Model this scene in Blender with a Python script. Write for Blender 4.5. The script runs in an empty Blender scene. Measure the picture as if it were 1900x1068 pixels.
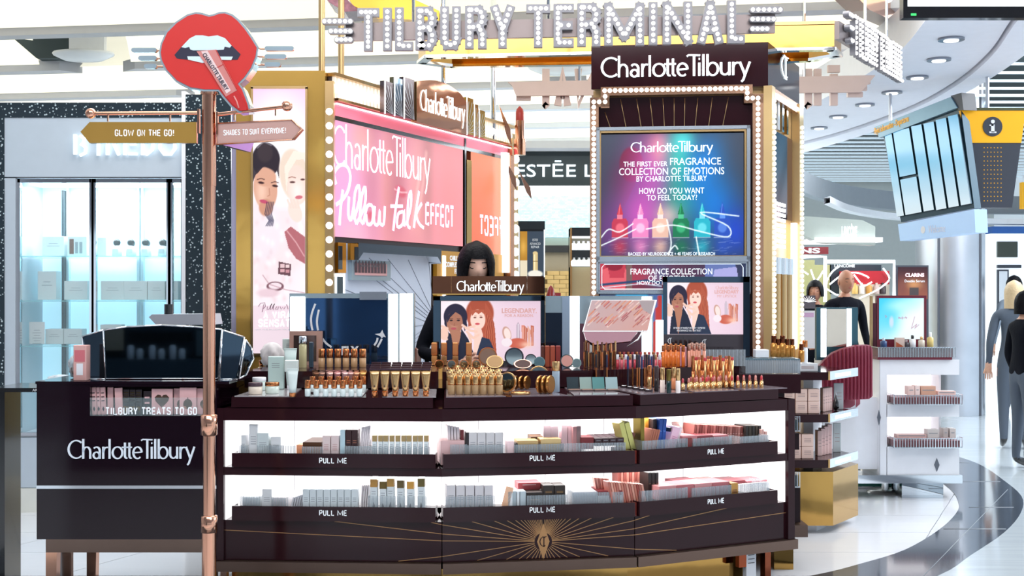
import bpy, bmesh, math, random
import numpy as np
from mathutils import Vector, Matrix
random.seed(7)
SC = bpy.context.scene
COL = SC.collection
R = math.radians
# ------------------------------------------------------------------ camera
F, HY, CX, CZ = 2300.0, 545.0, 950.0, 1.5
cd = bpy.data.cameras.new('camera'); cam = bpy.data.objects.new('camera', cd); COL.objects.link(cam)
cam.location = (0, 0, CZ); cam.rotation_euler = (R(90), 0, 0)
cd.sensor_width = 36; cd.lens = F / 1900 * 36; cd.shift_y = (HY - 534) / 1900; cd.clip_start = .05; cd.clip_end = 200
SC.camera = cam
# ------------------------------------------------------------------ world, lights, exposure
w = bpy.data.worlds.new('world'); SC.world = w; w.use_nodes = True
w.node_tree.nodes['Background'].inputs[0].default_value = (.86, .92, 1, 1)
w.node_tree.nodes['Background'].inputs[1].default_value = 1.15
SC.view_settings.view_transform = 'Standard'; SC.view_settings.look = 'None'
SC.view_settings.exposure = 0.0; SC.view_settings.gamma = 1; SC.view_settings.use_curve_mapping = False
SC.cycles.use_denoising = True
SC.cycles.max_bounces = 8; SC.cycles.transparent_max_bounces = 24
SC.cycles.caustics_reflective = False; SC.cycles.caustics_refractive = False
def area(name, loc, rot, sx, sy, power, col=(1, 1, 1)):
    l = bpy.data.lights.new(name, 'AREA'); l.shape = 'RECTANGLE'; l.size = sx; l.size_y = sy; l.energy = power; l.color = col
    o = bpy.data.objects.new(name, l); COL.objects.link(o); o.location = loc; o.rotation_euler = rot
    return o
area('concourse_fill_light', (0, 2.4, 4.6), (R(18), 0, 0), 6, 2.5, 260, (1, .98, .95))  # unseen area lamp added to brighten the counter fronts
area('shop_fill_light', (-.3, 7.2, 4.4), (0, 0, 0), 4.5, 3, 190, (1, .97, .93))  # unseen area lamp added above the kiosk
area('rear_fill_light', (.5, 17, 3.55), (0, 0, 0), 8, 8, 1050, (.95, .98, 1))  # area fill added to lift the background, no fixture of its own
area('walkway_fill_light', (6.6, 11, 4.2), (0, R(25), 0), 2.5, 9, 650, (.93, .97, 1))  # added fill outside the frame, lifts the right side
# ------------------------------------------------------------------ helpers
def lin(c):
    if isinstance(c, str):
        c = tuple(int(c[i:i + 2], 16) / 255 for i in (0, 2, 4))
    return tuple((v / 12.92 if v <= .04045 else ((v + .055) / 1.055) ** 2.4) for v in c[:3])
def P(px, py, Y):
    return Vector(((px - CX) / F * Y, Y, CZ - (py - HY) / F * Y))
def onz(px, py, z):
    Y = (CZ - z) * F / (py - HY)
    return Vector(((px - CX) / F * Y, Y, z))
MATS = {}
def mat(name, col='808080', rough=.5, metal=0, emit=None, es=1.0, alpha=1, var=.04, scale=12, bump=0, coat=0, spec=.5):
    if name in MATS: return MATS[name]
    m = bpy.data.materials.new(name); m.use_nodes = True; MATS[name] = m
    nt = m.node_tree; b = nt.nodes['Principled BSDF']; L = nt.links
    c = lin(col)
    tc = nt.nodes.new('ShaderNodeTexCoord'); nz = nt.nodes.new('ShaderNodeTexNoise'); nz.inputs['Scale'].default_value = scale
    L.new(tc.outputs['Object'], nz.inputs['Vector'])
    mx = nt.nodes.new('ShaderNodeMix'); mx.data_type = 'RGBA'
    L.new(nz.outputs[0], mx.inputs[0])
    mx.inputs[6].default_value = tuple(v * (1 - var) for v in c) + (1,); mx.inputs[7].default_value = tuple(min(1, v * (1 + var)) for v in c) + (1,)
    L.new(mx.outputs[2], b.inputs['Base Color'])
    b.inputs['Roughness'].default_value = rough; b.inputs['Metallic'].default_value = metal
    b.inputs['Specular IOR Level'].default_value = spec; b.inputs['Coat Weight'].default_value = coat; b.inputs['Coat Roughness'].default_value = .05
    if bump:
        bp = nt.nodes.new('ShaderNodeBump'); bp.inputs['Strength'].default_value = bump; bp.inputs['Distance'].default_value = .01
        L.new(nz.outputs[0], bp.inputs['Height']); L.new(bp.outputs[0], b.inputs['Normal'])
    if emit:
        b.inputs['Emission Color'].default_value = lin(emit) + (1,); b.inputs['Emission Strength'].default_value = es
    b.inputs['Alpha'].default_value = alpha
    m.diffuse_color = c + (1,)
    return m
def artmat(name, es, rough=.25, attr='art', base=.25, spec=.4):
    if name in MATS: return MATS[name]
    m = bpy.data.materials.new(name); m.use_nodes = True; MATS[name] = m
    nt = m.node_tree; b = nt.nodes['Principled BSDF']
    a = nt.nodes.new('ShaderNodeVertexColor'); a.layer_name = attr
    nt.links.new(a.outputs[0], b.inputs['Emission Color']); b.inputs['Emission Strength'].default_value = es
    mx = nt.nodes.new('ShaderNodeMix'); mx.data_type = 'RGBA'; mx.inputs[0].default_value = base
    mx.inputs[6].default_value = (0, 0, 0, 1); nt.links.new(a.outputs[0], mx.inputs[7]); nt.links.new(mx.outputs[2], b.inputs['Base Color'])
    b.inputs['Roughness'].default_value = rough; b.inputs['Specular IOR Level'].default_value = spec
    return m
ORG = {}
def tag(o, label=None, cat=None, group=None, kind=None):
    if label: o['label'] = label
    if cat: o['category'] = cat
    if group: o['group'] = group
    if kind: o['kind'] = kind
    return o
def thing(name, label, cat, loc, group=None):
    o = bpy.data.objects.new(name, None); COL.objects.link(o); o.location = loc; o.empty_display_size = .05
    ORG[o.name] = Vector(loc)
    return tag(o, label, cat, group)
def frame(o, xd=(1, 0, 0), up=(0, 0, 1)):
    x = Vector(xd).normalized(); u = Vector(up).normalized(); n = x.cross(u).normalized()
    M = Matrix.Identity(4)
    for i in range(3): M[i][0] = x[i]; M[i][1] = u[i]; M[i][2] = n[i]; M[i][3] = o[i]
    return M
I4 = Matrix.Identity(4)
def T(x, y, z): return Matrix.Translation((x, y, z))
class MB:
    def __init__(s, M=None):
        s.v = []; s.f = []; s.m = []; s.mats = []; s.sm = []; s.M = M.copy() if M else I4.copy()
    def mi(s, m):
        if m not in s.mats: s.mats.append(m)
        return s.mats.index(m)
    def add(s, vs, fs, m, smooth=False, M=None):
        A = s.M @ M if M else s.M
        b = len(s.v); k = s.mi(m)
        s.v += [A @ Vector(v) for v in vs]
        for f in fs: s.f.append([b + i for i in f]); s.m.append(k); s.sm.append(smooth)
        return s
    def box(s, x0, x1, y0, y1, z0, z1, m, M=None):
        vs = [(x, y, z) for z in (z0, z1) for y in (y0, y1) for x in (x0, x1)]
        return s.add(vs, [(0, 2, 3, 1), (4, 5, 7, 6), (0, 1, 5, 4), (2, 6, 7, 3), (0, 4, 6, 2), (1, 3, 7, 5)], m, M=M)
    def bbox(s, x0, x1, y0, y1, z0, z1, m, c=.003, M=None):
        # box whose eight edges along local z... all edges chamfered: built as stacked octagon-cornered sections
        def sec(z, i):
            return [(x0 + i + c, y0 + i, z), (x1 - i - c, y0 + i, z), (x1 - i, y0 + i + c, z), (x1 - i, y1 - i - c, z), (x1 - i - c, y1 - i, z), (x0 + i + c, y1 - i, z), (x0 + i, y1 - i - c, z), (x0 + i, y0 + i + c, z)]
        vs = sec(z0, c) + sec(z0 + c, 0) + sec(z1 - c, 0) + sec(z1, c)
        fs = [tuple(range(7, -1, -1)), tuple(range(24, 32))]
        for k in range(3):
            for i in range(8):
                j = (i + 1) % 8; fs.append((k * 8 + i, k * 8 + j, k * 8 + 8 + j, k * 8 + 8 + i))
        return s.add(vs, fs, m, M=M)
    def ext(s, pts, z0, z1, m, M=None, side=None, taper=None):
        n = len(pts); a = 0
        for i in range(n):
            x0, y0 = pts[i][:2]; x1, y1 = pts[(i + 1) % n][:2]; a += x0 * y1 - x1 * y0
        if a < 0: pts = pts[::-1]
        vs = [(p[0], p[1], z0) for p in pts] + [(p[0], p[1], z1) for p in pts]
        s.add(vs, [tuple(range(n - 1, -1, -1)), tuple(range(n, 2 * n))], m, M=M)
        s.add(vs, [(i, (i + 1) % n, n + (i + 1) % n, n + i) for i in range(n)], side or m, M=M)
        return s
    def lathe(s, prof, m, n=16, M=None, cap=True):
        vs = []; fs = []
        for r, z in prof:
            for i in range(n):
                a = 2 * math.pi * i / n; vs.append((r * math.cos(a), r * math.sin(a), z))
        k = len(prof)
        for j in range(k - 1):
            for i in range(n):
                i2 = (i + 1) % n; fs.append((j * n + i, j * n + i2, (j + 1) * n + i2, (j + 1) * n + i))
        if cap and n > 8:
            for ring, rv in ((0, True), (k - 1, False)):
                c = [vs[ring * n + i] for i in range(n)]; s.add(c, [tuple(range(n - 1, -1, -1)) if rv else tuple(range(n))], m, smooth=False, M=M)
        elif cap:
            fs.append(tuple(range(n - 1, -1, -1))); fs.append(tuple((k - 1) * n + i for i in range(n)))
        return s.add(vs, fs, m, smooth=(n > 8), M=M)
    def cyl(s, p0, p1, r, m, n=12, r1=None):
        p0 = Vector(p0); p1 = Vector(p1); d = p1 - p0
        q = d.to_track_quat('Z', 'Y').to_matrix().to_4x4()
        return s.lathe([(r, 0), (r if r1 is None else r1, d.length)], m, n, M=T(*p0) @ q)
    def ball(s, c, r, m, n=12, k=8, sc=(1, 1, 1)):
        pr = [(max(1e-5, r * math.sin(math.pi * j / k)), -r * math.cos(math.pi * j / k)) for j in range(k + 1)]
        return s.lathe(pr, m, n, M=T(*c) @ Matrix.Diagonal((*sc, 1)), cap=False)
    def tube(s, pts, r, m, n=8, closed=False):
        pts = [Vector(p) for p in pts]; vs = []; N = len(pts)
        for i, p in enumerate(pts):
            d = (pts[min(i + 1, N - 1)] - pts[max(i - 1, 0)]).normalized()
            ref = Vector((0, 0, 1)) if abs(d.z) < .9 else Vector((1, 0, 0))
            a = d.cross(ref).normalized(); b = a.cross(d).normalized()
            rr = r[i] if isinstance(r, (list, tuple)) else r
            for k in range(n):
                t = 2 * math.pi * k / n; vs.append(p + a * math.cos(t) * rr + b * math.sin(t) * rr)
        fs = [(i * n + k, i * n + (k + 1) % n, (i + 1) * n + (k + 1) % n, (i + 1) * n + k) for i in range(N - 1) for k in range(n)]
        fs += [tuple(range(n - 1, -1, -1)), tuple((N - 1) * n + k for k in range(n))]
        return s.add(vs, fs, m, smooth=True)
    def sheet(s, grid, m, smooth=True):
        a = len(grid); b = len(grid[0])
        return s.add([p for r in grid for p in r], [(i * b + j, i * b + j + 1, (i + 1) * b + j + 1, (i + 1) * b + j) for i in range(a - 1) for j in range(b - 1)], m, smooth)
    def text(s, body, cx, cy, m, w=None, h=None, z=0, d=.002, bold=0, M=None, space=1.0, shear=0, flip=False):
        vs, fs, (x0, x1, y0, y1) = textmesh(body, bold, space, shear)
        sx = w / (x1 - x0) if w else None; sy = h / (y1 - y0) if h else None
        sx = sx or sy; sy = sy or sx
        if flip: sx = -sx
        mx, my = (x0 + x1) / 2, (y0 + y1) / 2
        A = T(cx, cy, z) @ Matrix.Diagonal((sx, sy, d, 1)) @ T(-mx, -my, 0)
        if flip: fs = [f[::-1] for f in fs]
        s.add(vs, fs, m, M=(M @ A if M else A))
        return s
    def build(s, name, parent=None, label=None, cat=None, group=None, kind=None, origin='base', smooth=None):
        if not s.v: raise ValueError(name)
        if parent is None:
            if origin == 'base':
                xs = [v.x for v in s.v]; ys = [v.y for v in s.v]; zs = [v.z for v in s.v]
                o = Vector(((min(xs) + max(xs)) / 2, (min(ys) + max(ys)) / 2, min(zs)))
            else: o = Vector(origin)
        else: o = ORG[parent.name]
        me = bpy.data.meshes.new(name)
        me.from_pydata([tuple(v - o) for v in s.v], [], s.f)
        for m in s.mats: me.materials.append(m)
        me.polygons.foreach_set('material_index', s.m)
        me.polygons.foreach_set('use_smooth', s.sm if smooth is None else [smooth] * len(s.f))
        me.update()
        ob = bpy.data.objects.new(name, me); COL.objects.link(ob)
        if parent is None: ob.location = o; ORG[ob.name] = o
        else: ob.parent = parent; ORG[ob.name] = o
        tag(ob, label, cat, group, kind)
        return ob
TXT = {}
def textmesh(body, bold, space, shear):
    k = (body, bold, space, shear)
    if k in TXT: return TXT[k]
    cu = bpy.data.curves.new('t', 'FONT'); cu.body = body; cu.size = 1; cu.extrude = 1; cu.offset = bold; cu.space_character = space; cu.shear = shear
    cu.resolution_u = 3; cu.align_x = 'LEFT'
    ob = bpy.data.objects.new('t', cu); COL.objects.link(ob)
    dg = bpy.context.evaluated_depsgraph_get()
    me = bpy.data.meshes.new_from_object(ob.evaluated_get(dg))
    vs = [tuple(v.co) for v in me.vertices]; fs = [tuple(p.vertices) for p in me.polygons]
    bpy.data.objects.remove(ob); bpy.data.curves.remove(cu); bpy.data.meshes.remove(me)
    vs = [(x, y, max(0, z)) for x, y, z in vs]
    xs = [v[0] for v in vs]; ys = [v[1] for v in vs]
    TXT[k] = (vs, fs, (min(xs), max(xs), min(ys), max(ys)))
    return TXT[k]
def clone(root, loc, rz=0, sc=None, label=None, group=None, rx=0, ry=0, cat=None):
    c = root.copy(); COL.objects.link(c); c.location = loc; c.rotation_euler = (rx, ry, rz)
    if sc is not None: c.scale = sc if hasattr(sc, '__len__') else (sc,) * 3
    if label: c['label'] = label
    if group: c['group'] = group
    if cat: c['category'] = cat
    for ch in root.children:
        d = ch.copy(); COL.objects.link(d); d.parent = c
        for g in ch.children:
            e = g.copy(); COL.objects.link(e); e.parent = d
    return c
USED = set()
def put(root, loc, rz=0, sc=None, label=None, group=None, rx=0, ry=0):
    if root.name not in USED:
        USED.add(root.name)
        root.location = loc; root.rotation_euler = (rx, ry, rz)
        if sc is not None: root.scale = sc if hasattr(sc, '__len__') else (sc,) * 3
        if label: root['label'] = label
        if group: root['group'] = group
        return root
    return clone(root, loc, rz, sc, label, group, rx, ry)
ORD = 'first second third fourth fifth sixth seventh eighth ninth tenth eleventh twelfth thirteenth fourteenth fifteenth sixteenth seventeenth eighteenth nineteenth twentieth'.split()
def nth(i): return ORD[i] if i < 20 else str(i + 1) + {1: 'st', 2: 'nd', 3: 'rd'}.get((i + 1) % 10, 'th')
# ---- wordmark with a broad nib: thick stems, thin horizontals
def arc(cx, cy, rx, ry, a0, a1, n=14):
    return [(cx + rx * math.cos(R(a0 + (a1 - a0) * i / n)), cy + ry * math.sin(R(a0 + (a1 - a0) * i / n))) for i in range(n + 1)]
GL = {
 'C': (.60, [arc(.35, .36, .33, .34, 48, 312, 22)]),
 'h': (.44, [[(.05, 0), (.05, .76)], [(.05, .26)] + arc(.2, .27, .15, .18, 170, 0, 8) + [(.35, 0)]]),
 'a': (.42, [arc(.18, .30, .14, .15, 140, 0, 8) + [(.32, 0)], arc(.18, .13, .13, .125, 0, 360, 14)]),
 'r': (.27, [[(.05, 0), (.05, .46)], [(.05, .25)] + arc(.2, .27, .14, .17, 170, 70, 6)]),
 'l': (.15, [[(.05, 0), (.05, .76)]]),
 'o': (.50, [arc(.24, .23, .21, .225, 0, 360, 20)]),
 't': (.19, [[(.06, .62), (.06, .1)] + arc(.14, .08, .07, .06, 190, 290, 5), [(-.07, .44), (.17, .44)]]),
 'e': (.44, [[(.04, .23), (.38, .25)] + arc(.22, .23, .18, .225, 5, 310, 16)]),
 'T': (.34, [[(.2, 0), (.2, .72)], [(-.06, .70), (0, .745), (.42, .73)]]),
 'i': (.15, [[(.05, 0), (.05, .46)], [(.025, .60), (.075, .60)]]),
 'b': (.49, [[(.05, 0), (.05, .76)], arc(.24, .23, .19, .225, -160, 160, 16)]),
 'u': (.44, [[(.05, .46), (.05, .18)] + arc(.19, .17, .14, .15, 180, 330, 8), [(.35, .46), (.35, 0)]]),
 'y': (.40, [[(.02, .46), (.2, .02)], [(.38, .46), (.14, -.18), (.08, -.24)]]),
}
def stroke(mb, pts, wv, wh, z0, z1, m, M):
    n = len(pts)
    Ls = []; Rs = []
    for i in range(n):
        a = pts[max(0, i - 1)]; b = pts[min(n - 1, i + 1)]
        if i == 0 and pts[0] == pts[-1]: a = pts[-2]
        if i == n - 1 and pts[0] == pts[-1]: b = pts[1]
        dx, dy = b[0] - a[0], b[1] - a[1]; l = math.hypot(dx, dy) or 1; dx /= l; dy /= l
        w_ = math.hypot(wv * dy, wh * dx) / 2
        Ls.append((pts[i][0] - dy * w_, pts[i][1] + dx * w_)); Rs.append((pts[i][0] + dy * w_, pts[i][1] - dx * w_))
    vs = []
    for l, r in zip(Ls, Rs): vs += [(l[0], l[1], z0), (r[0], r[1], z0), (r[0], r[1], z1), (l[0], l[1], z1)]
    fs = []
    for i in range(n - 1):
        b = i * 4; c = b + 4
        fs += [(b, b + 1, c + 1, c), (b + 1, b + 2, c + 2, c + 1), (b + 2, b + 3, c + 3, c + 2), (b + 3, b, c, c + 3)]
    fs += [(3, 2, 1, 0), (n * 4 - 4, n * 4 - 3, n * 4 - 2, n * 4 - 1)]
    mb.add(vs, fs, m, M=M)
def wordmark(mb, cx, cy, w, m, z=0, d=.003, h=None, wt=.085):
    # cx,cy centre of cap height band
    s = 'CharlotteTilbury'; x = 0; pos = []
    for c in s: pos.append(x); x += GL[c][0]
    tot = x; k = w / tot; ky = k if h is None else h / .76
    A = T(cx - w / 2, cy - .38 * ky, z) @ Matrix.Diagonal((k, ky, 1, 1))
    for c, p in zip(s, pos):
        for st in GL[c][1]:
            pts = [(a + p, b) for a, b in st]
            ww = .09 if (c == 'i' and len(st) == 2 and st[0][1] == .60) else None
            if ww: stroke(mb, pts, .05, .06, 0, d, m, A)
            else: stroke(mb, pts, wt, wt * .55, 0, d, m, A)
    return mb
LET = {'T': [[(0, 1), (1, 1)], [(.5, .86), (.5, 0)]], 'I': [[(.5, 1), (.5, 0)]], 'L': [[(0, 1), (0, 0), (1, 0)]],
 'B': [[(0, 1), (0, 0)], [(.15, 1), (.75, 1), (1, .85), (1, .68), (.75, .52), (.3, .52)], [(.85, .45), (1, .3), (1, .14), (.75, 0), (.3, 0)]],
 'U': [[(0, 1), (0, .15), (.2, 0), (.8, 0), (1, .15), (1, 1)]], 'R': [[(0, 1), (0, 0)], [(.15, 1), (.75, 1), (1, .87), (1, .68), (.75, .53), (.3, .5)], [(.85, .42), (1, .28), (1, 0)]],
 'Y': [[(0, 1), (.5, .42), (.5, 0)], [(1, 1), (.58, .5)]], 'E': [[(0, 1), (0, 0), (1, 0)], [(.25, 1), (1, 1)], [(.25, .5), (.9, .5)]],
 'M': [[(0, 0), (0, 1), (.5, .15), (1, 1), (1, 0)]], 'N': [[(0, 0), (0, 1), (1, 0), (1, 1)]], 'A': [[(0, 0), (.5, 1), (1, 0)], [(.3, .28), (.7, .28)]],
 'P': [[(0, 0), (0, 1), (.8, 1), (1, .85), (1, .6), (.8, .45), (0, .45)]], 'F': [[(0, 0), (0, 1), (1, 1)], [(0, .52), (.85, .52)]],
 'C': [[(1, .72), (1, .88), (.8, 1), (.2, 1), (0, .85), (0, .15), (.2, 0), (.8, 0), (1, .15), (1, .3)]], 'O': [[(.2, 0), (0, .15), (0, .85), (.2, 1), (.8, 1), (1, .85), (1, .15), (.8, 0), (.2, 0)]],
 'G': [[(1, .75), (.8, 1), (.2, 1), (0, .85), (0, .15), (.2, 0), (.8, 0), (1, .15), (1, .45), (.6, .45)]], 'S': [[(1, .8), (.8, 1), (.2, 1), (0, .85), (0, .65), (1, .38), (1, .15), (.8, 0), (.2, 0), (0, .2)]],
 'H': [[(0, 0), (0, 1)], [(1, 0), (1, 1)], [(0, .5), (1, .5)]], 'D': [[(0, 0), (0, 1), (.7, 1), (1, .8), (1, .2), (.7, 0), (0, 0)]], 'V': [[(0, 1), (.5, 0), (1, 1)]],
 'W': [[(0, 1), (.25, 0), (.5, .8), (.75, 0), (1, 1)]], '!': [[(.5, 1), (.5, .35)], [(.5, .12), (.5, 0)]]}
def block(mb, s, cx, cy, w, h, m, z=0, d=.0015, wt=.2, flip=False):
    adv = [{'I': .45, '!': .45, ' ': .5, 'M': 1.7, 'W': 1.7}.get(c, 1) for c in s]; g_ = .22; tot = sum(adv) + g_ * (len(s) - 1); k = w / tot; sw = wt * h; sv = min(sw, .25 * k); x = cx - w / 2; n = 0
    for c, a in zip(s, adv):
        for st in LET.get(c, []):
            i_ = sv * .5 if a > .5 else 0; X0, X1 = (x + i_, x + a * k - i_)
            pts = [(X0 + (X1 - X0) * u, cy - h / 2 + sw / 2 + (h - sw) * v) for u, v in st]
            if flip: pts = [(2 * cx - u, v) for u, v in pts]
            n += 1; stroke(mb, pts, sv, sw * .8, z, z + d + n * 1e-5, m, I4)
        x += (a + g_) * k
# ---- painter for printed or displayed pictures (colours per vertex of a fine grid)
class Art:
    def __init__(s, w, h, nx, ny, bg='ffffff'):
        s.w, s.h, s.nx, s.ny = w, h, nx, ny
        s.X, s.Y = np.meshgrid(np.linspace(0, w, nx), np.linspace(0, h, ny))
        s.c = np.zeros((ny, nx, 3)); s.c[:] = s.rgb(bg)
        s.px = w / nx
    @staticmethod
    def rgb(c): return np.array([int(c[i:i + 2], 16) / 255 for i in (0, 2, 4)]) if isinstance(c, str) else np.array(c)
    def mix(s, a, c): a = np.clip(a, 0, 1)[..., None]; s.c = s.c * (1 - a) + s.rgb(c) * a
    def grad(s, c0, c1, x0, y0, x1, y1, a=1, lo=0, hi=1):
        dx, dy = x1 - x0, y1 - y0
        t = np.clip(((s.X - x0) * dx + (s.Y - y0) * dy) / (dx * dx + dy * dy), 0, 1)[..., None]
        g = s.rgb(c0) * (1 - t) + s.rgb(c1) * t; s.c = s.c * (1 - a) + g * a
    def ell(s, cx, cy, rx, ry, c, rot=0, soft=None, a=1):
        ca, sa = math.cos(R(rot)), math.sin(R(rot)); dx, dy = s.X - cx, s.Y - cy
        u = (dx * ca + dy * sa) / rx; v = (-dx * sa + dy * ca) / ry
        d = (1 - np.sqrt(u * u + v * v)) * min(rx, ry)
        s.mix(np.clip(d / (soft or s.px) + .5, 0, 1) * a, c)
    def glow(s, cx, cy, rx, ry, c, a=1, rot=0):
        ca, sa = math.cos(R(rot)), math.sin(R(rot)); dx, dy = s.X - cx, s.Y - cy
        u = (dx * ca + dy * sa) / rx; v = (-dx * sa + dy * ca) / ry
        s.mix(np.exp(-(u * u + v * v)) * a, c)
    def poly(s, pts, c, a=1):
        ins = np.zeros(s.X.shape, bool); n = len(pts)
        for i in range(n):
            x0, y0 = pts[i]; x1, y1 = pts[(i + 1) % n]
            if y0 == y1: continue
            cond = ((y0 > s.Y) != (y1 > s.Y)) & (s.X < (x1 - x0) * (s.Y - y0) / (y1 - y0) + x0)
            ins ^= cond
        s.mix(ins * a, c)
    def line(s, pts, wd, c, a=1, soft=None):
        best = np.full(s.X.shape, 1e9)
        for (x0, y0), (x1, y1) in zip(pts, pts[1:]):
            dx, dy = x1 - x0, y1 - y0; L = dx * dx + dy * dy or 1e-9
            t = np.clip(((s.X - x0) * dx + (s.Y - y0) * dy) / L, 0, 1)
            best = np.minimum(best, np.hypot(s.X - x0 - t * dx, s.Y - y0 - t * dy))
        s.mix(np.clip((wd / 2 - best) / (soft or s.px) + .5, 0, 1) * a, c)
    def rect(s, x0, x1, y0, y1, c, a=1): s.mix(((s.X >= x0) & (s.X <= x1) & (s.Y >= y0) & (s.Y <= y1)) * a, c)
    def build(s, name, M, m, parent, label=None, z=0):
        ny, nx = s.ny, s.nx
        co = np.stack([s.X.ravel(), s.Y.ravel(), np.full(nx * ny, z)], 1)
        A = np.array(M); co = co @ A[:3, :3].T + A[:3, 3] - np.array(ORG[parent.name])
        idx = np.arange(nx * ny).reshape(ny, nx)
        q = np.stack([idx[:-1, :-1], idx[:-1, 1:], idx[1:, 1:], idx[1:, :-1]], -1).reshape(-1, 4)
        me = bpy.data.meshes.new(name)
        me.vertices.add(nx * ny); me.vertices.foreach_set('co', co.ravel())
        me.loops.add(q.size); me.loops.foreach_set('vertex_index', q.ravel())
        me.polygons.add(len(q)); me.polygons.foreach_set('loop_start', np.arange(0, q.size, 4)); me.polygons.foreach_set('loop_total', np.full(len(q), 4))
        me.update(calc_edges=True)
        c = s.c; l = np.where(c <= .04045, c / 12.92, ((c + .055) / 1.055) ** 2.4)
        at = me.color_attributes.new('art', 'FLOAT_COLOR', 'POINT')
        at.data.foreach_set('color', np.concatenate([l.reshape(-1, 3), np.ones((nx * ny, 1))], 1).ravel())
        me.materials.append(m)
        ob = bpy.data.objects.new(name, me); COL.objects.link(ob); ob.parent = parent; ORG[ob.name] = ORG[parent.name]
        if label: ob['label'] = label
        return ob
# ------------------------------------------------------------------ materials
GOLD = mat('gold_mirror', 'bd9250', .10, 1, bump=.06, scale=6)
GOLDW = mat('gold_mirror_wavy', 'e4b45c', .12, .65, bump=.16, scale=5)
RGOLD = mat('rose_gold', 'd9a287', .14, 1)
BRONZE = mat('bronze_metal', '8a7468', .28, 1)
BRASS = mat('satin_brass', 'c9a878', .28, 1)
CHROME = mat('chrome', 'dfe4e8', .07, 1)
STEEL = mat('brushed_steel', 'c6cad2', .32, 1, var=.15, scale=3)
BLACK = mat('black_gloss', '0c0a0d', .12, 0, coat=.5)
MAROON = mat('dark_maroon_lacquer', '2b1218', .10, 0, spec=.25, var=.15, scale=3)
MAROOND = mat('dark_maroon_satin', '26141a', .3, 0, spec=.2)
AUB = mat('aubergine_lacquer', '190914', .06, 0, spec=.4)
WHITEP = mat('white_paint', 'e9ebf0', .35)
WHITEG = mat('white_gloss', 'eef0f5', .12, coat=.3)
TAUPE = mat('taupe_metal', '9a8d8c', .35, .6)
GREYM = mat('grey_sign_metal', '8d8c92', .4, .4)
BULB = mat('lit_bulb', 'ffffff', .3, emit='fffaf2', es=1.3)
BULBW = mat('lit_warm_bulb', 'ffffff', .3, emit='fff3e4', es=1.6)
LED = mat('led_panel', 'ffffff', .4, emit='ffffff', es=1.9)
LEDP = mat('soft_light_panel', 'ffffff', .4, emit='fbfcff', es=1.25)
NEONW = mat('white_lit_letter', 'ffffff', .4, emit='e6f8ff', es=1.35)
SIGNW = mat('white_lettering', 'e9edf2', .4, emit='e9f2f6', es=.35)
PRINTW = mat('printed_white', 'e6e9ee', .5)
PINKPR = mat('printed_pink', 'eeb7b9', .5)
GLASS = mat('clear_glass', 'cfe6ea', .03, 0, alpha=.10)
GLASSG = mat('edge_tinted_glass', '8fd6da', .05, 0, alpha=.45)
ACRY = mat('clear_acrylic', 'c6d2d8', .06, 0, alpha=.22)
ACRYR = mat('acrylic_rib', 'aeb9c2', .15, 0, alpha=.7)
MIRROR = mat('mirror', 'c9d2d8', .02, 1, var=0)
DMIRROR = mat('tinted_mirror', '6a7d92', .04, 1, var=.05, scale=3)
GRAYW = mat('pale_grey_panel', 'c3cad3', .4)
SKIN = mat('skin', 'd9a98f', .5); SKIN2 = mat('skin_deep', 'a8735a', .5)
HAIRB = mat('black_hair', '08070c', .5, spec=.12, bump=.4, scale=60)
CLOTHB = mat('black_cloth', '0c0f18', .85, spec=.12, bump=.3, scale=40)
# ================================================================== THE SETTING
def tilemat(name, col, col2, rough):
    m = bpy.data.materials.new(name); m.use_nodes = True; MATS[name] = m
    nt = m.node_tree; b = nt.nodes['Principled BSDF']; L = nt.links
    tc = nt.nodes.new('ShaderNodeTexCoord'); mp = nt.nodes.new('ShaderNodeMapping'); mp.inputs['Scale'].default_value = (.6, 6, 1)
    nz = nt.nodes.new('ShaderNodeTexNoise'); nz.inputs['Scale'].default_value = 3; nz.inputs['Detail'].default_value = 8
    L.new(tc.outputs['Object'], mp.inputs[0]); L.new(mp.outputs[0], nz.inputs['Vector'])
    mx = nt.nodes.new('ShaderNodeMix'); mx.data_type = 'RGBA'; mx.inputs[6].default_value = lin(col) + (1,); mx.inputs[7].default_value = lin(col2) + (1,)
    L.new(nz.outputs[0], mx.inputs[0]); L.new(mx.outputs[2], b.inputs['Base Color'])
    b.inputs['Roughness'].default_value = rough; b.inputs['Coat Weight'].default_value = .3; b.inputs['Coat Roughness'].default_value = .06
    return m
TILE = tilemat('white_stone_tile', 'f0f1f6', 'e6e9f0', .16)
GROUT = mat('grey_joint', '8d929c', .6)
GRAN = tilemat('dark_granite', '4d5561', '2f363f', .10)
TERR = tilemat('grey_terrazzo', 'ccd5db', 'b0bbc4', .14)
mb = MB(); mb.box(-14, 16, -6, 34, -.12, -.012, GROUT)
floor = mb.build('floor', kind='structure')
SKX = .46
mb = MB(I4); tl = .6; tw = .9; g = .003
def tile_mesh():
    b = MB(); pts = [(g, g), (tw - g, g), (tw - g + SKX * tl, tl - g), (g + SKX * tl, tl - g)]
    b.ext(pts, -.012, 0, TILE); return b
proto = tile_mesh().build('tile', parent=floor)
off = -ORG[floor.name]; first = True; nt_ = 0
for j in range(9, 22):
    y = j * tl
    if y > 13.5: continue
    for i in range(-8, 8):
        x = i * tw + SKX * (y - 6)
        xc = (x + .6) / (y + .3) * F + CX
        if -260 < xc < 2150 and (y > 6.0) and y < 12.9:
            if xc > 700 and xc < 1480 and y > 8.2: continue
            o = proto if first else proto.copy()
            if not first: COL.objects.link(o)
            first = False; o.location = (x, y, 0); nt_ += 1
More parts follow.
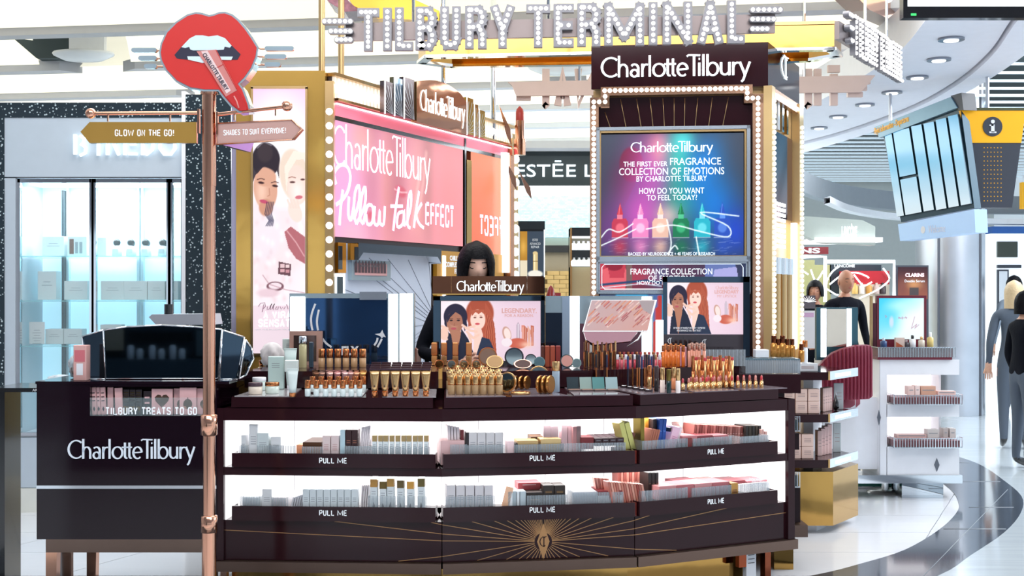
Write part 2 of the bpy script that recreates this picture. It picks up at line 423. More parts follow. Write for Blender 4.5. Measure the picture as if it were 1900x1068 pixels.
            # proto's verts were written relative to the floor origin
mb = MB(); mb.box(-14, 16, 12.9 if False else 13.2, 34, -.012, -.001, TERR); mb.box(-14, 16, -6, 5.38, -.012, -.001, TILE)
mb.build('floor_far_terrazzo', kind='structure')
inner = [(-3, 5.55), (-1.5, 5.6), (0, 5.85), (.9, 6.15), (1.6, 6.6), (1.95, 6.9), (2.3, 7.26), (2.69, 7.84), (3.0, 8.4), (3.19, 8.85), (3.36, 9.5), (3.44, 10.3), (3.4, 11.3), (3.2, 12.4), (2.9, 13.2)]
outer = [(-3, 4.6), (-1.5, 4.7), (0, 4.95), (1.0, 5.5), (1.6, 5.95), (2.27, 6.6), (2.63, 7.11), (3.1, 7.8), (3.5, 8.52), (3.78, 9.2), (3.96, 10), (4.1, 10.8), (4.11, 11.4), (4.0, 12.4), (3.7, 13.2)]
def smooth_path(p, k=4):
    out = []
    for i in range(len(p) - 1):
        p0 = Vector(p[max(0, i - 1)]); p1 = Vector(p[i]); p2 = Vector(p[i + 1]); p3 = Vector(p[min(len(p) - 1, i + 2)])
        for j in range(k):
            t = j / k; out.append(.5 * ((2 * p1) + (p2 - p0) * t + (2 * p0 - 5 * p1 + 4 * p2 - p3) * t * t + (3 * p1 - p0 - 3 * p2 + p3) * t ** 3))
    return out + [Vector(p[-1])]
inn = smooth_path(inner); out = smooth_path(outer)
mb = MB()
n = len(inn)
vs = [(p.x, p.y, .003) for p in inn] + [(p.x, p.y, .003) for p in out] + [(p.x, p.y, -.004) for p in inn] + [(p.x, p.y, -.004) for p in out]
mb.add(vs, [(i, n + i, n + i + 1, i + 1) for i in range(n - 1)] + [(2 * n + i, i, i + 1, 2 * n + i + 1) for i in range(n - 1)] + [(n + i, 3 * n + i, 3 * n + i + 1, n + i + 1) for i in range(n - 1)], GRAN)
band = mb.build('floor_granite_band', kind='structure', label='curved dark polished granite band inlaid in the pale floor')
# pale joints of the band
mb = MB(); J = mat('pale_joint', '8d949c', .4)
for a, b in ((Vector((2.0, 6.25, 0)), Vector((3.8, 9.5, 0))),):
    mb.tube([(a.x, a.y, .0032), (b.x, b.y, .0032)], .0025, J, 4)
for k in (6,):
    pass
for yy in (7.9, 8.7, 9.9, 11.0):
    xs_i = [min(inn, key=lambda p: abs(p.y - yy))]; xs_o = [min(out, key=lambda p: abs(p.y - yy))]
    if xs_i and xs_o: mb.tube([(xs_i[0].x + .06, yy, .0032), (xs_o[0].x - .06, yy, .0032)], .0025, J, 4)
mb.build('band_joint', parent=band)
# outer walkway terrazzo
vs = [(p.x, p.y, .002) for p in out] + [(max(p.x + 5, 12), p.y - (2.5 if p.y < 6 else 0), .002) for p in out]
n = len(out); mb = MB(); mb.add(vs, [(i, n + i, n + i + 1, i + 1) for i in range(n - 1)], TERR)
mb.build('floor_walkway', kind='structure')
# ---- ceiling: vaulted cream panels, cove light put in as emission, slim grey beams
CREAM = mat('cove_lit_cream_panel', 'f4f0dc', .6, emit='fffbe6', es=.78, var=.02)
BEAMM = mat('grey_ceiling_beam', 'c4c3c9', .5)
DARKV = mat('dark_void', '3f4a4c', .8)
mb = MB(); mb.box(-14, 16, 8.5, 34, 4.7, 4.8, DARKV); ceiling = mb.build('ceiling', kind='structure')
def cy(Yc, X): return Yc - .14 * X
Ys = [7.95, 9.5, 11.05, 12.6, 14.15, 15.7, 17.25, 18.8, 20.35]
def beam(Yc, X0, X1, name='beam'):
    mb = MB(); N = 2; c = .03; zb, zt = 3.6, 3.70
    pts = [(X0, cy(Yc, X0)), (X1, cy(Yc, X1)), (X1, cy(Yc, X1) + .16), (X0, cy(Yc, X0) + .16)]
    X0b = X0 + .12
    pts = [(X0 + .16, cy(Yc, X0)), (X1, cy(Yc, X1)), (X1 + .16, cy(Yc, X1) + .16), (X0, cy(Yc, X0) + .16)]
    mb.ext(pts, zb, zt, BEAMM); mb.build(name, parent=ceiling)
def vault(Ya, Yb, X0, X1, ends=False):
    mb = MB(); g_ = []
    for i in range(13):
        t = i / 12; z = 3.66 + .42 * math.sin(math.pi * min(1, t * 1.0)) ** .7
        g_.append([(X, cy(Ya + .16 + (Yb - Ya - .16) * t, X), z) for X in (X0, X1)])
    mb.sheet(g_, CREAM)
    mb.build('ceiling_panel', parent=ceiling)
for i, Yc in enumerate(Ys):
    X1 = 3.2 if Yc < 13 else 2.6
    if i == 2:
        beam(Yc, -9, -4.25); beam(Yc, -3.68, X1)
    elif i == 3:
        beam(Yc, -9, -3.55); beam(Yc, -1.6, X1)
    else: beam(Yc, -9, X1)
    if i < len(Ys) - 1:
        if i == 1:
            vault(Yc, Ys[i + 1], -9, -4.45); vault(Yc, Ys[i + 1], -3.55, X1)
        elif i == 2:
            vault(Yc, Ys[i + 1], -9, -3.1); vault(Yc, Ys[i + 1], -2.75, .35); vault(Yc, Ys[i + 1], .75, X1)
        else: vault(Yc, Ys[i + 1], -9, X1)
for x0, x1, Yv_, zz in ((-4.42, -4.02, 10.9, 3.72), (-3.08, -2.86, 12.3, 3.70), (.36, .7, 12.2, 3.74)):
    mb = MB(); mb.ext([(x0, 0), (x1, 0), (x1 + .1, .3), (x0 - .35, .3)], 0, .2, DARKV, M=frame((0, cy(Yv_, x0) + .2, zz - .03))); mb.build('dark_gap_block', parent=ceiling)  # solid dark block stands in for the shaded void
# oval air diffuser hanging in the gap
c = P(155, 103, 11.2)
t = thing('ceiling_speaker', 'white oval ceiling unit hanging in a dark gap between cream panels', 'ceiling unit', c)
mb = MB(); mb.lathe([(.02, -.05), (.17, -.045), (.27, 0), (.28, .015), (.27, .03), (.02, .035)], WHITEP, 24, M=T(*c) @ Matrix.Diagonal((1, .6, 1, 1)))
mb.build('oval_rim', t)
mb = MB(); mb.sheet([[(c.x - .12 + .24 * a, c.y + .1, c.z + .02 + b * .22) for a in (0, .5, 1)] for b in (0, .5, 1)], WHITEP)
mb.box(c.x - .15, c.x + .17, c.y + .05, c.y + .12, c.z + .02, c.z + .26, WHITEP); mb.build('duct_cover', t)
# second unit right of the lips' lower beam
c = P(1050, 128, 12.0)
t = thing('ceiling_speaker', 'white oval ceiling unit behind the bulb sign, above the rear arrow board', 'ceiling unit', c)
mb = MB(); mb.lathe([(.02, -.05), (.25, -.045), (.36, 0), (.37, .015), (.36, .03), (.02, .035)], WHITEP, 24, M=T(*c) @ Matrix.Diagonal((1, .6, 1, 1))); mb.build('oval_rim', t)
mb = MB(); mb.box(c.x - .2, c.x + .2, c.y + .05, c.y + .12, c.z + .03, c.z + .25, DARKV); mb.build('duct_cover', t)
# ---- right: curved white soffit with downlights
SOF = mat('white_soffit', 'eceef8', .5)
def arcband(ptsL, ptsR, z0, z1, m, name, label=None, parent=None):
    a = smooth_path(ptsL, 5); b = smooth_path(ptsR, 5); n = min(len(a), len(b)); mb = MB()
    vs = [(p.x, p.y, z0) for p in a[:n]] + [(p.x, p.y, z0) for p in b[:n]] + [(p.x, p.y, z1) for p in a[:n]] + [(p.x, p.y, z1) for p in b[:n]]
    mb.add(vs, [(i, i + 1, n + i + 1, n + i) for i in range(n - 1)] + [(i, 2 * n + i, 2 * n + i + 1, i + 1) for i in range(n - 1)] + [(n + i, n + i + 1, 3 * n + i + 1, 3 * n + i) for i in range(n - 1)] + [(2 * n + i, 3 * n + i, 3 * n + i + 1, 2 * n + i + 1) for i in range(n - 1)], m, smooth=False)
    return mb.build(name, parent=parent, kind='structure' if parent is None else None, label=label)
L0 = [(2.2, 6.0), (2.45, 7.0), (2.57, 7.7), (2.72, 8.75), (2.74, 10), (2.67, 11.4), (2.45, 13.2), (2.1, 15)]
L1 = [(2.75, 6.0), (2.95, 7.0), (3.1, 7.7), (3.36, 8.75), (3.55, 10), (3.6, 11.4), (3.4, 13.2), (2.9, 15)]
L2 = [(3.0, 6.0), (3.25, 7.0), (3.4, 7.7), (3.6, 8.75), (3.75, 10), (3.82, 11.4), (3.68, 13.2), (3.3, 15.6)]
L1b = [(p[0] + .02, p[1]) for p in L1]
sof = arcband(L0, L1, 3.2, 3.5, SOF, 'ceiling_soffit', 'curved white soffit with recessed downlights')
arcband(L1b, L2, 3.17, 3.5, SOF, 'ceiling_soffit_rim', 'outer rim of the curved white soffit')
arcband([(p[0] - .02, p[1]) for p in L1], [(p[0] + .05, p[1]) for p in L1], 3.26, 3.45, BLACK, 'soffit_gap', parent=sof)
RIMM = mat('downlight_rim', '9aa0ab', .3, .8)
for i, (px, py) in enumerate([(1765, 71), (1742, 109), (1702, 142), (1655, 170), (1605, 193), (1555, 215), (1520, 236)]):
    c = P(px, py, 1.7 * F / (HY - py))
    mb = MB(); mb.lathe([(.085, 0), (.085, .02), (.05, .021)], RIMM, 20, M=T(c.x, c.y, 3.185))
    d = mb.build('downlight', parent=sof)
    mb = MB(); mb.lathe([(.048, 0), (.05, .006)], LED, 16, M=T(c.x, c.y, 3.179)); mb.build('lamp_lens', parent=d)
# metal slat ceiling beyond
mb = MB(); mb.box(2.2, 14, 12.3, 33, 4.45, 4.5, DARKV)
sl = mb.build('ceiling_slatted', kind='structure', label='slatted metal ceiling beyond the curved soffit')
SLATM = mat('pale_metal_slat', 'c9dbe6', .35, .3, emit='dff0fa', es=.4)  # brightness put into the slats as emission, they are no lamps
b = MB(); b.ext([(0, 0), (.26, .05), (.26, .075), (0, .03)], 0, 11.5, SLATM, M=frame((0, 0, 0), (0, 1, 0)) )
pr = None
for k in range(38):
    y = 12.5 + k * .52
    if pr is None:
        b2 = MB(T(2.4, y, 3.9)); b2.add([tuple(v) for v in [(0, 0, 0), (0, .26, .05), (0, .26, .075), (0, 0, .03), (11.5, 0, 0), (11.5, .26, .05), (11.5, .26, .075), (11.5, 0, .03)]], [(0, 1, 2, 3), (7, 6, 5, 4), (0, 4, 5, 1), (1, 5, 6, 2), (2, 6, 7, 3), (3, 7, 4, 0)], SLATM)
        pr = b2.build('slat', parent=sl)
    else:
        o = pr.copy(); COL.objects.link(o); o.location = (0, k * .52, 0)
# curved dark fascia under the slats
FAS = mat('grey_fascia', '8c939a', .5)
a = [(2.5 + 6 * math.sin(R(t)) * 1.0, 22.5 - 5 * (1 - math.cos(R(t)))) for t in range(-10, 80, 6)]
a = [(3.6, 15.6), (4.3, 17.2), (5.2, 18.6), (6.3, 19.6), (7.6, 20.2), (9.2, 20.4)]
arcband(a, [(x, y + .3) for x, y in a], 2.82, 3.1, FAS, 'ceiling_fascia', 'curved grey fascia below the slatted ceiling')
a2 = [(x + .3, y - .4) for x, y in a]
arcband(a2, [(x, y + .3) for x, y in a2], 2.62, 2.7, WHITEP, 'ceiling_fascia_lip', 'pale curved lip below the grey fascia')
# ---- far walls
mb = MB(); mb.box(-14, 16, 27, 27.3, 0, 4.7, mat('far_wall_paint', 'c9ccc9', .6)); mb.build('wall_back', kind='structure')
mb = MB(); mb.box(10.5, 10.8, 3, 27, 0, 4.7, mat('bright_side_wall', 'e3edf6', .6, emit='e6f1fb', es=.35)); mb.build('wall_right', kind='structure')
mb = MB(); mb.box(-9.3, -9, -5, 27, 0, 4.7, mat('left_wall_paint', 'c8ccd2', .6)); mb.build('wall_left', kind='structure')
# the far side of the concourse behind the camera (reflected in the polished fronts)
NAVY = mat('pale_grey_wall', 'a9abb2', .6)
mb = MB(); mb.box(-9, 10.5, -5.6, -5.3, 0, 4.7, NAVY); wf = mb.build('wall_front', kind='structure')
mb = MB(); mb.box(-9, 10.5, -5, 3.6, 4.75, 4.85, mat('concourse_ceiling_paint', 'b9bcc4', .6)); mb.build('ceiling_concourse', kind='structure')
for x in (-7, -3.6, -.6, 2.6, 5.8, 8.6):
    mb = MB(); mb.box(x - .9, x + .9, -5.3, -5.22, .5, 2.6, mat('reflection_panel_glow', 'dfeaf2', .5, emit='dceaf4', es=.8)); mb.build('reflection_panel', parent=wf)  # glowing panels added behind the camera for reflections in the metals
# speckled dark terrazzo shopfront on the left
def speckle():
    m = bpy.data.materials.new('speckled_terrazzo'); m.use_nodes = True; nt = m.node_tree; b = nt.nodes['Principled BSDF']
    tc = nt.nodes.new('ShaderNodeTexCoord'); v = nt.nodes.new('ShaderNodeTexVoronoi'); v.inputs['Scale'].default_value = 46
    cr = nt.nodes.new('ShaderNodeValToRGB'); cr.color_ramp.elements[0].position = .16; cr.color_ramp.elements[0].color = lin('c3d3d8') + (1,)
    cr.color_ramp.elements[1].position = .30; cr.color_ramp.elements[1].color = lin('26323a') + (1,)
    nz = nt.nodes.new('ShaderNodeTexNoise'); nz.inputs['Scale'].default_value = 20
    ad = nt.nodes.new('ShaderNodeMath'); ad.operation = 'ADD'; ml = nt.nodes.new('ShaderNodeMath'); ml.operation = 'MULTIPLY'; ml.inputs[1].default_value = .45
    sb = nt.nodes.new('ShaderNodeMath'); sb.operation = 'SUBTRACT'; sb.inputs[1].default_value = .22
    L = nt.links; L.new(tc.outputs['Object'], v.inputs['Vector']); L.new(tc.outputs['Object'], nz.inputs['Vector']); L.new(nz.outputs[0], ml.inputs[0]); L.new(ml.outputs[0], sb.inputs[0])
    L.new(v.outputs['Distance'], ad.inputs[0]); L.new(sb.outputs[0], ad.inputs[1]); L.new(ad.outputs[0], cr.inputs[0]); L.new(cr.outputs[0], b.inputs['Base Color'])
    b.inputs['Roughness'].default_value = .12; return m
SPK = speckle()
YB = 8.5; kB = F / YB
def bx(px): return (px - CX) / kB
def bz(py): return CZ - (py - HY) / kB
mb = MB(); mb.box(bx(-260), bx(8), YB, YB + .9, 0, bz(190), SPK); mb.box(bx(8), bx(339), YB, YB + .9, bz(218), bz(190), SPK)
mb.box(bx(346), bx(430), YB - .02, YB + .9, 0, bz(176), SPK)
wl_ = mb.build('wall_shopfront', kind='structure', label='dark speckled terrazzo shopfront surround')
mb = MB(); mb.box(bx(339), bx(346), YB - .03, YB + .2, .17, bz(170), WHITEP); mb.build('trim_1', kind='structure')
mb = MB(); mb.box(bx(-260), bx(339), YB + .01, YB + .3, 0, bz(906), mat('cream_plinth', 'dedfd6', .4)); mb.build('baseboard_left', kind='structure')
# ---- built-in fragrance display
CYANP = mat('pale_cyan_back_panel', 'bfeafa', .35, emit='b4eafc', es=.72)  # emission added to the back panel to carry the cabinet lighting
t = thing('display_cabinet', 'tall built-in glass display cabinet of white boxes in the speckled shopfront', 'display cabinet', (bx(175), YB + .2, bz(905)))
FASC = mat('pale_blue_grey_paint', 'bcc8d2', .4)
mb = MB(); mb.box(bx(8), bx(339), YB + .005, YB + .35, bz(328), bz(218), FASC); fa = mb.build('fascia_panel', t)
M = frame((0, YB + .004, 0)); mb = MB(M)
lx = [(138, 164), (174, 197), (199, 216), (212, 226), (232, 256), (263, 283), (296, 327)]
segB = {  # strokes in pixel space on the fascia
 'B': [[(141, 250), (141, 287)], [(150, 252), (158, 258), (156, 266), (152, 268), (161, 274), (160, 284), (150, 289)]],
 'Y': [[(176, 250), (184, 266), (184, 289)], [(193, 250), (186, 262)]],
 'R': [[(201, 250), (201, 288)], [(208, 250), (218, 256), (212, 266), (222, 288)]],
 'E': [[(233, 250), (233, 288)], [(243, 250), (256, 250)], [(243, 268), (254, 268)], [(240, 286), (256, 286)]],
 'D': [[(266, 250), (266, 288)], [(273, 252), (285, 262), (284, 278), (272, 288)]],
 'O': [[(308, 249), (299, 258), (298, 276), (306, 287), (318, 287), (326, 276), (325, 258), (316, 249)]]}
for k, sts in segB.items():
    for st in sts: stroke(mb, [(bx(a), bz(b_)) for a, b_ in st], .019, .016, .01, .03, NEONW, I4)
mb.build('sign_lettering', t, 'white halo-lit letters')
mb = MB()
x0, x1, zt, zb = bx(28), bx(337), bz(330), bz(905)
mb.box(x0, x1, YB + .5, YB + .52, zb, zt, CYANP); mb.box(x0 - .02, x0, YB + .02, YB + .5, zb, zt, FASC)
mb.box(x0, x1, YB + .03, YB + .5, zt, zt + .02, WHITEP); mb.box(bx(8), x0, YB + .005, YB + .03, zb, zt, FASC)
mb.box(x0, x1, YB + .03, YB + .5, bz(806) - .02, bz(806), WHITEP); mb.box(x0, x1, YB + .02, YB + .045, zb, bz(812), FASC)
mb.build('carcass', t)
for xx in (78, 216, 224):
    mb = MB(); mb.box(bx(xx), bx(xx + 5), YB + .46, YB + .5, zb, zt, mat('upright_rail', 'cfe8f0', .3, .3)); mb.build('upright', t)
mb = MB(); mb.box(bx(73), bx(77), YB + .42, YB + .5, bz(805), zt - .05, mat('dark_upright', '24333c', .3)); mb.build('upright', t)
mb = MB(); mb.box(x0 + .02, x1 - .02, YB + .2, YB + .44, zt - .03, zt - .01, LED); mb.build('light_bar', t, 'white strip light')
for i, (a, b_) in enumerate([(31, 168), (172, 311), (314, 338)]):
    mb = MB(); mb.box(bx(a) + .02, bx(b_) - .02, YB + .025, YB + .033, bz(803), zt - .02, GLASS); d = mb.build('door', t)
    mb = MB()
    for u in (a, b_): mb.box(bx(u) - .012, bx(u) + .018, YB + .01, YB + .05, bz(806), zt - .005, CHROME)
    mb.box(bx(a), bx(b_), YB + .01, YB + .05, zt - .03, zt - .005, CHROME); mb.box(bx(a), bx(b_), YB + .01, YB + .05, bz(808), bz(802), CHROME)
    mb.build('door_frame', d)
SHZ = [476, 557, 639]
for y in SHZ:
    mb = MB(); Yg = YB + .28; z = CZ - (y - HY) / F * Yg
    mb.box(x0 + .01, x1 - .01, YB + .08, YB + .45, z - .008, z, GLASSG); mb.build('glass_shelf', t)
area('cabinet_light', (bx(180), YB + .22, zt - .04), (0, 0, 0), 1.0, .12, 16, (.82, .95, 1))
# boxes and bottles inside
CREAMB = mat('off_white_carton', 'd9dcdc', .5); PRINT = mat('grey_print', '8d9298', .6)
def box_carton(px0, px1, pt, pb, Y, label, group, dep=.1, m=None, lines=2, name='carton', rz=0, top=None, cat='box'):
    m = m or CREAMB
    a = P(px0, pb, Y); b_ = P(px1, pt, Y); w_ = b_.x - a.x; h = b_.z - a.z
    c = Vector(((a.x + b_.x) / 2, Y + dep / 2, a.z))
    mb = MB(); mb.bbox(-w_ / 2, w_ / 2, -dep / 2, dep / 2, 0, h, m, c=min(.002, w_ * .1))
    for k in range(lines):
        zz = h * (.62 - .12 * k); ww = w_ * (.28 if k % 2 else .2)
        mb.box(-ww, ww, -dep / 2 - .0004, -dep / 2, zz, zz + max(.002, h * .02), PRINT)
    mb.box(-w_ * .48, w_ * .48, -.001, .001, h - .0002, h + .0005, PRINT)
    ob = mb.build(name, origin=(0, 0, 0), label=label, cat=cat, group=group); ob.location = c; ob.rotation_euler = (0, 0, rz)
    return ob
G1 = 'white boxes in the built-in glass cabinet'
Yb_ = YB + .2
box_carton(79, 119, 438, 475, Yb_, 'square off-white box first on the top glass shelf', G1)
b1 = box_carton(125, 161, 438, 475, Yb_, 'box with brown leather case and bottles on its front, top glass shelf', G1, lines=0)
mb = MB(frame(P(125, 475, Yb_) - Vector((0, .001, 0)))); mb.box(.015, .045, .015, .12, 0, .001, mat('brown_leather', '6b3a28', .5)); mb.box(.055, .075, .02, .1, 0, .001, PRINT); mb.box(.085, .105, .02, .1, 0, .001, PRINT)
ORG[b1.name] = b1.location.copy(); mb.build('front_print', b1)
box_carton(181, 197, 440, 475, Yb_, 'narrow white box beside the middle chrome door frame, top glass shelf', G1, lines=0)
box_carton(70, 104, 503, 556, Yb_, 'taller off-white box standing alone on the middle glass shelf', G1)
for i, (a, b_) in enumerate([(119, 162), (187, 230), (230, 273), (274, 306), (309, 330)]):
    box_carton(a, b_, 521, 556, Yb_, f'low off-white box, {nth(i)} of the row on the middle glass shelf', G1)
cd_ = box_carton(54, 83, 597, 638, Yb_ - .05, 'white price card with fine print on the bottom glass shelf', None, dep=.005, lines=6, name='price_card', cat='card')
for i, (a, b_) in enumerate([(84, 117), (118, 152), (186, 224)]):
    box_carton(a, b_, 610 if i < 2 else 602, 638, Yb_, f'low off-white box, {nth(i)} of the row on the bottom glass shelf', G1)
BLK = mat('black_cap', '0d1218', .25)
mb = MB(); mb.lathe([(.02, 0), (.027, .004), (.027, .05), (.018, .058), (.012, .06)], WHITEG, 16)
bt = mb.build('perfume_bottle', origin=(0, 0, 0), label='x', cat='bottle'); ORG[bt.name] = Vector()
mb = MB(); mb.ball((0, 0, .077), .021, BLK, 14, 8); mb.build('cap', bt)
mb = MB(); mb.box(-.016, .016, -.0282, -.026, .015, .04, mat('bottle_label', 'cfd3d6', .5)); mb.build('bottle_label', bt)
pos = [(217, 475, 0), (243, 475, 0), (270, 475, 0), (302, 475, 0), (244, 467, 1), (272, 467, 1), (304, 467, 1)]
for i, (px, py, r_) in enumerate(pos):
    z = CZ - (476 - HY) / F * (YB + .28)
    put(bt, ((px - CX) / F * (Yb_ + .12 * r_), Yb_ + .12 * r_, z), 0, 1.25, f'white bottle with round black cap, {nth(i if not r_ else i - 4)} in the {"back" if r_ else "front"} row on the top glass shelf', 'white bottles with black caps')
# ================================================================== THE KIOSK
def rp(M, px, py):
    o = M.col[3].xyz; n = M.col[2].xyz; C = Vector((0, 0, CZ)); d = Vector(((px - CX) / F, 1, -(py - HY) / F))
    t = (o - C).dot(n) / d.dot(n); p = C + d * t
    l = M.inverted() @ p
    return l.x, l.y
def rect(M, px0, px1, py0, py1):
    pm = (px0 + px1) / 2
    return rp(M, px0, HY)[0], rp(M, px1, HY)[0], rp(M, pm, py1)[1], rp(M, pm, py0)[1]
def poly2(M, pts): return [rp(M, x, y) for x, y in pts]
def zo(ox, oy, k, pts): return [(ox + x / k, oy + y / k) for x, y in pts]
WN = Vector((-1.05, 7.2, 0)); WD = Vector((1.05, 2.3, 0)).normalized()
WM = frame(WN, WD)
# ---- gold tower with portrait poster
yT = 7.15; TM = frame((0, yT, 0))
def tx(px): return (px - CX) / F * yT
def tz(py): return CZ - (py - HY) / F * yT
t = thing('poster_tower', 'tall gold mirrored tower with a long pink portrait poster on its front', 'display tower', (tx(520), 7.5, 0))
mb = MB(); mb.box(tx(438), tx(603), yT, 8.1, .02, tz(131), GOLDW); mb.build('gold_casing', t)
mb = MB(); mb.box(tx(428), tx(437), yT + .02, 8.0, .02, tz(175), mat('lilac_trim', 'c7bfd8', .2, .6)); mb.build('edge_trim', t)
mb = MB(TM)
for a in ((466, 470, 162, 658), (567, 571, 162, 658), (466, 571, 160, 165), (466, 571, 655, 659)):
    mb.box(tx(a[0]), tx(a[1]), tz(a[3]), tz(a[2]), 0, .012, BRASS)
mb.build('poster_frame', t)
A = Art(97, 490, 98, 420, 'fbf3f8')
A.grad('f3c4e6', 'fdf6fb', 0, 490, 0, 400, 1); A.glow(48, 400, 40, 80, 'ffffff', .9)
# fluffy white clothes, satin, hands
A.glow(30, 180, 70, 90, 'f0dde2', .9); A.ell(60, 210, 45, 60, 'f3e2e6', soft=12); A.ell(20, 230, 32, 60, 'efe3ea', soft=8)
rr = np.random.RandomState(3)
for i in range(60): A.glow(rr.uniform(0, 97), rr.uniform(90, 260), 4, 6, ['fffafa', 'e8cfd6'][i % 2], .5)
A.poly([(58, 225), (70, 235), (97, 215), (97, 165), (80, 175), (66, 195)], 'a8545c', .85); A.line([(62, 228), (80, 205), (95, 180)], 2, 'f0c4c8', .7)
# left woman
A.ell(24, 358, 26, 32, '2f2630', soft=2); A.ell(22, 372, 14, 18, '3d3238', soft=4); A.line([(8, 380), (20, 392), (34, 385)], 2, '8d8790', .7)
A.ell(23, 305, 22, 40, 'd9a48c', 4, soft=2); A.glow(16, 300, 10, 25, 'f4cdb8', .8); A.ell(24, 270, 13, 16, 'cf957c', soft=3)
A.ell(23, 326, 20, 17, 'd9a48c', soft=3); A.poly([(0, 350), (0, 318), (5, 330), (20, 346), (44, 338), (48, 325), (49, 352)], '2f2630', .9)
for ex, ey in ((15, 316), (41, 310)):
    A.ell(ex, ey, 5.5, 2.2, '3a2024', -8); A.line([(ex - 7, ey + 6), (ex, ey + 8), (ex + 6, ey + 6)], 1.6, '4a2a2a')
A.ell(20, 281, 8, 3.4, 'c2506c', -14); A.line([(30, 305), (31, 293), (27, 291)], 1.2, 'b87a66')
for k in range(5): A.line([(26 + 3 * k, 280), (22 + 3 * k, 258), (30 + 2 * k, 246), (24 + k * 3, 236)], 1.6, '2c2a48', .8)
# right woman
A.ell(76, 330, 27, 50, 'e8d3c2', 8, soft=4); A.ell(82, 312, 20, 37, 'f3d5ca', 5, soft=2); A.glow(82, 300, 12, 20, 'fff0ec', .8)
A.poly([(58, 345), (62, 300), (66, 335), (80, 358), (97, 360), (97, 372), (75, 375)], 'f2e6d8', .95)
A.ell(73, 317, 5, 2, '5a3a38'); A.ell(92, 322, 4, 1.8, '5a3a38'); A.line([(66, 325), (72, 327), (79, 325)], 1.3, '8a5a4a'); A.ell(85, 289, 7, 3.4, 'cf6f7c', 5)
A.ell(78, 262, 12, 20, 'f6dcd2', 20, soft=2)
for k in range(4): A.line([(70 + 5 * k, 270), (64 + 6 * k, 284)], 4, 'f4d6cb', .9)
# palette and compact
A.poly([(48, 170), (71, 165), (69, 143), (46, 147)], '6a4750'); A.rect(51, 58, 150, 156, 'd9a7ae'); A.rect(61, 67, 149, 155, 'c98f98'); A.rect(51, 58, 159, 165, 'e4c2c6'); A.rect(61, 67, 158, 164, 'e9ccce')
A.ell(41, 124, 16, 9, '7d5560', 0); A.ell(41, 125, 12, 6, 'f2dfe6'); A.line([(18, 145), (30, 128), (60, 118), (95, 112)], 1.5, 'b98a96', .8)
A.ell(28, 112, 20, 8, 'e9cdd6', soft=4)
A.grad('efd6e2', 'fbeff4', 0, 88, 0, 40, .0)
A.rect(0, 97, 0, 88, 'f0dce6'); A.grad('f6eaf0', 'eed6e2', 0, 0, 0, 88, .0)
A.build('poster', TM @ T(tx(470), tz(655), 0) @ Matrix.Diagonal((yT / F, yT / F, 1, 1)), artmat('poster_light', .92), t, z=.008)
mb = MB(TM)
sc_ = zo(420, 430, 4.99, [(300, 690), (340, 655), (365, 665), (350, 700), (335, 740)])
for st in ([(300, 690), (320, 660), (360, 655), (365, 690), (345, 710)], [(350, 670), (335, 740)], [(385, 690), (380, 720), (400, 715)], [(400, 715), (425, 665), (410, 690), (415, 720)], [(425, 715), (450, 665), (435, 690), (440, 720)], [(470, 690), (455, 715), (480, 715), (485, 690)], [(500, 690), (510, 715), (525, 695), (535, 715), (550, 690)], [(560, 670), (575, 715)]):
    stroke(mb, poly2(TM, zo(420, 430, 4.99, st)), .005, .004, .009, .011, mat('script_print', 'c9a2b4', .5), I4)
block(mb, 'A VIRAL', tx(520), tz(584), tx(553) - tx(492), tz(577) - tz(591), NEONW, z=.009)
block(mb, 'SENSATION', tx(522), tz(599), tx(565) - tx(481), tz(592) - tz(607), NEONW, z=.009)
mb.text('GET THE PILLOW TALK LOOK', tx(516), tz(611), PRINTW, w=tx(560) - tx(476), h=.008, z=.009)
mb.build('poster_lettering', t)
# bulb rails: proto bulbs
def bulbs(parent, M, pts, r, m=BULBW, name='bulb', out=.004, seg=10):
    """one shared dome mesh, copied per bulb; pts in local plane coordinates"""
    mb = MB(); n = M.col[2].xyz; q = n.to_track_quat('Z', 'Y').to_matrix().to_4x4()
    mb.M = q; mb.lathe([(r, 0), (r * .97, r * .35), (r * .7, r * .8), (r * .3, r * .98), (.0005, r)], m, seg, cap=False)
    me = None; base = ORG[parent.name]
    for i, (u, v) in enumerate(pts):
        p = M @ Vector((u, v, out))
        if me is None:
            o = mb.build(name, parent=parent); me = o.data
            me.transform(Matrix.Translation(base))
        else:
            o = bpy.data.objects.new(name, me); COL.objects.link(o); o.parent = parent
        o.location = p - base
RM = frame((0, 7.14, 0)); rx_ = lambda px: (px - CX) / F * 7.14; rz_ = lambda py: CZ - (py - HY) / F * 7.14
t = thing('bulb_rail', 'brass rail of big round bulbs up the front edge of the gold tower', 'light rail', (rx_(611), 7.2, .0))
mb = MB(); mb.box(rx_(603), rx_(619), 7.14, 7.2, .02, rz_(150), BRASS); mb.build('rail', t)
bulbs(t, RM, [(rx_(611), rz_(207 + 26.4 * i)) for i in range(17)], .021, out=0)
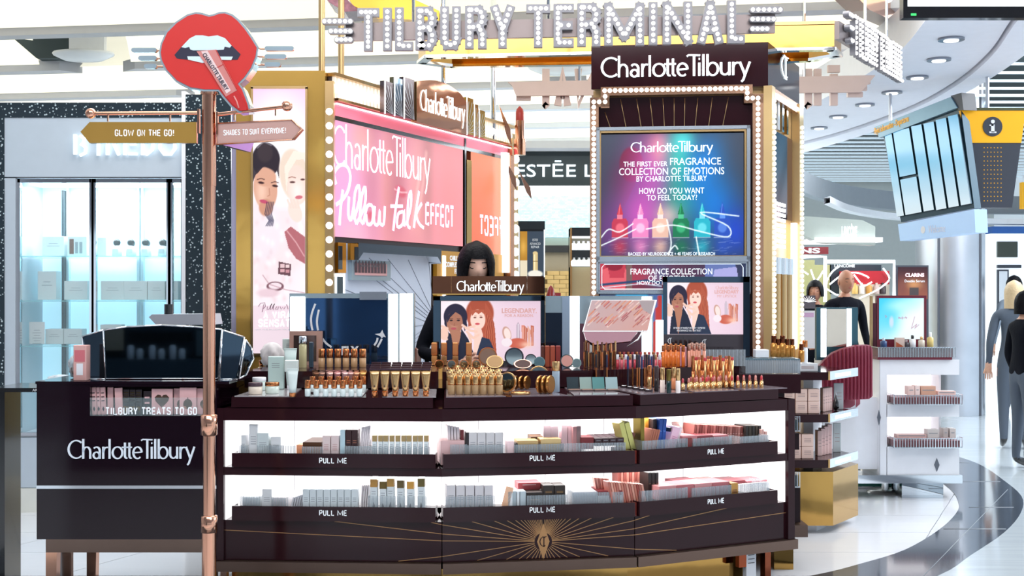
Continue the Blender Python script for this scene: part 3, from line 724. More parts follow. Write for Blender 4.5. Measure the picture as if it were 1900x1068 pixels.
# ---- the receding screen wall
t = thing('screen_wall', 'receding pink lit display wall of the beauty kiosk in a gold frame', 'display wall', (-.5, 8.4, 0))
SWALL = t
sX = lambda px: rp(WM, px, HY)[0]
zAt = lambda px, py: rp(WM, px, py)[1]
mb = MB(WM); mb.box(.0, 2.53, .02, 2.783, -.2, -.02, mat('dark_bronze_casing', '3b2a26', .25, .6)); mb.box(0, 2.53, 2.765, 2.785, -.22, .03, BRASS); mb.build('casing', t)
REED = mat('reeded_light_panel', 'fff3e4', .4, emit='fff0dc', es=.85)
mb = MB(WM); mb.box(.04, 2.5, 2.64, 2.765, -.02, 0, REED)
mb.box(.03, 2.5, 2.625, 2.64, -.02, .03, BRASS); mb.build('lit_fascia', t)
mb = MB(WM)
for k in range(60): mb.box(.05 + k * .041, .05 + k * .041 + .012, 2.642, 2.763, 0, .008, mat('reed', 'f2e0c8', .3, emit='ffeedd', es=.5))
o = mb.build('reed', t, kind='stuff')
bulbs(t, WM, [(.05 + .075 * k, 2.70) for k in range(12)] + [(2.0 + .075 * k, 2.70) for k in range(7)], .026, BULBW, out=.01, seg=8)
# top band above the screen
PB = mat('pink_lit_band', 'e86f84', .2, emit='ee7f92', es=.62)
mb = MB(WM); mb.box(.03, 2.45, 2.54, 2.622, -.02, .0, PB); mb.build('top_band', t, 'pink lit band')
mb = MB(WM); mb.box(.03, 2.45, 2.515, 2.54, -.02, .005, BLACK); mb.build('dark_line', t)
mb = MB(WM); mb.box(.03, 2.5, 2.605, 2.613, .01, .02, LED); mb.build('neon_line', t, 'thin white light line')
s0, s1 = .03, 1.69; zb, zt = 1.835, 2.515; W_, H_ = s1 - s0, zt - zb
A = Art(W_, H_, 260, 150, 'ee9aa6')
A.grad('f2a0c8', 'f0949a', 0, 0, W_, 0); A.glow(.12, .1, .35, .5, 'f6a6d8', .7)
A.glow(.42, .45, .13, .6, 'b86a78', .55); A.glow(.62, .3, .10, .5, 'e0908c', .8); A.glow(.75, .35, .13, .5, 'b5606a', .7); A.glow(1.0, .2, .14, .6, 'e89c98', .8)
A.glow(1.15, .4, .09, .6, 'a8706c', .6); A.glow(1.45, .3, .25, .7, 'f78f92', .9); A.glow(.3, .6, .14, .14, 'f0a9a4', .8)
A.ell(.78, .32, .07, .035, 'd2566a', -10, .02); A.line([(.70, .33), (.78, .315), (.86, .32)], .008, 'f8dada', .8, .01); A.ell(.42, .14, .05, .03, 'd2566a', -10, .02)
A.line([(1.05, .5), (.98, .3), (.93, .1)], .03, 'f4b8b4', .8, .03); A.line([(1.0, .15), (1.08, .4), (1.12, .6)], .03, 'f4b8b4', .7, .03)
A.glow(.2, .0, .2, .12, 'f3b4c8', .9); A.glow(.9, .0, .3, .1, 'e58f98', .8)
A.build('screen', WM @ T(s0, zb, 0), artmat('screen_light', .95), t, 'pink portrait screen', z=.002)
LILT = mat('lilac_screen_text', 'e8f6ff', .4, emit='e9f4ff', es=1.0); LIL2 = mat('lilac_neon_script', 'f4d6ff', .4, emit='f6dcff', es=1.0)
mb = MB(WM)
cx = (sX(620) + sX(797)) / 2; wordmark(mb, cx - .01, 2.375, 1.19, LILT, z=.004, d=.002, h=.255, wt=.062)
mb.build('screen_lettering', t, 'pale wordmark')
mb = MB(WM)
for st in ([(800, 640), (785, 560), (830, 500), (880, 510), (905, 580), (890, 680), (850, 750), (800, 790)], [(850, 680), (835, 800), (825, 940)], [(895, 730), (890, 860), (910, 900), (930, 800)],
           [(930, 900), (970, 760), (968, 650), (940, 700), (930, 850), (950, 930)], [(950, 930), (1010, 800), (1015, 660), (990, 720), (975, 880), (1000, 930)], [(1000, 930), (1030, 800), (1070, 810), (1065, 920), (1030, 930), (1020, 860)],
           [(1085, 800), (1080, 920), (1110, 930), (1122, 830), (1122, 920), (1150, 930), (1158, 800)], [(1262, 660), (1240, 800), (1220, 980)], [(1200, 800), (1290, 800)], [(1290, 840), (1255, 860), (1250, 950), (1290, 930), (1300, 830), (1302, 950)],
           [(1315, 940), (1350, 800), (1350, 690), (1330, 760), (1325, 930), (1345, 960)], [(1410, 690), (1385, 850), (1372, 960)], [(1430, 780), (1390, 860), (1412, 930), (1445, 960)]):
    pts = poly2(WM, zo(420, 180, 3.956, st)); pts = [tuple(p) for p in smooth_path(pts, 3)]
    stroke(mb, pts, .024, .022, .004, .006, LIL2, I4)
x0_, x1_ = sX(788), sX(841); zc = (zAt(815, 378) + zAt(815, 421)) / 2
block(mb, 'EFFECT', (x0_ + x1_) / 2, zc, x1_ - x0_, .165, LIL2, z=.004, wt=.19)
mb.build('screen_script', t, 'lilac script and block lettering')
mb = MB(WM); mb.box(sX(861), sX(864), 1.6, 2.60, -.02, .006, BLACK); mb.box(sX(864), sX(873), 1.2, 2.45, -.02, .01, GOLD); mb.build('divider', t, 'gold divider strip')
A = Art(.66, .8, 60, 60, 'f08058'); A.grad('ea6a44', 'f28a60', 0, 0, .3, .8); A.glow(.45, .2, .15, .3, 'd98a60', .6)  # mirror panel: the reflected orange and lettering are painted on
A.build('side_reflection', WM @ T(sX(873), 1.72, 0), artmat('screen_light', .95), t, 'orange mirror panel with painted reflection', z=.002)
mb = MB(WM); block(mb, 'EFFECT', sX(915), 2.0, sX(944) - sX(893), .16, LIL2, z=.004, wt=.19, flip=True); mb.build('reflected_lettering', t)
mb = MB(WM); mb.box(sX(927), sX(934), 1.66, 2.56, .01, .05, LED); mb.box(sX(936), sX(943), 1.2, 2.55, .0, .05, mat('copper_panel', 'c98e6c', .2, .8)); mb.build('light_tube', t, 'white vertical light tube')
bulbs(t, WM, [(sX(949), zAt(949, 296 + 21.4 * i)) for i in range(12)], .034, BULBW, out=.03, seg=8)
mb = MB(WM); mb.box(sX(944), sX(955), .3, 2.72, -.02, .03, BRASS); mb.build('end_rail', t)
# ---- under the screen: pale ray-lined panel with dark canopy, palette display
PALE = mat('pale_blue_panel', 'bcc8dc', .35, emit='c4d0e6', es=.25)
mb = MB(WM); mb.box(sX(636), sX(800), .9, 1.80, -.02, .0, PALE)
mb.build('lower_panel', t)
mb = MB(WM); zc1 = zAt(720, 461)
mb.ext([(sX(641), 1.80), (sX(797), 1.80), (sX(797), 1.70), (sX(790), 1.745), (sX(650), 1.745), (sX(641), 1.70)], 0, .09, mat('dark_blue_canopy', '232d3b', .2), side=CHROME); mb.build('canopy', t, 'dark canopy with chrome corners')
mb = MB(WM)
u0, v0 = sX(810), 1.30
for k in range(14):
    a = R(95 + k * 12.5); mb.tube([(u0 - .04 + .12 * math.cos(a), v0 + .10 * math.sin(a), .001), (max(sX(640), u0 + 1.3 * math.cos(a)), min(1.72, v0 + 1.3 * math.sin(a)) if math.sin(a) > 0 else max(.95, v0 + 1.3 * math.sin(a)), .001)], .0022, mat('fine_grey_line', '8893a8', .4), 4)
mb.build('ray_line', t, kind='stuff')
mb = MB(WM); x0_, x1_, z0_, z1_ = rect(WM, 645, 717, 483, 520)
mb.box(x0_, x1_, z0_, z1_, 0, .03, mat('clear_frame', 'a9bcc4', .15, alpha=.7)); mb.box(x0_ + .03, x1_ - .05, z0_ + .03, z1_ - .02, .03, .034, PINKPR)
fr = mb.build('swatch_display', t, 'small pink swatch display')
mb = MB(WM)
n = 10
for k in range(n):
    u = x0_ + .04 + (x1_ - x0_ - .12) * k / (n - 1)
    mb.ext([(u - .014, z0_ + .045), (u + .014, z0_ + .045), (u + .014, z0_ + .10), (u, z0_ + .12), (u - .014, z0_ + .10)], .034, .036, mat('dark_swatch', '4a2630', .3))
mb.text('FIND YOUR SHADE', (x0_ + x1_) / 2 - .02, z1_ - .035, PRINT, w=(x1_ - x0_) * .5, h=.012, z=.034)
mb.build('swatch_row', fr)
mb = MB(WM); x0_, x1_, z0_, z1_ = rect(WM, 622, 637, 450, 506)
mb.box(x0_, x1_, z0_, z1_, 0, .02, mat('amber_frame', 'd98a1c', .15, .7)); mb.box(x0_, x0_ + (x1_ - x0_) * .5, z0_ + .02, z1_ - .02, .02, .022, BLACK); mb.build('amber_frame', t)
x0_, x1_, z0_, z1_ = rect(WM, 620, 635, 507, 560); mb = MB(WM); mb.box(x0_, x1_, z0_, z1_, 0, .02, NEONW); mb.box(x0_, x0_ + (x1_ - x0_) * .7, z0_, z1_ - .02, .02, .022, mat('dark_teal', '3a4a52', .3)); mb.build('lit_niche', t)
# gold cabinet beyond, with lettering
x0_, x1_ = sX(806), sX(930)
mb = MB(WM); mb.box(x0_, x1_, .9, zAt(830, 466), -.01, .02, mat('gold_lit_panel', 'b9832c', .3, .5, emit='c9922e', es=.18)); gp = mb.build('gold_cabinet', t)
mb = MB(WM); mb.box(sX(816), sX(820), 1.3, zAt(818, 474), .02, .03, LED)
mb.text('CHILLED', sX(840), zAt(840, 479), SIGNW, w=.17, h=.035, z=.021, bold=.03); mb.text('COMPLEXION', sX(838), zAt(838, 491), SIGNW, w=.27, h=.035, z=.021, bold=.03); mb.text('FIX', sX(842), zAt(842, 503), SIGNW, w=.06, h=.035, z=.021, bold=.03)
mb.build('cabinet_lettering', gp)
# sunburst crest on the wall
CRM = frame(WN + Vector((WD.y, -WD.x, 0)) * .12, WD)
t = thing('crest_sign', 'stepped sunburst crest with bronze mirror plate and lit wordmark atop the pink wall', 'sign', (-.4, 8.0, 2.5))
cu_ = lambda px: rp(CRM, px, HY)[0]; cz_ = lambda px, py: rp(CRM, px, py)[1]
BMIR = mat('bronze_mirror', 'b98468', .06, 1, bump=.08, scale=4)
zb_ = cz_(808, 238); a0, a1 = cu_(763), cu_(856)
top = [(a0, cz_(763, 152))] + [(a0 + (a1 - a0) * i / 8, cz_(763, 152) + .055 * math.sin(math.pi * i / 8) - .01 * i / 8) for i in range(1, 8)] + [(a1, cz_(763, 152) - .03)]
mb = MB(CRM); mb.ext(top + [(a1, zb_), (a0, zb_)], 0, .04, BMIR, side=BRASS); mb.build('mirror_plate', t)
mb = MB(CRM); wordmark(mb, (cu_(769) + cu_(852)) / 2, cz_(810, 196), cu_(852) - cu_(769), NEONW, z=.042, d=.004, h=.14, wt=.07); mb.build('sign_lettering', t, 'white lit wordmark')
FANM = mat('fan_panel', '6a5f62', .15, .8); FANG = mat('fan_gold', 'b08a3c', .2, 1)
for (p0, p1, hh, m, side) in ((741, 761, .23, FANM, -1), (723, 739, .21, DMIRROR, -1), (705, 721, .17, FANM, -1), (858, 871, .23, FANG, 1), (872, 880, .2, GOLD, 1), (881, 893, .17, FANG, 1)):
    x0_, x1_ = cu_(p0), cu_(p1); mb = MB(CRM); mb.box(x0_, x1_, zb_ + .01, zb_ + hh + .03, 0, .03, m, ); f = mb.build('fan_panel', t)
    mb = MB(CRM); fx, fz = (x1_, zb_ + .01) if side < 0 else (x0_, zb_ + .01); Wd = x1_ - x0_; Hh = hh
    for k in range(1, 8):
        a = R(11.5 * k); dx, dz = -side * -math.cos(a), math.sin(a); dx = (-1 if side < 0 else 1) * math.cos(a)
        L_ = min(Wd / max(1e-3, abs(dx)), Hh / max(1e-3, dz)) * .97
        mb.tube([(fx, fz, .031), (fx + dx * L_, fz + dz * L_, .031)], .0016, PRINTW, 4)
    mb.box(x0_, x0_ + .005, zb_, zb_ + hh + .035, .03, .036, LEDP)
    mb.build('ray_line', f, kind='stuff')
# lipstick ornament at the far end
c = WM @ Vector((2.45, 2.55, .1))
t = thing('lipstick_ornament', 'upright red lipstick ornament with copper star blades at the far end of the pink wall', 'ornament', c)
mb = MB(); mb.cyl(c, c + Vector((0, 0, .12)), .045, RGOLD, 14); mb.cyl(c + Vector((0, 0, .12)), c + Vector((0, 0, .26)), .036, RGOLD, 14); mb.build('tube', t)
mb = MB(); mb.lathe([(.032, 0), (.032, .06), (.026, .085), (.005, .11)], mat('red_lipstick', 'c6403a', .3), 14, M=T(*(c + Vector((0, 0, .26))))); mb.build('lipstick_bullet', t)
for dx, dz, hh in ((-.12, .06, .32), (-.08, -.28, .26), (.03, -.34, .22)):
    mb = MB(frame(c + Vector((0, -.05, 0)))); mb.ext([(dx - .04, dz + hh), (dx + .05, dz + hh * .4), (dx + .06, dz), (dx + .02, dz + hh * .25)], 0, .015, RGOLD); mb.build('star_blade', t)
# ---- right fragrance tower
KM = frame((.474, 7.41, 0), (1.034, -.11, 0)); KS = frame((1.508, 7.3, 0), (.369, .8, 0))
kx = lambda px: rp(KM, px, HY)[0]; kz = lambda px, py: rp(KM, px, py)[1]
t = thing('fragrance_tower', 'tall maroon tower edged with bulbs, holding the rainbow perfume screen', 'display tower', (1.15, 7.75, 0))
zh0, zh1 = kz(1425, 160), kz(1425, 78)
x0_, x1_ = 0, kx(1425)
P0 = [(0.474, 7.41), (1.508, 7.3), (1.877, 8.1), (.9, 8.35)]
mb = MB(); mb.ext([(a + .0, b) for a, b in P0], zh0, zh1, MAROON); mb.build('header_box', t)
P1 = [(0.49, 7.47), (1.50, 7.36), (1.855, 8.1), (.92, 8.33)]
mb = MB(); mb.ext(P1, .02, zh0, mat('warm_gold_body', 'e6bf86', .22, .45)); mb.build('body', t)  # LED wash on the gold put into a paler, less metallic colour
mb = MB(KM); wordmark(mb, (kx(1116) + kx(1392)) / 2, kz(1254, 122), kx(1392) - kx(1116), NEONW, z=.002, d=.015, h=.125); mb.build('header_lettering', t, 'white lit wordmark')
def monogram(mb, M, cx, cy, h, m, z=.002, d=.003, wt=.10):
    A_ = M @ T(cx, cy, 0) @ Matrix.Diagonal((h, h, 1, 1))
    B0 = mb.M; mb.M = I4
    stroke(mb, arc(0, 0, .33, .42, 55, 305, 16), wt, wt * .5, z, z + d, m, A_)
    stroke(mb, [(.05, -.45), (.05, .45)], wt, wt * .5, z, z + d, m, A_)
    stroke(mb, [(-.1, .47), (.05, .44), (.3, .47)], wt, wt * .6, z, z + d, m, A_)
    stroke(mb, [(-.05, -.46), (.15, -.46)], wt, wt * .6, z, z + d, m, A_)
    mb.M = B0
mb = MB(); M_ = KS; u, v = rp(KS, 1456, 125); monogram(mb, KS @ Matrix.Translation((u, v, 0)) @ Matrix.Diagonal((2.0, 1, 1, 1)), 0, 0, .15, NEONW, d=.004, wt=.075); mb.build('header_monogram', t, 'white lit round monogram')
# stepped bulb border
COP = mat('copper_board', 'd0a284', .22, .85)
def kbox(mb, a0, a1, b0, b1, z0, z1, m, pm=None):
    pm = pm or 1250
    mb.box(kx(a0), kx(a1), kz(pm, b1), kz(pm, b0), z0, z1, m)
mb = MB(KM)
mb.box(kx(1115), kx(1396), kz(1255, 176), kz(1255, 160), -.06, .02, COP); mb.box(kx(1115), kx(1131), kz(1255, 199), kz(1255, 176), -.06, .02, COP); mb.box(kx(1095), kx(1131), kz(1100, 199), kz(1100, 182), -.06, .02, COP)
mb.box(kx(1380), kx(1396), kz(1395, 192), kz(1395, 174), -.06, .02, COP); mb.box(kx(1380), kx(1416), kz(1395, 192), kz(1395, 175), -.06, .02, COP)
mb.box(kx(1095), kx(1111), .3, kz(1100, 182), -.06, .02, COP); mb.box(kx(1396), kx(1416), .3, kz(1405, 176), -.06, .02, COP)
mb.build('bulb_board', t)
bp = [(kx(1122 + 9.75 * i), kz(1255, 167)) for i in range(28)]
bp += [(kx(1123), kz(1110, 180)), (kx(1123), kz(1110, 190)), (kx(1112), kz(1110, 190)), (kx(1386), kz(1390, 173)), (kx(1386), kz(1390, 183)), (kx(1396), kz(1390, 183))]
bp += [(kx(1102), kz(1102, 190 + 9.8 * i)) for i in range(48)] + [(kx(1406), kz(1406, 183 + 9.8 * i)) for i in range(49)]
bulbs(t, KM, bp, .0138, BULBW, out=.02, seg=8)
mb = MB(KM); mb.box(kx(1111), kx(1396), kz(1250, 240), kz(1250, 178), -.055, -.02, MAROON); mb.box(kx(1111), kx(1396), .3, kz(1250, 240), -.055, -.03, MAROOND); ip = mb.build('inner_panel', t)
mb = MB(KM)
for a, b in ((1122, 1133), (1151, 1162), (1181, 1190), (1206, 1212), (1230, 1233), (1251, 1251), (1271, 1270), (1295, 1290), (1322, 1315), (1352, 1341)):
    mb.tube([(kx(a), kz(1250, 181 if a > 1130 else 205), -.018), (kx(b), kz(1250, 236), -.018)], .0022, BRASS, 4)
mb.build('ray_line', ip)
mb = MB(KM); SILV = mat('silver_frame', 'b9c2cc', .25, .8)
def frm(mb, a0, a1, b0, b1, wd, z0, z1, m):
    xs0, xs1, zs0, zs1 = kx(a0), kx(a1), kz(1250, b1), kz(1250, b0); w_ = wd
    mb.box(xs0, xs1, zs0, zs0 + w_, z0, z1, m); mb.box(xs0, xs1, zs1 - w_, zs1, z0, z1, m); mb.box(xs0, xs0 + w_, zs0, zs1, z0, z1, m); mb.box(xs1 - w_, xs1, zs0, zs1, z0, z1, m)
frm(mb, 1107, 1391, 236, 482, .02, -.02, .05, SILV); frm(mb, 1112, 1384, 243, 478, .012, -.02, .045, BRASS)
frm(mb, 1107, 1391, 482, 545, .012, -.02, .05, SILV); frm(mb, 1111, 1386, 486, 541, .01, -.02, .045, SILV); mb.build('screen_frame', t)
# rainbow screen picture
A = Art(264, 228, 264, 228, '3a4152')
o_ = lambda x, y: (x - 1115, 477 - y)
A.grad('30364a', '464e5e', 0, 0, 0, 228)
A.ell(*o_(1172, 305), 22, 32, '6e2436', soft=4); A.glow(*o_(1160, 330), 30, 40, '5a2540', .6)
A.poly([o_(1225, 250), (o_(1275, 250)), o_(1390, 480), o_(1110, 480)], '2a4a7a', .35)
A.glow(*o_(1215, 320), 45, 75, 'd95ac0', .75, 10); A.glow(*o_(1190, 400), 50, 60, 'e85ac8', .75); A.glow(*o_(1225, 275), 22, 35, 'ff9ab0', .8)
A.glow(*o_(1262, 300), 24, 55, '3fd6b4', .8); A.glow(*o_(1268, 262), 22, 24, '58e4e0', .85); A.glow(*o_(1265, 370), 35, 50, '2aa878', .75)
A.glow(*o_(1305, 310), 34, 60, '1f8ff0', .75, -15); A.glow(*o_(1325, 380), 45, 60, '1580e0', .8); A.glow(*o_(1365, 430), 30, 45, '1f46d0', .8)
A.glow(*o_(1130, 430), 30, 50, '7a3c8c', .6); A.glow(*o_(1240, 400), 22, 20, 'ffd8c8', .6)
for x, c, c2, h in ((1151, 'c8384c', 'ff8c98', 0), (1189, 'f08ac0', 'ffe0f4', 1), (1226, 'f0c2a8', 'fff0e4', 2), (1264, '157a4c', '50d090', 3), (1303, '28b8c8', '90f0f8', 3), (1340, '2a50b8', '70a0f0', 2)):
    A.poly([o_(x - 15, 440), o_(x - 15, 412), o_(x - 11, 405), o_(x + 11, 405), o_(x + 15, 412), o_(x + 15, 440)], c, .9)
    A.ell(*o_(x, 423), 8, 9, c2, soft=3, a=.6); A.rect(x - 5 - 1115, x + 5 - 1115, 477 - 406, 477 - 396, c2, .8)
    A.poly([o_(x - 6, 398), o_(x, 376), o_(x + 6, 398)], c, 1); A.line([o_(x - 2, 397), o_(x, 380)], 1.2, c2, .8)
    A.glow(*o_(x, 458), 14, 16, c, .75); A.line([o_(x - 15, 441), o_(x + 15, 441)], 1.3, 'ffffff', .5)
for k in range(70):
    y = rr.uniform(443, 476); x = rr.uniform(1115, 1378); A.line([o_(x, y), o_(x + rr.uniform(4, 14), y - 1)], .9, 'ffffff', .22)
for pts in ([(1116, 440), (1130, 425), (1150, 430), (1175, 415)], [(1116, 455), (1150, 440), (1180, 425)], [(1238, 408), (1246, 450), (1240, 476)], [(1200, 425), (1250, 418), (1300, 430), (1350, 440), (1350, 420), (1300, 395), (1370, 402)], [(1240, 470), (1252, 456), (1258, 462)], [(1292, 440), (1298, 476)]):
    A.line(smooth2 := [tuple(o_(*p)) for p in [tuple(q) for q in smooth_path(pts, 5)]], 2.4, 'f4ffff', .9, 1.5)
MK = KM @ T(kx(1115), kz(1250, 477), 0) @ Matrix.Diagonal(((kx(1379) - kx(1115)) / 264, (kz(1250, 249) - kz(1250, 477)) / 228, 1, 1))
A.build('screen', MK, artmat('screen_light', .95), t, 'rainbow perfume bottle screen', z=.03)
mb = MB(KM)
def kt(s_, a0, a1, b0, b1, m=LILT, **k): mb.text(s_, (kx(a0) + kx(a1)) / 2, kz(1250, (b0 + b1) / 2), m, w=kx(a1) - kx(a0), h=kz(1250, b0) - kz(1250, b1), z=.033, **k)
wordmark(mb, (kx(1171) + kx(1322)) / 2, kz(1250, 273), kx(1322) - kx(1171), LILT, z=.033, d=.002, h=.062)
kt('THE FIRST EVER', 1157, 1238, 300, 309); kt('FRAGRANCE', 1243, 1337, 294, 307); kt('COLLECTION OF EMOTIONS', 1149, 1343, 312, 325); kt('BY CHARLOTTE TILBURY', 1181, 1311, 327, 337)
kt('HOW DO YOU WANT', 1186, 1306, 349, 360); kt('TO FEEL TODAY?', 1200, 1293, 362, 372); kt('BACKED BY NEUROSCIENCE + 40 YEARS OF RESEARCH', 1166, 1326, 468, 474)
mb.build('screen_lettering', t, 'pale fragrance slogan lettering')
A = Art(270, 52, 200, 48, '35384a'); o_ = lambda x, y: (x - 1113, 539 - y)
A.grad('8a2a3c', '303a58', 0, 0, 270, 0); A.rect(0, 48, 0, 52, 'c23a4c'); A.ell(*o_(1140, 492), 16, 10, '8f1e34'); A.poly([o_(1118, 500), o_(1128, 496), o_(1132, 515), o_(1158, 515), o_(1160, 497), o_(1166, 505), o_(1160, 535), o_(1120, 532)], 'e0606a'); A.rect(50, 60, 0, 52, '7a5a58')
A.rect(60, 110, 10, 40, 'b83c54', .7); A.glow(*o_(1225, 510), 20, 30, '50608a', .7); A.rect(195, 250, 0, 52, '6f86c8', .8); A.poly([o_(1325, 500), o_(1365, 495), o_(1368, 515), o_(1322, 518)], 'a9a8dc'); A.line([o_(1116, 528), o_(1200, 520), o_(1260, 530)], 4, '26406a'); A.line([o_(1115, 534), o_(1190, 526), o_(1270, 536)], 1.5, 'e0f0ff')
A.build('lower_screen', KM @ T(kx(1113), kz(1250, 539), 0) @ Matrix.Diagonal(((kx(1384) - kx(1113)) / 270, (kz(1250, 487) - kz(1250, 539)) / 52, 1, 1)), artmat('screen_light', .95), t, 'red armchair picture screen', z=.03)
mb = MB(KM); kt('FRAGRANCE COLLECTION', 1170, 1321, 498, 509); kt('OF EMOTIONS', 1203, 1288, 511, 521); kt('HOW DO YOU WANT TO FEEL', 1182, 1320, 521, 528)
for pts in ([(1122, 490), (1374, 490), (1378, 496), (1378, 530), (1372, 536), (1122, 536), (1117, 530), (1117, 496), (1122, 490)],): stroke(mb, [(kx(a), kz(1250, b)) for a, b in pts], .004, .004, .032, .034, LILT, I4)
mb.build('lower_lettering', t)
A = Art(270, 110, 60, 30, '5070a8'); A.rect(0, 30, 0, 110, '4a5a78'); A.rect(30, 90, 60, 110, '4fa8d8'); A.poly([(110, 110), (190, 110), (140, 0), (90, 0)], 'c2403c'); A.poly([(190, 110), (270, 110), (270, 0), (170, 0)], 'b8688c', .8)  # mirrored base panel, its reflection painted as flat glowing colours
A.build('painted_reflection', KM @ T(kx(1113), kz(1250, 655), 0) @ Matrix.Diagonal(((kx(1384) - kx(1113)) / 270, .001 * 3.17, 1, 1)), artmat('screen_light', .95), t, z=-.02)
# side face
sx_ = lambda px: rp(KS, px, HY)[0]; sz_ = lambda px, py: rp(KS, px, py)[1]
zt1, zt0 = sz_(1454, 172), .35
mb = MB(KS)
for a, b in ((1423, 1430), (1475, 1483)): mb.box(sx_(a) + .0, sx_(b) - .01, .3, zh0, -.02, .03, mat('warm_gold_post', 'f0cd92', .2, .5))
mb.box(sx_(1430), sx_(1478), zh0 - .06, zh0, -.02, .02, COP); mb.build('side_frame', t)
bulbs(t, KS, [(sx_(1427), 1.12 + .031 * i) for i in range(50)] + [(sx_(1479.5), 1.12 + .031 * i) for i in range(48)], .013, BULBW, out=.03, seg=8)
mb = MB(KS); mb.box(sx_(1431), sx_(1474), zh0 - .05, zh0 - .03, .02, .03, LED); mb.build('light_strip', t, 'thin white light strip'); mb = MB(KS); mb.box(sx_(1467), sx_(1471), 1.15, 1.95, .0, .03, LED); mb.build('light_strip', t, 'thin white light strip')
mb = MB(KS); mb.box(sx_(1432), sx_(1473), sz_(1452, 405), sz_(1452, 248), -.03, -.01, mat('plum_mirror', '6b3a48', .08, .9, var=.3, scale=3)); mb.build('side_mirror', t)
mb = MB(KS)
for k, a in enumerate((1433, 1438, 1444, 1452, 1460)): mb.box(sx_(a), sx_(a + 3), sz_(1452, 244), sz_(1452, 185 + 3 * k), -.02, .0, [CHROME, GOLD, WHITEG][k % 3])
mb.build('deco_rail', t)
mb = MB(KS)
for a in (1440, 1452, 1462):
    p = KS @ Vector((sx_(a), 0, .0)); mb.M = I4; mb.cyl((p.x, p.y, 1.12), (p.x, p.y, 1.62), .028, BRASS, 14); mb.cyl((p.x, p.y, 1.62), (p.x, p.y, 1.72), .034, CHROME, 14)
mb.build('brass_tube', t)
mb = MB(KS)
for i in range(5):
    for j in range(9): mb.box(sx_(1433) + i * .07, sx_(1433) + i * .07 + .035, 1.78 + j * .032, 1.78 + j * .032 + .02, .0, .012, LEDP)
mb.build('light_grid', t, kind='stuff')
# ================================================================== OVERHEAD SIGNS AND SIGNPOST
def along(pts, step):
    out = []; d = 0; nxt = 0
    for (x0, y0), (x1, y1) in zip(pts, pts[1:]):
        L = math.hypot(x1 - x0, y1 - y0)
        while nxt <= d + L + 1e-6:
            t = (nxt - d) / L if L else 0; out.append((x0 + (x1 - x0) * t, y0 + (y1 - y0) * t)); nxt += step
        d += L
    return out
def even(pts, step):
    L = sum(math.hypot(b[0] - a[0], b[1] - a[1]) for a, b in zip(pts, pts[1:])); n = max(1, round(L / step)); return along(pts, L / n * .99999)
def marquee(name, label, M, letters, hgt, boxes, wings, tilt, bar, withbulbs=True, m=GREYM, sw=.04, flip=False, step=.028):
    """letters on a bar; M local frame (x right, y up); boxes = [(x0,x1,ybase)]"""
    base = M @ Vector(((boxes[0][0] + boxes[-1][1]) / 2, boxes[0][2], 0))
    t = thing(name, label, 'sign', base)
    bl = []
    for ch, (x0, x1, yb) in zip(letters, boxes):
        mb = MB(M); i_ = sw / 2
        for st in LET[ch]:
            pts = [(x0 + i_ + (x1 - x0 - sw) * a, yb + i_ + (hgt - sw) * b) for a, b in st]
            if ch == 'I': pts = [((x0 + x1) / 2, y) for _, y in pts]
            for a, b in zip(pts, pts[1:]):
                dx, dy = b[0] - a[0], b[1] - a[1]; L = math.hypot(dx, dy); ux, uy = dx / L * i_ * .95, dy / L * i_ * .95
                A_, B_ = (a[0] - ux, a[1] - uy), (b[0] + ux, b[1] + uy); nx, ny = -uy / .95, ux / .95
                q = [(A_[0] + nx, A_[1] + ny), (B_[0] + nx, B_[1] + ny), (B_[0] - nx, B_[1] - ny), (A_[0] - nx, A_[1] - ny)]
                zz_ = .012 + .0004 * (len(mb.v) // 8 % 9); mb.ext(q, -.02, zz_, m)
            bl += even(pts, step)
        mb.build('letter', t)
    for (x0, x1, y0, y1) in wings:
        mb = MB(M); r = (y1 - y0) / 2
        q = [(x0 + r - r * math.sin(R(a)), (y0 + y1) / 2 + r * math.cos(R(a))) for a in range(0, 181, 30)] + [(x1 - r + r * math.sin(R(a)), (y0 + y1) / 2 - r * math.cos(R(a))) for a in range(0, 181, 30)]
        mb.ext(q, -.02, .014, m); mb.build('wing_bar', t)
        bl += even([(x0 + r, (y0 + y1) / 2), (x1 - r, (y0 + y1) / 2)], step)
    mb = MB(M); mb.ext(bar, -.05, -.024, TAUPE); mb.build('back_bar', t)
    return t, bl
YS = 6.6; s_ = YS / F
SM_ = frame((0, YS, 0)); mx_ = lambda px: (px - CX) * s_; mz_ = lambda py: CZ - (py - HY) * s_
LB = [('T', 663, 704), ('I', 711, 727), ('L', 733, 767), ('B', 771, 810), ('U', 817, 855), ('R', 863, 903), ('Y', 911, 954), ('T', 976, 1021), ('E', 1027, 1065), ('R', 1071, 1114), ('M', 1121, 1195), ('I', 1203, 1220), ('N', 1229, 1284), ('A', 1294, 1341), ('L', 1349, 1382)]
ly = lambda x: 96 - (x - 663) * 15.5 / 720
boxes = [(mx_(a), mx_(b), mz_(ly((a + b) / 2))) for _, a, b in LB]
wg = [(mx_(597), mx_(656), mz_(46), mz_(35)), (mx_(609), mx_(656), mz_(64), mz_(53)), (mx_(620), mx_(656), mz_(80), mz_(69)),
      (mx_(1390), mx_(1453), mz_(25), mz_(13)), (mx_(1390), mx_(1440), mz_(42), mz_(31)), (mx_(1390), mx_(1428), mz_(60), mz_(49))]
bar = [(mx_(640), mz_(74)), (mx_(1440), mz_(59)), (mx_(1440), mz_(24)), (mx_(640), mz_(41))]
t, bl = marquee('bulb_letter_sign', 'front overhead sign of grey block letters studded with white bulbs', SM_, [c for c, _, _ in LB], 80 * s_, boxes, wg, 0, bar, sw=.046, step=.0285)
bulbs(t, SM_, bl, .0112, BULB, out=.014, seg=8)
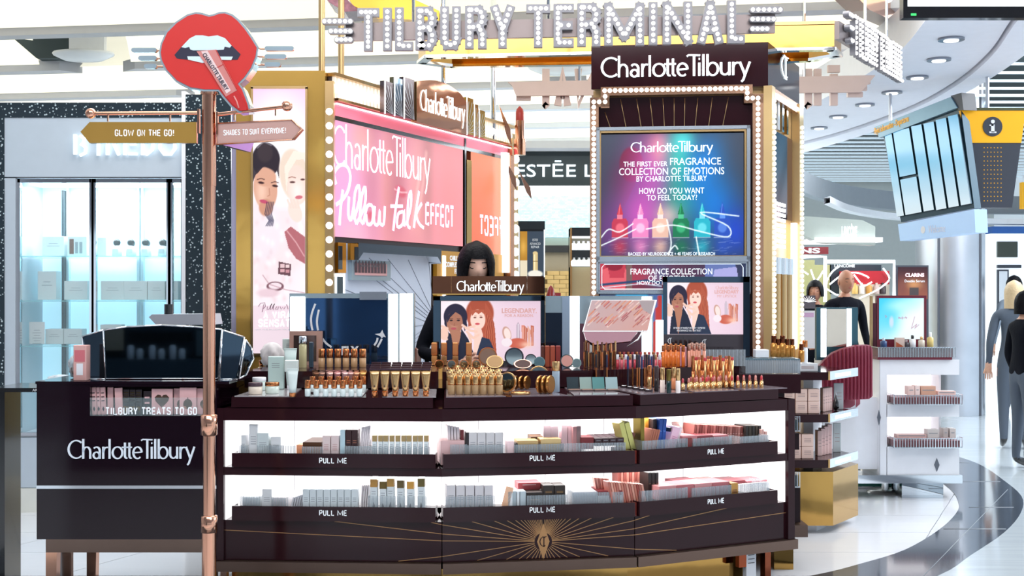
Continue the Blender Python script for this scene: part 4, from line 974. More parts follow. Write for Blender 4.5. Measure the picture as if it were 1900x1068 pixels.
def hangers(t, pts, r=.006):
    for p in pts: mb = MB(); mb.cyl(p, (p[0], p[1], 4.4), r, CHROME, 8); mb.build('hanger_rod', t)
hangers(t, [(mx_(766), YS + .04, mz_(40)), (mx_(1018), YS + .04, mz_(33))], .009)
# rear sign seen from behind (letters reversed)
YR = 9.2; s2 = YR / F; m2x = lambda px: (px - CX) * s2; m2z = lambda py: CZ - (py - HY) * s2
BM = frame((0, YR, 0)); ROSEB = mat('pinkish_taupe_board', 'dcc4bc', .45, .1)
t = thing('rear_arrow_sign', 'pinkish back of the far overhead letter sign with arrow-tipped board', 'sign', (m2x(1280), YR, m2z(200)))
mb = MB(BM); mb.ext([(m2x(942), m2z(153)), (m2x(950), m2z(160)), (m2x(958), m2z(179)), (m2x(1596), m2z(172)), (m2x(1622), m2z(141)), (m2x(1600), m2z(141))], 0, .03, ROSEB); mb.build('arrow_board', t)
for ch, a, b in (('L', 1005, 1020), ('A', 1028, 1060), ('N', 1066, 1110), ('U', 1400, 1440), ('B', 1448, 1480), ('L', 1492, 1508), ('I', 1512, 1524), ('T', 1530, 1566)):
    mb = MB(BM)
    for st in LET[ch]:
        pts = [(m2x(b - 7 - (b - a - 14) * u), m2z(195) + (m2z(127) - m2z(195)) * v) for u, v in st]
        if ch == 'I': pts = [(m2x((a + b) / 2), y) for _, y in pts]
        stroke(mb, pts, .055, .055, -.04, -.005, ROSEB, I4)
    mb.build('letter', t)
for a, b, y in ((1574, 1616, 150), (1574, 1610, 162), (1574, 1602, 174), (958, 985, 180)): mb = MB(BM); mb.box(m2x(a), m2x(b), m2z(y + 5), m2z(y - 4), -.05, -.01, ROSEB); mb.build('wing_bar', t)
hangers(t, [(m2x(1075), YR, m2z(150)), (m2x(1492), YR, m2z(150))], .012)
# right sign running back
OM = frame((1.86, 6.9, 0), (.69, 1.15, 0)); ox_ = lambda px: rp(OM, px, HY)[0]; oz_ = lambda px, py: rp(OM, px, py)[1]
L_ = ox_(1678) - ox_(1570); zb_, zt_ = oz_(1600, 112), oz_(1600, 40)
nlet = 'TILBURYTERMINAL'; xs = [.12 + (L_ - .2) * (i + (i > 6) * .4) / 15.6 for i in range(15)]
t, bl = marquee('bulb_letter_sign', 'overhead bulb letter sign at the right corner, seen edge-on as it runs back', OM, nlet, (zt_ - zb_), [(x, x + .062, zb_) for x in xs], [(0, .1, zb_ + .19, zb_ + .225), (.02, .1, zb_ + .12, zb_ + .155), (.04, .1, zb_ + .05, zb_ + .085)], 0, [(-.05, zb_ + .06), (L_ + .05, zb_ + .06), (L_ + .05, zb_ + .16), (-.05, zb_ + .16)], sw=.02, step=.03)
mb = MB(OM)
for u, v in bl: mb.lathe([(.012, 0), (.009, .008), (.001, .011)], BULB, 6, M=T(u, v, .014), cap=False)
mb.build('bulb', t, kind='stuff')
hangers(t, [tuple(OM @ Vector((.5, zt_ - .05, -.03))), tuple(OM @ Vector((1.0, zt_ - .05, -.03)))], .009)
# gold canopy ring carrying the signs, with posts
t = thing('canopy_ring', 'gold mirrored canopy ring above the kiosk held on slim chrome posts', 'canopy', (.6, 8.8, 2.98))
ring = [(-.54, 7.75), (1.95, 7.5), (2.05, 7.72), (1.9, 7.9), (-.4, 8.1), (-.6, 7.95)]
for i in range(6):
    a = Vector((*ring[i], 0)); b = Vector((*ring[(i + 1) % 6], 0)); M_ = frame(a, b - a); L_ = (b - a).length
    mb = MB(M_); mb.box(0, L_, 2.99, 3.14, -.03, 0, GOLD); mb.box(0, L_, 2.975, 2.992, -.05, .012, CHROME); mb.box(0, L_, 3.13, 3.15, -.05, .012, BRASS); mb.build('ring_side', t)
mb = MB(frame((0, 8.3, 0))); k8 = 8.3 / F; q = [((x - CX) * k8, CZ - (y - HY) * k8) for x, y in [(640, -14), (655, 10), (700, 34), (815, 38), (815, 20), (760, -5), (745, -14)]]
mb.ext(q, -.6, 0, mat('satin_gold', 'cf9a44', .3, 1)); mb.build('upper_fascia', t)
mb = MB(frame((0, 8.2, 0))); k8 = 8.2 / F; q = [((x - CX) * k8, CZ - (y - HY) * k8) for x, y in [(598, -14), (632, -14), (650, 5), (668, 20), (640, 22), (610, 4)]]
mb.ext(q, -.3, 0, mat('patterned_bronze', '6a4a52', .2, .8, var=.6, scale=40)); mb.build('corner_plate', t)
for px, yb, Y in ((597, 131, 7.3), (633, 136, 7.75), (823, 172, 8.35), (915, 250, 9.2)):
    c = P(px, yb, Y); mb = MB(); mb.cyl((c.x, c.y, c.z - .05), (c.x, c.y, 4.5), .019, BRASS if px < 700 else CHROME, 14); mb.build('post', t)
# gold canopy corner of the neighbouring stand, with bulbs
t = thing('canopy_edge', 'copper canopy edge with a line of bulbs above the right corner sign', 'canopy', P(1680, 60, 8.6))
EM = frame((2.1, 8.0, 0), (.9, 1.6, 0)); ex_ = lambda px: rp(EM, px, HY)[0]; ez_ = lambda px, py: rp(EM, px, py)[1]
pts = [(ex_(1560), ez_(1560, -60)), (ex_(1693), ez_(1693, 30)), (ex_(1693), ez_(1693, 62)), (ex_(1600), ez_(1600, 20)), (ex_(1560), ez_(1560, -20))]
mb = MB(EM); mb.ext(pts, -.1, .05, RGOLD, side=BRONZE); mb.build('fascia', t)
mb = MB(EM)
for k in range(16):
    px = 1600 + k * 6; mb.lathe([(.03, 0), (.02, .02), (.001, .028)], BULB, 8, M=T(ex_(px), ez_(px, -28 + k * 4.6), .05), cap=False)
mb.build('bulb', t, kind='stuff')
# ---- hanging monitor top right
c0 = P(1683, 0, 5.2); k5 = 5.2 / F
t = thing('hanging_monitor', 'wide black-framed screen showing white, hanging at the top right', 'monitor', P(1800, 30, 5.2))
M_ = frame((0, 5.2, 0)); X_ = lambda px: (px - CX) * k5; Z_ = lambda py: CZ - (py - HY) * k5
mb = MB(M_); mb.box(X_(1676), X_(1965), Z_(33), Z_(-130), -.05, 0, BLACK); mb.build('housing', t)
mb = MB(M_); mb.box(X_(1684), X_(1958), Z_(12), Z_(-120), 0, .002, mat('cool_white_screen', 'eaf6fc', .3, emit='f0fafe', es=1.1)); mb.build('screen', t)
mb = MB(M_); mb.box(X_(1690), X_(1700), Z_(29), Z_(25), 0, .003, mat('status_light', '2fae5a', .4, emit='3ad06a', es=1)); mb.build('status_light', t)
# ---- signpost with lips
YP = 5.2; kp = YP / F; p5 = lambda px: (px - CX) * kp; z5 = lambda py: CZ - (py - HY) * kp
t = thing('signpost', 'rose gold signpost with two arrow boards in front of the counters', 'signpost', (p5(388), YP, 0))
cxp = p5(388)
for z0, z1, r in ((0, z5(985), .030), (z5(955), z5(805), .025), (z5(770), z5(345), .0255), (z5(345), z5(172), .0285)):
    mb = MB(); mb.lathe([(r, z0), (r, z1)], RGOLD, 24, M=T(cxp, YP, 0)); mb.build('pole', t)
for y0, y1 in ((808, 768), (988, 955)):
    mb = MB(); mb.lathe([(.026, z5(y0)), (.034, z5(y0) + .004), (.034, z5(y1) - .004), (.026, z5(y1))], RGOLD, 24, M=T(cxp, YP, 0)); mb.build('collar', t)
mb = MB(); mb.lathe([(.036, z5(176)), (.036, z5(172))], RGOLD, 24, M=T(cxp, YP, 0)); mb.build('pole_cap', t)
mb = MB(); mb.cyl((p5(372), YP - .01, z5(210)), (p5(178), YP - .01, z5(211)), .0075, RGOLD, 12); mb.cyl((p5(404), YP - .01, z5(213)), (p5(535), YP - .12, z5(206)), .0075, RGOLD, 12)
mb.build('arm_rod', t)
for x, y, yy in ((170, 211, YP - .01), (543, 205, YP - .13)): mb = MB(); mb.ball((p5(x), yy, z5(y)), .0225, RGOLD, 18, 12); mb.build('ball_finial', t)
for a, b, y0, y1 in ((368, 372, 248, 203), (403, 406, 250, 208)): mb = MB(); mb.box(p5(a), p5(b), YP - .02, YP, z5(y0), z5(y1), RGOLD); mb.build('bracket', t)
for x, y0, y1 in ((202, 226, 213), (317, 226, 213), (439, 226, 212), (520, 221, 208)): mb = MB(); mb.cyl((p5(x), YP - .012 - (.09 if x > 500 else .03 if x > 400 else 0), z5(y0)), (p5(x), YP - .012 - (.09 if x > 500 else .03 if x > 400 else 0), z5(y1)), .004, RGOLD, 8); mb.build('hanging_pin', t)
M_ = frame((0, YP - .012, 0)); q = [(p5(x), z5(y)) for x, y in [(151, 245), (168, 227), (366, 227), (366, 266), (168, 266)]]
mb = MB(M_); mb.ext(q, -.022, 0, GOLDW, side=RGOLD)
ab = mb.build('arrow_board', t, 'gold mirrored arrow board'); mb = MB(M_); block(mb, 'GLOW ON THE GO!', p5(270), z5(247), p5(327) - p5(217), z5(241) - z5(254), SIGNW, z=.001); mb.build('lettering', ab)
Mr = frame((p5(402), YP - .01, 0), (1, -.28, 0)); rx2 = lambda px: rp(Mr, px, HY)[0]; rz2 = lambda px, py: rp(Mr, px, py)[1]
q = [rp(Mr, x, y) for x, y in [(402, 229), (541, 222), (560, 240), (543, 259), (402, 268)]]
BLUSH = mat('blush_panel', 'dcb0a6', .35, .3)
mb = MB(Mr); mb.ext(q, -.022, 0, BLUSH, side=RGOLD); ab = mb.build('arrow_board', t, 'blush pink arrow board')
mb = MB(Mr); block(mb, 'SHADES TO SUIT EVERYONE!', (rx2(415) + rx2(531)) / 2, rz2(473, 244), rx2(531) - rx2(415), .025, SIGNW, z=.001, wt=.17)
for a, b in zip(q, q[1:] + q[:1]): mb.tube([(a[0], a[1], .002), (b[0], b[1], .002)], .003, RGOLD, 6)
mb.build('lettering', ab)
Mt = frame((p5(402), YP + .03, 0), (1, 1.1, 0)); q = [rp(Mt, x, y) for x, y in [(403, 232), (465, 232), (472, 262), (465, 282), (403, 266)]]
mb = MB(Mt); mb.ext(q, -.02, 0, mat('lilac_mirror', 'd89ad0', .12, .8), side=RGOLD); mb.build('arrow_board', t, 'lilac arrow board running back')
# lips sign
YL = 5.14; kl = YL / F; LM = frame((0, YL, 0)); lp = lambda pts: [((x - CX) * kl, CZ - (y - HY) * kl) for x, y in zo(0, 0, 3.956, pts)]
t = thing('lips_sign', 'big red lips sign biting a lipstick, on top of the rose gold signpost', 'sign', (p5(388), YL + .04, z5(176)))
red = [(1535, 125), (1570, 118), (1610, 103), (1650, 100), (1700, 118), (1745, 155), (1795, 212), (1845, 285), (1885, 350), (1875, 415), (1840, 500), (1790, 570), (1745, 615), (1775, 655), (1800, 720), (1818, 770), (1826, 808), (1760, 815), (1705, 775), (1645, 705), (1608, 656), (1500, 655), (1400, 640), (1300, 590), (1225, 510), (1190, 440), (1182, 385), (1192, 325), (1230, 240), (1300, 170), (1380, 118), (1440, 103), (1480, 108)]
def offset(pts, d):
    n = len(pts); o = []
    A = sum(pts[i][0] * pts[(i + 1) % n][1] - pts[(i + 1) % n][0] * pts[i][1] for i in range(n)); sg = 1 if A > 0 else -1
    for i in range(n):
        a = Vector(pts[i - 1]); b = Vector(pts[i]); c = Vector(pts[(i + 1) % n]); e = ((b - a).normalized() + (c - b).normalized()).normalized()
        o.append((b.x + e.y * sg * d, b.y - e.x * sg * d))
    return o
border = offset(red, 15)
REDS = mat('red_gloss', 'cb3431', .3, emit='cb3431', es=.08); BORD = mat('blue_grey_edge', '9fb2bd', .3, .3); NAV = mat('navy_print', '2b2a40', .4); TEE = mat('teeth_white', 'c9dde6', .35, emit='c9dde6', es=.2)
mb = MB(LM); mb.ext(lp(border), -.08, .0, BORD, side=CHROME); mb.build('backplate', t, 'blue-grey edged plate with chrome side')
mb = MB(LM); mb.ext(lp(red), 0, .004, REDS); mb.build('red_lips', t)
mouth = [(1283, 405), (1335, 345), (1395, 285), (1440, 262), (1490, 262), (1535, 270), (1600, 262), (1655, 283), (1702, 335), (1768, 400), (1745, 440), (1600, 440), (1490, 463), (1385, 440), (1300, 430)]
mb = MB(LM); mb.ext(lp(mouth), .004, .006, NAV); mb.build('mouth_opening', t)
teeth = [(1335, 348), (1395, 285), (1440, 262), (1490, 262), (1535, 270), (1600, 262), (1655, 283), (1703, 337), (1690, 352), (1652, 345), (1645, 366), (1560, 372), (1420, 372), (1400, 365), (1392, 346), (1362, 354)]
mb = MB(LM); mb.ext(lp(teeth), .006, .008, TEE); mb.ext(lp([(1378, 416), (1712, 418), (1700, 443), (1600, 441), (1490, 464), (1384, 440)]), .006, .008, TEE); mb.build('teeth', t)
PKT = mat('pink_tube_print', 'd98d88', .3, .2)
mb = MB(LM); mb.ext(lp([(1448, 380), (1592, 368), (1645, 468), (1735, 640), (1745, 665), (1662, 712), (1560, 545)]), .008, .012, PKT)
mb.ext(lp([(1482, 382), (1530, 378), (1700, 668), (1668, 690)]), .012, .014, mat('label_print', 'e9cfcf', .4)); mb.tube([(*p, .013) for p in lp([(1590, 370), (1640, 468), (1742, 660)])], .0015, REDS, 4); mb.tube([(*p, .013) for p in lp([(1590, 505), (1645, 475)])], .0015, REDS, 4)
ps = mb.build('lipstick_tube', t)
mb = MB(LM); mb.ext(lp([(1662, 712), (1745, 667), (1785, 715), (1808, 770), (1816, 812), (1765, 812), (1710, 765)]), .004, .012, mat('deep_red_bullet', 'c22f30', .3)); mb.tube([(*p, .012) for p in lp([(1722, 708), (1742, 745), (1758, 795)])], .003, mat('highlight_pink', 'e89c96', .4), 6); mb.build('lipstick_bullet', t)
c = lp([(1588, 530)])[0]; mb = MB(LM @ T(c[0], c[1], 0) @ Matrix.Rotation(R(-57.5), 4, 'Z')); mb.text('CHARLOTTE TILBURY', 0, 0, NAV, w=.178, h=.017, z=.014, bold=.01); mb.build('lettering', ps)
for (x0, x1, y) in ((239, 287, 90), (252, 287, 105), (263, 287, 120), (488, 543, 87), (488, 529, 102), (488, 518, 117)):
    mb = MB(frame((0, YL + .03, 0))); X0, X1, Zc = (x0 - CX) * kl, (x1 - CX) * kl, CZ - (y - HY) * kl; r = .0095
    q = [(X0 + r - r * math.sin(R(a)), Zc + r * math.cos(R(a))) for a in range(0, 181, 30)] + [(X1 - r + r * math.sin(R(a)), Zc - r * math.cos(R(a))) for a in range(0, 181, 30)]
    mb.ext(q, -.02, 0, BORD, side=RGOLD); wb = mb.build('wing_bar', t)
    xe = X1 if x0 < 300 else X0; mb = MB(); mb.cyl((xe, YL + .04, Zc), (xe + (.03 if x0 < 300 else -.03), YL + .04, Zc), .004, RGOLD, 8); mb.build('bar_pin', wb)
# ================================================================== COUNTERS
CP = [Vector((-1.39, 5.81, 0)), Vector((-.325, 5.75, 0)), Vector((.59, 5.90, 0)), Vector((1.43, 6.32, 0))]
SD = [(CP[i + 1] - CP[i]).normalized() for i in range(3)]; SN = [Vector((-d.y, d.x, 0)) for d in SD]; SL = [(CP[i + 1] - CP[i]).length for i in range(3)]
ANG = [math.atan2(d.y, d.x) for d in SD]
def off(i, v):
    if i == 0: return CP[0] + SN[0] * v
    if i == 3: return CP[3] + SN[2] * v
    m = (SN[i - 1] + SN[i]).normalized(); return CP[i] + m * (v / m.dot(SN[i]))
def bandpoly(k, v0, v1, g0=0, g1=0):
    a, b, c, d = off(k, v0), off(k + 1, v0), off(k + 1, v1), off(k, v1)
    a = a + SD[k] * g0; d = d + SD[k] * g0; b = b - SD[k] * g1; c = c - SD[k] * g1
    return [(p.x, p.y) for p in (a, b, c, d)]
def SF(k, v=0): return frame(CP[k] + SN[k] * v, SD[k])
t = thing('front_counter', 'long bent maroon cosmetics counter with two lit shelves and pull-out trays', 'counter', (0, 6.0, 0))
CNT = t
PANW = mat('lit_back_panel', 'ffffff', .5, emit='fdf8fa', es=1.12)
BST = mat('bronze_strip', '6f5a50', .3, .75)
for k in range(3):
    mb = MB(); mb.ext(bandpoly(k, .0, .56), .908, .966, MAROON); mb.build('top_rail', t)
    mb = MB(); mb.ext(bandpoly(k, .0, .54, .03 if k == 0 else 0, .03 if k == 2 else 0), .652, .69, MAROON); mb.build('shelf', t)
    mb = MB(); mb.ext(bandpoly(k, .015, .54, .002, .002), .253, .440, MAROON); mb.build('lower_panel', t)
    mb = MB(); mb.ext(bandpoly(k, -.02, .54, -.02 if k == 0 else .004, -.02 if k == 2 else .004), .203, .251, BST); mb.build('base_strip', t)
    mb = MB(); mb.ext(bandpoly(k, .46, .48), .44, .908, PANW); mb.build('back_panel', t, 'white lit back panel')
    # joint lines of the white back panels
    mb = MB(SF(k, .459));
    for q in (.25, .62, .95): mb.box(SL[k] * q, SL[k] * q + .002, .44, .908, 0, .001, PRINT)
    mb.build('panel_joint', t, kind='stuff')
mb = MB(); M0 = SF(0)
mb.M = M0; mb.box(-.03, .04, .253, .966, -.54, .004, MAROON); mb.build('end_panel', t)
mb = MB(SF(2)); mb.box(SL[2] - .03, SL[2] + .012, .253, .966, -.54, .004, MAROON); mb.build('end_panel', t)
mb = MB(SF(0)); mb.box(.041, .045, .44, .908, -.46, -.02, PANW); mb.build('side_liner', t, 'white self-glowing side liner')  # emissive liner added so the inner side looks lit
mb = MB(SF(2)); mb.box(SL[2] - .034, SL[2] - .0305, .44, .908, -.46, -.02, PANW); mb.build('side_liner', t, 'white self-glowing side liner')  # same added emissive liner at the far end
for nm, z in (('upper', .906), ('lower', .650)):
    for k in range(3):
        mb = MB()
        for q in np.linspace(.1, .9, 5):
            p = CP[k] + SD[k] * SL[k] * q + SN[k] * .2; mb.lathe([(.012, z - .004), (.012, z)], LED, 10, M=T(p.x, p.y, 0))
        mb.build('spotlight', t, kind='stuff')
        p = CP[k] + SD[k] * SL[k] * .5 + SN[k] * .14
        a_ = area('shelf_light', (p.x, p.y, z - .006), (0, 0, ANG[k]), SL[k] * .9, .1, 3.2, (1, .98, .97)); a_.visible_camera = True
# pull-out trays
TRX = [(430, 808), (822, 1178), (1187, 1443)]
for nm, z0, z1 in (('upper', .692, .757), ('lower', .442, .510)):
    for k in range(3):
        M_ = SF(k, -.012); a, b = rp(M_, TRX[k][0], HY)[0], rp(M_, TRX[k][1], HY)[0]
        mb = MB(M_); mb.box(a, b, z0, z1, -.012, 0, MAROON); mb.box(a, a + .008, z0, z1, -.08, -.012, MAROON); mb.box(b - .008, b, z0, z1, -.08, -.012, MAROON); mb.box(a, b, z0, z0 + .008, -.36, -.012, MAROON)
        if k == 2: mb.box(a - .04, a - .004, z0, z1 - .004, -.2, -.02, mat('red_brown_tray_side', '6b2018', .3))
        tr = mb.build('pull_tray', t)
        tc = [618, 1006.5, 1328][k]; u, v = rp(M_, tc, [854, 849, 837][k] if nm == 'upper' else [951, 945, 929][k])
        mb = MB(M_); block(mb, 'PULL ME', u, v, [.130, .122, .097][k], .028, SIGNW, z=.0005); mb.build('tray_lettering', tr)
# gold sunburst inlaid in the lower panels
GLN = mat('gold_inlay', 'b98a5c', .3, .6)
u0, v0 = rp(SF(1, .014), 1008, 1004); S0 = SL[0] + u0; tot = sum(SL)
starts = [0, SL[0], SL[0] + SL[1]]
rays = [[], [], []]
for side in (-1, 1):
    for ad in (-6.5, 2.2, 6.0, 11, 17, 24, 31, 38, 44, 49, 54, 58, 62, 66, 70, 74, 78, 82, 86, -14, -24, -34, -44, -55, -65, -76, -86):
        a = R(ad); dx, dz = side * math.cos(a), math.sin(a)
        rr_ = .035
        zmax = .438 if dz > 0 else .256; tmax = (zmax - v0) / dz
        x1 = S0 + dx * tmax; x1 = max(.012, min(tot - .012, x1)); tmax = (x1 - S0) / dx
        xa = S0 + dx * rr_ * 1.2; za = v0 + dz * rr_ * 1.6
        for k in range(3):
            lo, hi = starts[k] + .003, starts[k] + SL[k] - .003
            ta = (xa - S0) / dx; tb = tmax
            tl_, th_ = sorted(((lo - S0) / dx, (hi - S0) / dx)); ta2, tb2 = max(ta, tl_), min(tb, th_)
            if tb2 > ta2 + .01: rays[k].append(((S0 + dx * ta2 - starts[k], v0 + dz * ta2), (S0 + dx * tb2 - starts[k], v0 + dz * tb2)))
for k in range(3):
    mb = MB(SF(k, .0145))
    for a, b in rays[k]: stroke(mb, [a, b], .0028, .0028, 0, .0012, GLN, I4)
    mb.build('sunburst_line', t, kind='stuff')
M_ = SF(1, .0145); mb = MB(M_); mb.ext([(u0 - .03, v0), (u0, v0 + .085), (u0 + .03, v0), (u0, v0 - .085)], .0012, .003, GLN); em = mb.build('diamond_emblem', t, 'gold diamond emblem')
mb = MB(); monogram(mb, M_, u0, v0, .055, MAROON, z=.08, d=.02)
mb = MB(); monogram(mb, M_ @ T(u0, v0, .003), 0, 0, .05, MAROON, z=.0, d=.001); mb.build('monogram', em)
# base: gold plinth and legs, island body behind
for k in range(3):
    mb = MB(); mb.ext(bandpoly(k, .10, .5, .05 if k == 0 else 0, .18 if k == 2 else 0), .0, .203, GOLD); mb.build('gold_plinth', t)
M_ = SF(2, .02); mb = MB(M_); u = rp(M_, 1425, HY)[0]; mb.box(u - .018, u + .018, 0, .203, -.04, 0, mat('copper_leg', '8a4a34', .15, .9)); mb.build('leg', t)
M_ = SF(2, .03); mb = MB(M_); u = rp(M_, 1385, HY)[0]; mb.box(u - .0, u + .06, .02, .200, -.03, 0, WHITEG); mb.box(u - .045, u, .13, .2, -.03, .0, mat('copper_sticker', 'b4552e', .3, .5))
for z in (.185, .165, .145): mb.box(u + .01, u + .05, z, z + .004, 0, .001, BLACK)
mb.build('socket_plate', t)
mb = MB(SF(0)); mb.box(.02, .05, 0, .203, -.05, -.01, RGOLD); mb.build('leg', t)
# island body + worktop + riser
t = thing('counter_island', 'dark glossy island worktop and raised shelf behind the front counter', 'counter', (0, 6.8, 0))
for k in range(3):
    g1 = .28 if k == 2 else 0
    mb = MB(); mb.ext(bandpoly(k, .57, 1.25, 0, g1), .0, .97, MAROOND); mb.ext(bandpoly(k, .57, 1.25, 0, g1), .97, 1.02, MAROON); mb.build('body', t)
    mb = MB(); mb.ext(bandpoly(k, .50, 1.22, .0, .02 + g1 * .7), 1.0235, 1.108, MAROON); mb.build('riser', t)
RZ = 1.108; TZ = 1.0225
TT = []
for k, (nm) in enumerate(('first', 'second', 'third')):
    a_, b_ = rp(SF(k), TRX[k][0], HY)[0], rp(SF(k), TRX[k][1], HY)[0]
    a_ = max(a_, .01); b_ = min(b_, SL[k] + .0)
    mb = MB(); mb.ext(bandpoly(k, -.005, .49, a_, SL[k] - b_ + (.012 if k < 2 else 0)), .97, TZ - .004, MAROON)
    tt = mb.build('tester_tray', label=f'flat dark tester tray on the counter top, {nm} from the signpost', cat='tray', group='tester trays on the counter')
    TT.append(tt)
    mb = MB()
    for q0, q1 in ((.01, .34), (.345, .66), (.665, .985)):
        mb.ext(bandpoly(k, .01, .48, a_ + SL[k] * q0, SL[k] * (1 - q1) + .012), TZ - .004, TZ, mat('pale_inlay', '8b7f86', .12, 0, coat=.4) if k else mat('pale_inlay_light', 'b9b4b8', .12, 0, coat=.4))
    mb.build('tray_insert', tt)
# right wing
YW = 6.7; wx = lambda px: (px - CX) / F * YW; wz = lambda py: CZ - (py - HY) / F * YW
t = thing('side_counter', 'narrow dark wing of the counter beyond its right end, with small wire trays', 'counter', (wx(1440), 7.0, 0))
mb = MB(); mb.box(wx(1372), wx(1486), YW, 7.35, wz(729), wz(694), MAROON); mb.build('worktop', t)
mb = MB(); mb.box(wx(1372), wx(1458), YW + .03, 7.3, wz(978), wz(729), MAROOND); mb.box(wx(1454), wx(1487), YW + .05, 7.3, wz(836), wz(805), MAROOND); mb.box(wx(1454), wx(1489), YW + .05, 7.3, wz(972), wz(907), MAROOND); mb.build('carcass', t)
mb = MB(); mb.box(wx(1400), wx(1499), YW, 7.35, wz(996), wz(974), BST); mb.build('base_strip', t)
mb = MB(); mb.box(wx(1440), wx(1476), YW + .05, 7.3, 0, wz(996), GOLD); mb.build('gold_plinth', t)
for y0, y1 in ((773, 801), (877, 905)):
    mb = MB(); mb.box(wx(1455), wx(1485), YW + .02, YW + .3, wz(y1), wz(y1) + .006, CHROME)
    for k in range(7): x = wx(1456) + k * (wx(1485) - wx(1456)) / 6; mb.box(x, x + .004, YW + .02, YW + .024, wz(y1), wz(y0), CHROME)
    for y in (y0, y0 + 3, y1): mb.box(wx(1455), wx(1486), YW + .018, YW + .026, wz(y), wz(y) + .003, CHROME)
    mb.box(wx(1457), wx(1484), YW + .03, YW + .25, wz(y1) + .006, wz(y0 + 6), mat('dark_teal_pack', '2c4046', .4)); mb.build('wire_tray', t, kind='stuff')
# ---------------------------------------------------------------- till counter at the left
YT = 5.8; qx = lambda px: (px - CX) / F * YT; qz = lambda py: CZ - (py - HY) / F * YT
t = thing('till_counter', 'glossy aubergine till counter with pale wordmark and a display niche', 'counter', (qx(232), YT + .35, 0))
x0, x1, xn0, xn1 = qx(68), qx(402), qx(167), qx(396)
z0, z1, zn0, zn1 = qz(1000), qz(707), qz(771), qz(717)
mb = MB(); mb.box(x0, xn0, YT, YT + .7, z0, z1 - .012, AUB); mb.box(xn0, xn1, YT, YT + .7, z0, zn0, AUB); mb.box(xn1, x1, YT, YT + .7, z0, z1 - .012, AUB); mb.box(xn0, xn1, YT, YT + .7, zn1, z1 - .012, AUB); mb.box(xn0, xn1, YT + .16, YT + .7, zn0, zn1, MAROOND)
mb.build('body', t)
mb = MB(); mb.box(x0 - .004, x1 + .06, YT - .006, YT + .72, z1 - .012, z1, AUB); mb.build('worktop', t)
mb = MB(); mb.box(x0, x1, YT - .005, YT, qz(906), qz(900), CHROME); mb.build('metal_strip', t)
mb = MB(); mb.box(x0 + .035, x1 - .01, YT + .02, YT + .66, qz(1026), z0 - .002, BRONZE); mb.build('base_frame', t)
for u in (x0 + .035, x1 - .06):
    for yy in (YT + .02, YT + .58):
        mb = MB(); mb.ext([(u, 0), (u + .045, 0), (u + .052, qz(1026)), (u, qz(1026))], 0, .05, RGOLD, M=frame((0, yy + .05, 0))); mb.build('leg', t)
mb = MB(); mb.box(xn0, xn1, YT - .002, YT + .002, zn0, zn0 + .085, GLASS); mb.build('niche_glass', t)
mb = MB(frame((0, YT - .003, 0))); block(mb, 'TILBURY TREATS TO GO', (qx(196) + qx(366)) / 2, qz(762), qx(366) - qx(196), .039, SIGNW, z=0, wt=.22); mb.build('niche_lettering', t)
mb = MB(frame((0, YT - .001, 0))); wordmark(mb, (qx(127) + qx(362)) / 2, qz(832), qx(362) - qx(127), mat('pale_blue_lettering', 'dfe8f2', .35, emit='dfe8f2', es=.15), z=0, d=.006, h=.092); mb.build('front_lettering', t, 'pale wordmark on the front')
# black side shelf at far left
mb = MB(); mb.box(qx(-60), qx(66), YT + .25, YT + .6, qz(735), qz(727), BLACK); sh = mb.build('side_shelf', label='slim black shelf running off beside the till counter', cat='shelf')
mb = MB(frame((0, YT + .249, 0))); mb.text('ARRIVE', qx(34), qz(731), PRINTW, w=.06, h=.012); mb.build('shelf_lettering', sh)
mb = MB(); mb.box(qx(-50), qx(-40), YT + .3, YT + .5, 0, qz(735), BLACK); mb.box(qx(58), qx(66), YT + .3, YT + .5, 0, qz(735), BLACK); mb.build('leg', sh)
# pink gift cards etc. in the niche
BLUSHC = mat('blush_card', 'e3b3b4', .5); DKC = mat('dark_card', '2a2026', .3)
def nichecard(a, b, top, m, desc, deco=None, y=.03, tilt=0, dep=.012):
    zb = zn0 + .001; X0, X1 = (a - CX) / F * (YT + y), (b - CX) / F * (YT + y); h = CZ - (top - HY) / F * (YT + y) - zb
    mb = MB(); w_ = X1 - X0; mb.bbox(-w_ / 2, w_ / 2, -dep / 2, dep / 2, 0, h, m, c=.0015)
    ob = mb.build('gift_card_box', origin=(0, 0, 0), label=desc, cat='box', group='small gifts in the till niche'); ob.location = ((X0 + X1) / 2, YT + y + dep / 2, zb); ob.rotation_euler = (0, R(tilt), 0); ORG[ob.name] = Vector()
    if deco:
        mb = MB(frame((0, -dep / 2 - .0005, 0))); deco(mb, w_, h); mb.build('front_print', ob)
def stripes(mb, w_, h):
    for k in range(3): mb.box(-w_ * .3, w_ * .3, h * (.5 + .14 * k), h * (.5 + .14 * k) + .004, 0, .001, DKC)
    mb.ext([(-.005, h * .22), (0, h * .32), (.005, h * .22), (0, h * .12)], 0, .001, DKC)
def heart(mb, w_, h):
    s = w_ * .34; pts = [(0, -1), (.9, -.05), (1, .45), (.6, .85), (.2, .8), (0, .5), (-.2, .8), (-.6, .85), (-1, .45), (-.9, -.05)]
    mb.ext([(x * s, h * .55 + y * s) for x, y in pts], 0, .001, RGOLD)
def apple(mb, w_, h):
    s = w_ * .27; pts = [(s * math.cos(R(a)), h * .4 + s * 1.15 * math.sin(R(a))) for a in range(0, 360, 24)]; mb.ext(pts, 0, .001, RGOLD); mb.box(-.002, .002, h * .4 + s, h * .4 + s * 1.5, 0, .001, RGOLD)
def lash(mb, w_, h):
    for k in range(3): mb.box(-w_ * .32, w_ * .32, h * (.25 + .22 * k), h * (.25 + .22 * k) + .008, 0, .001, BLUSHC)
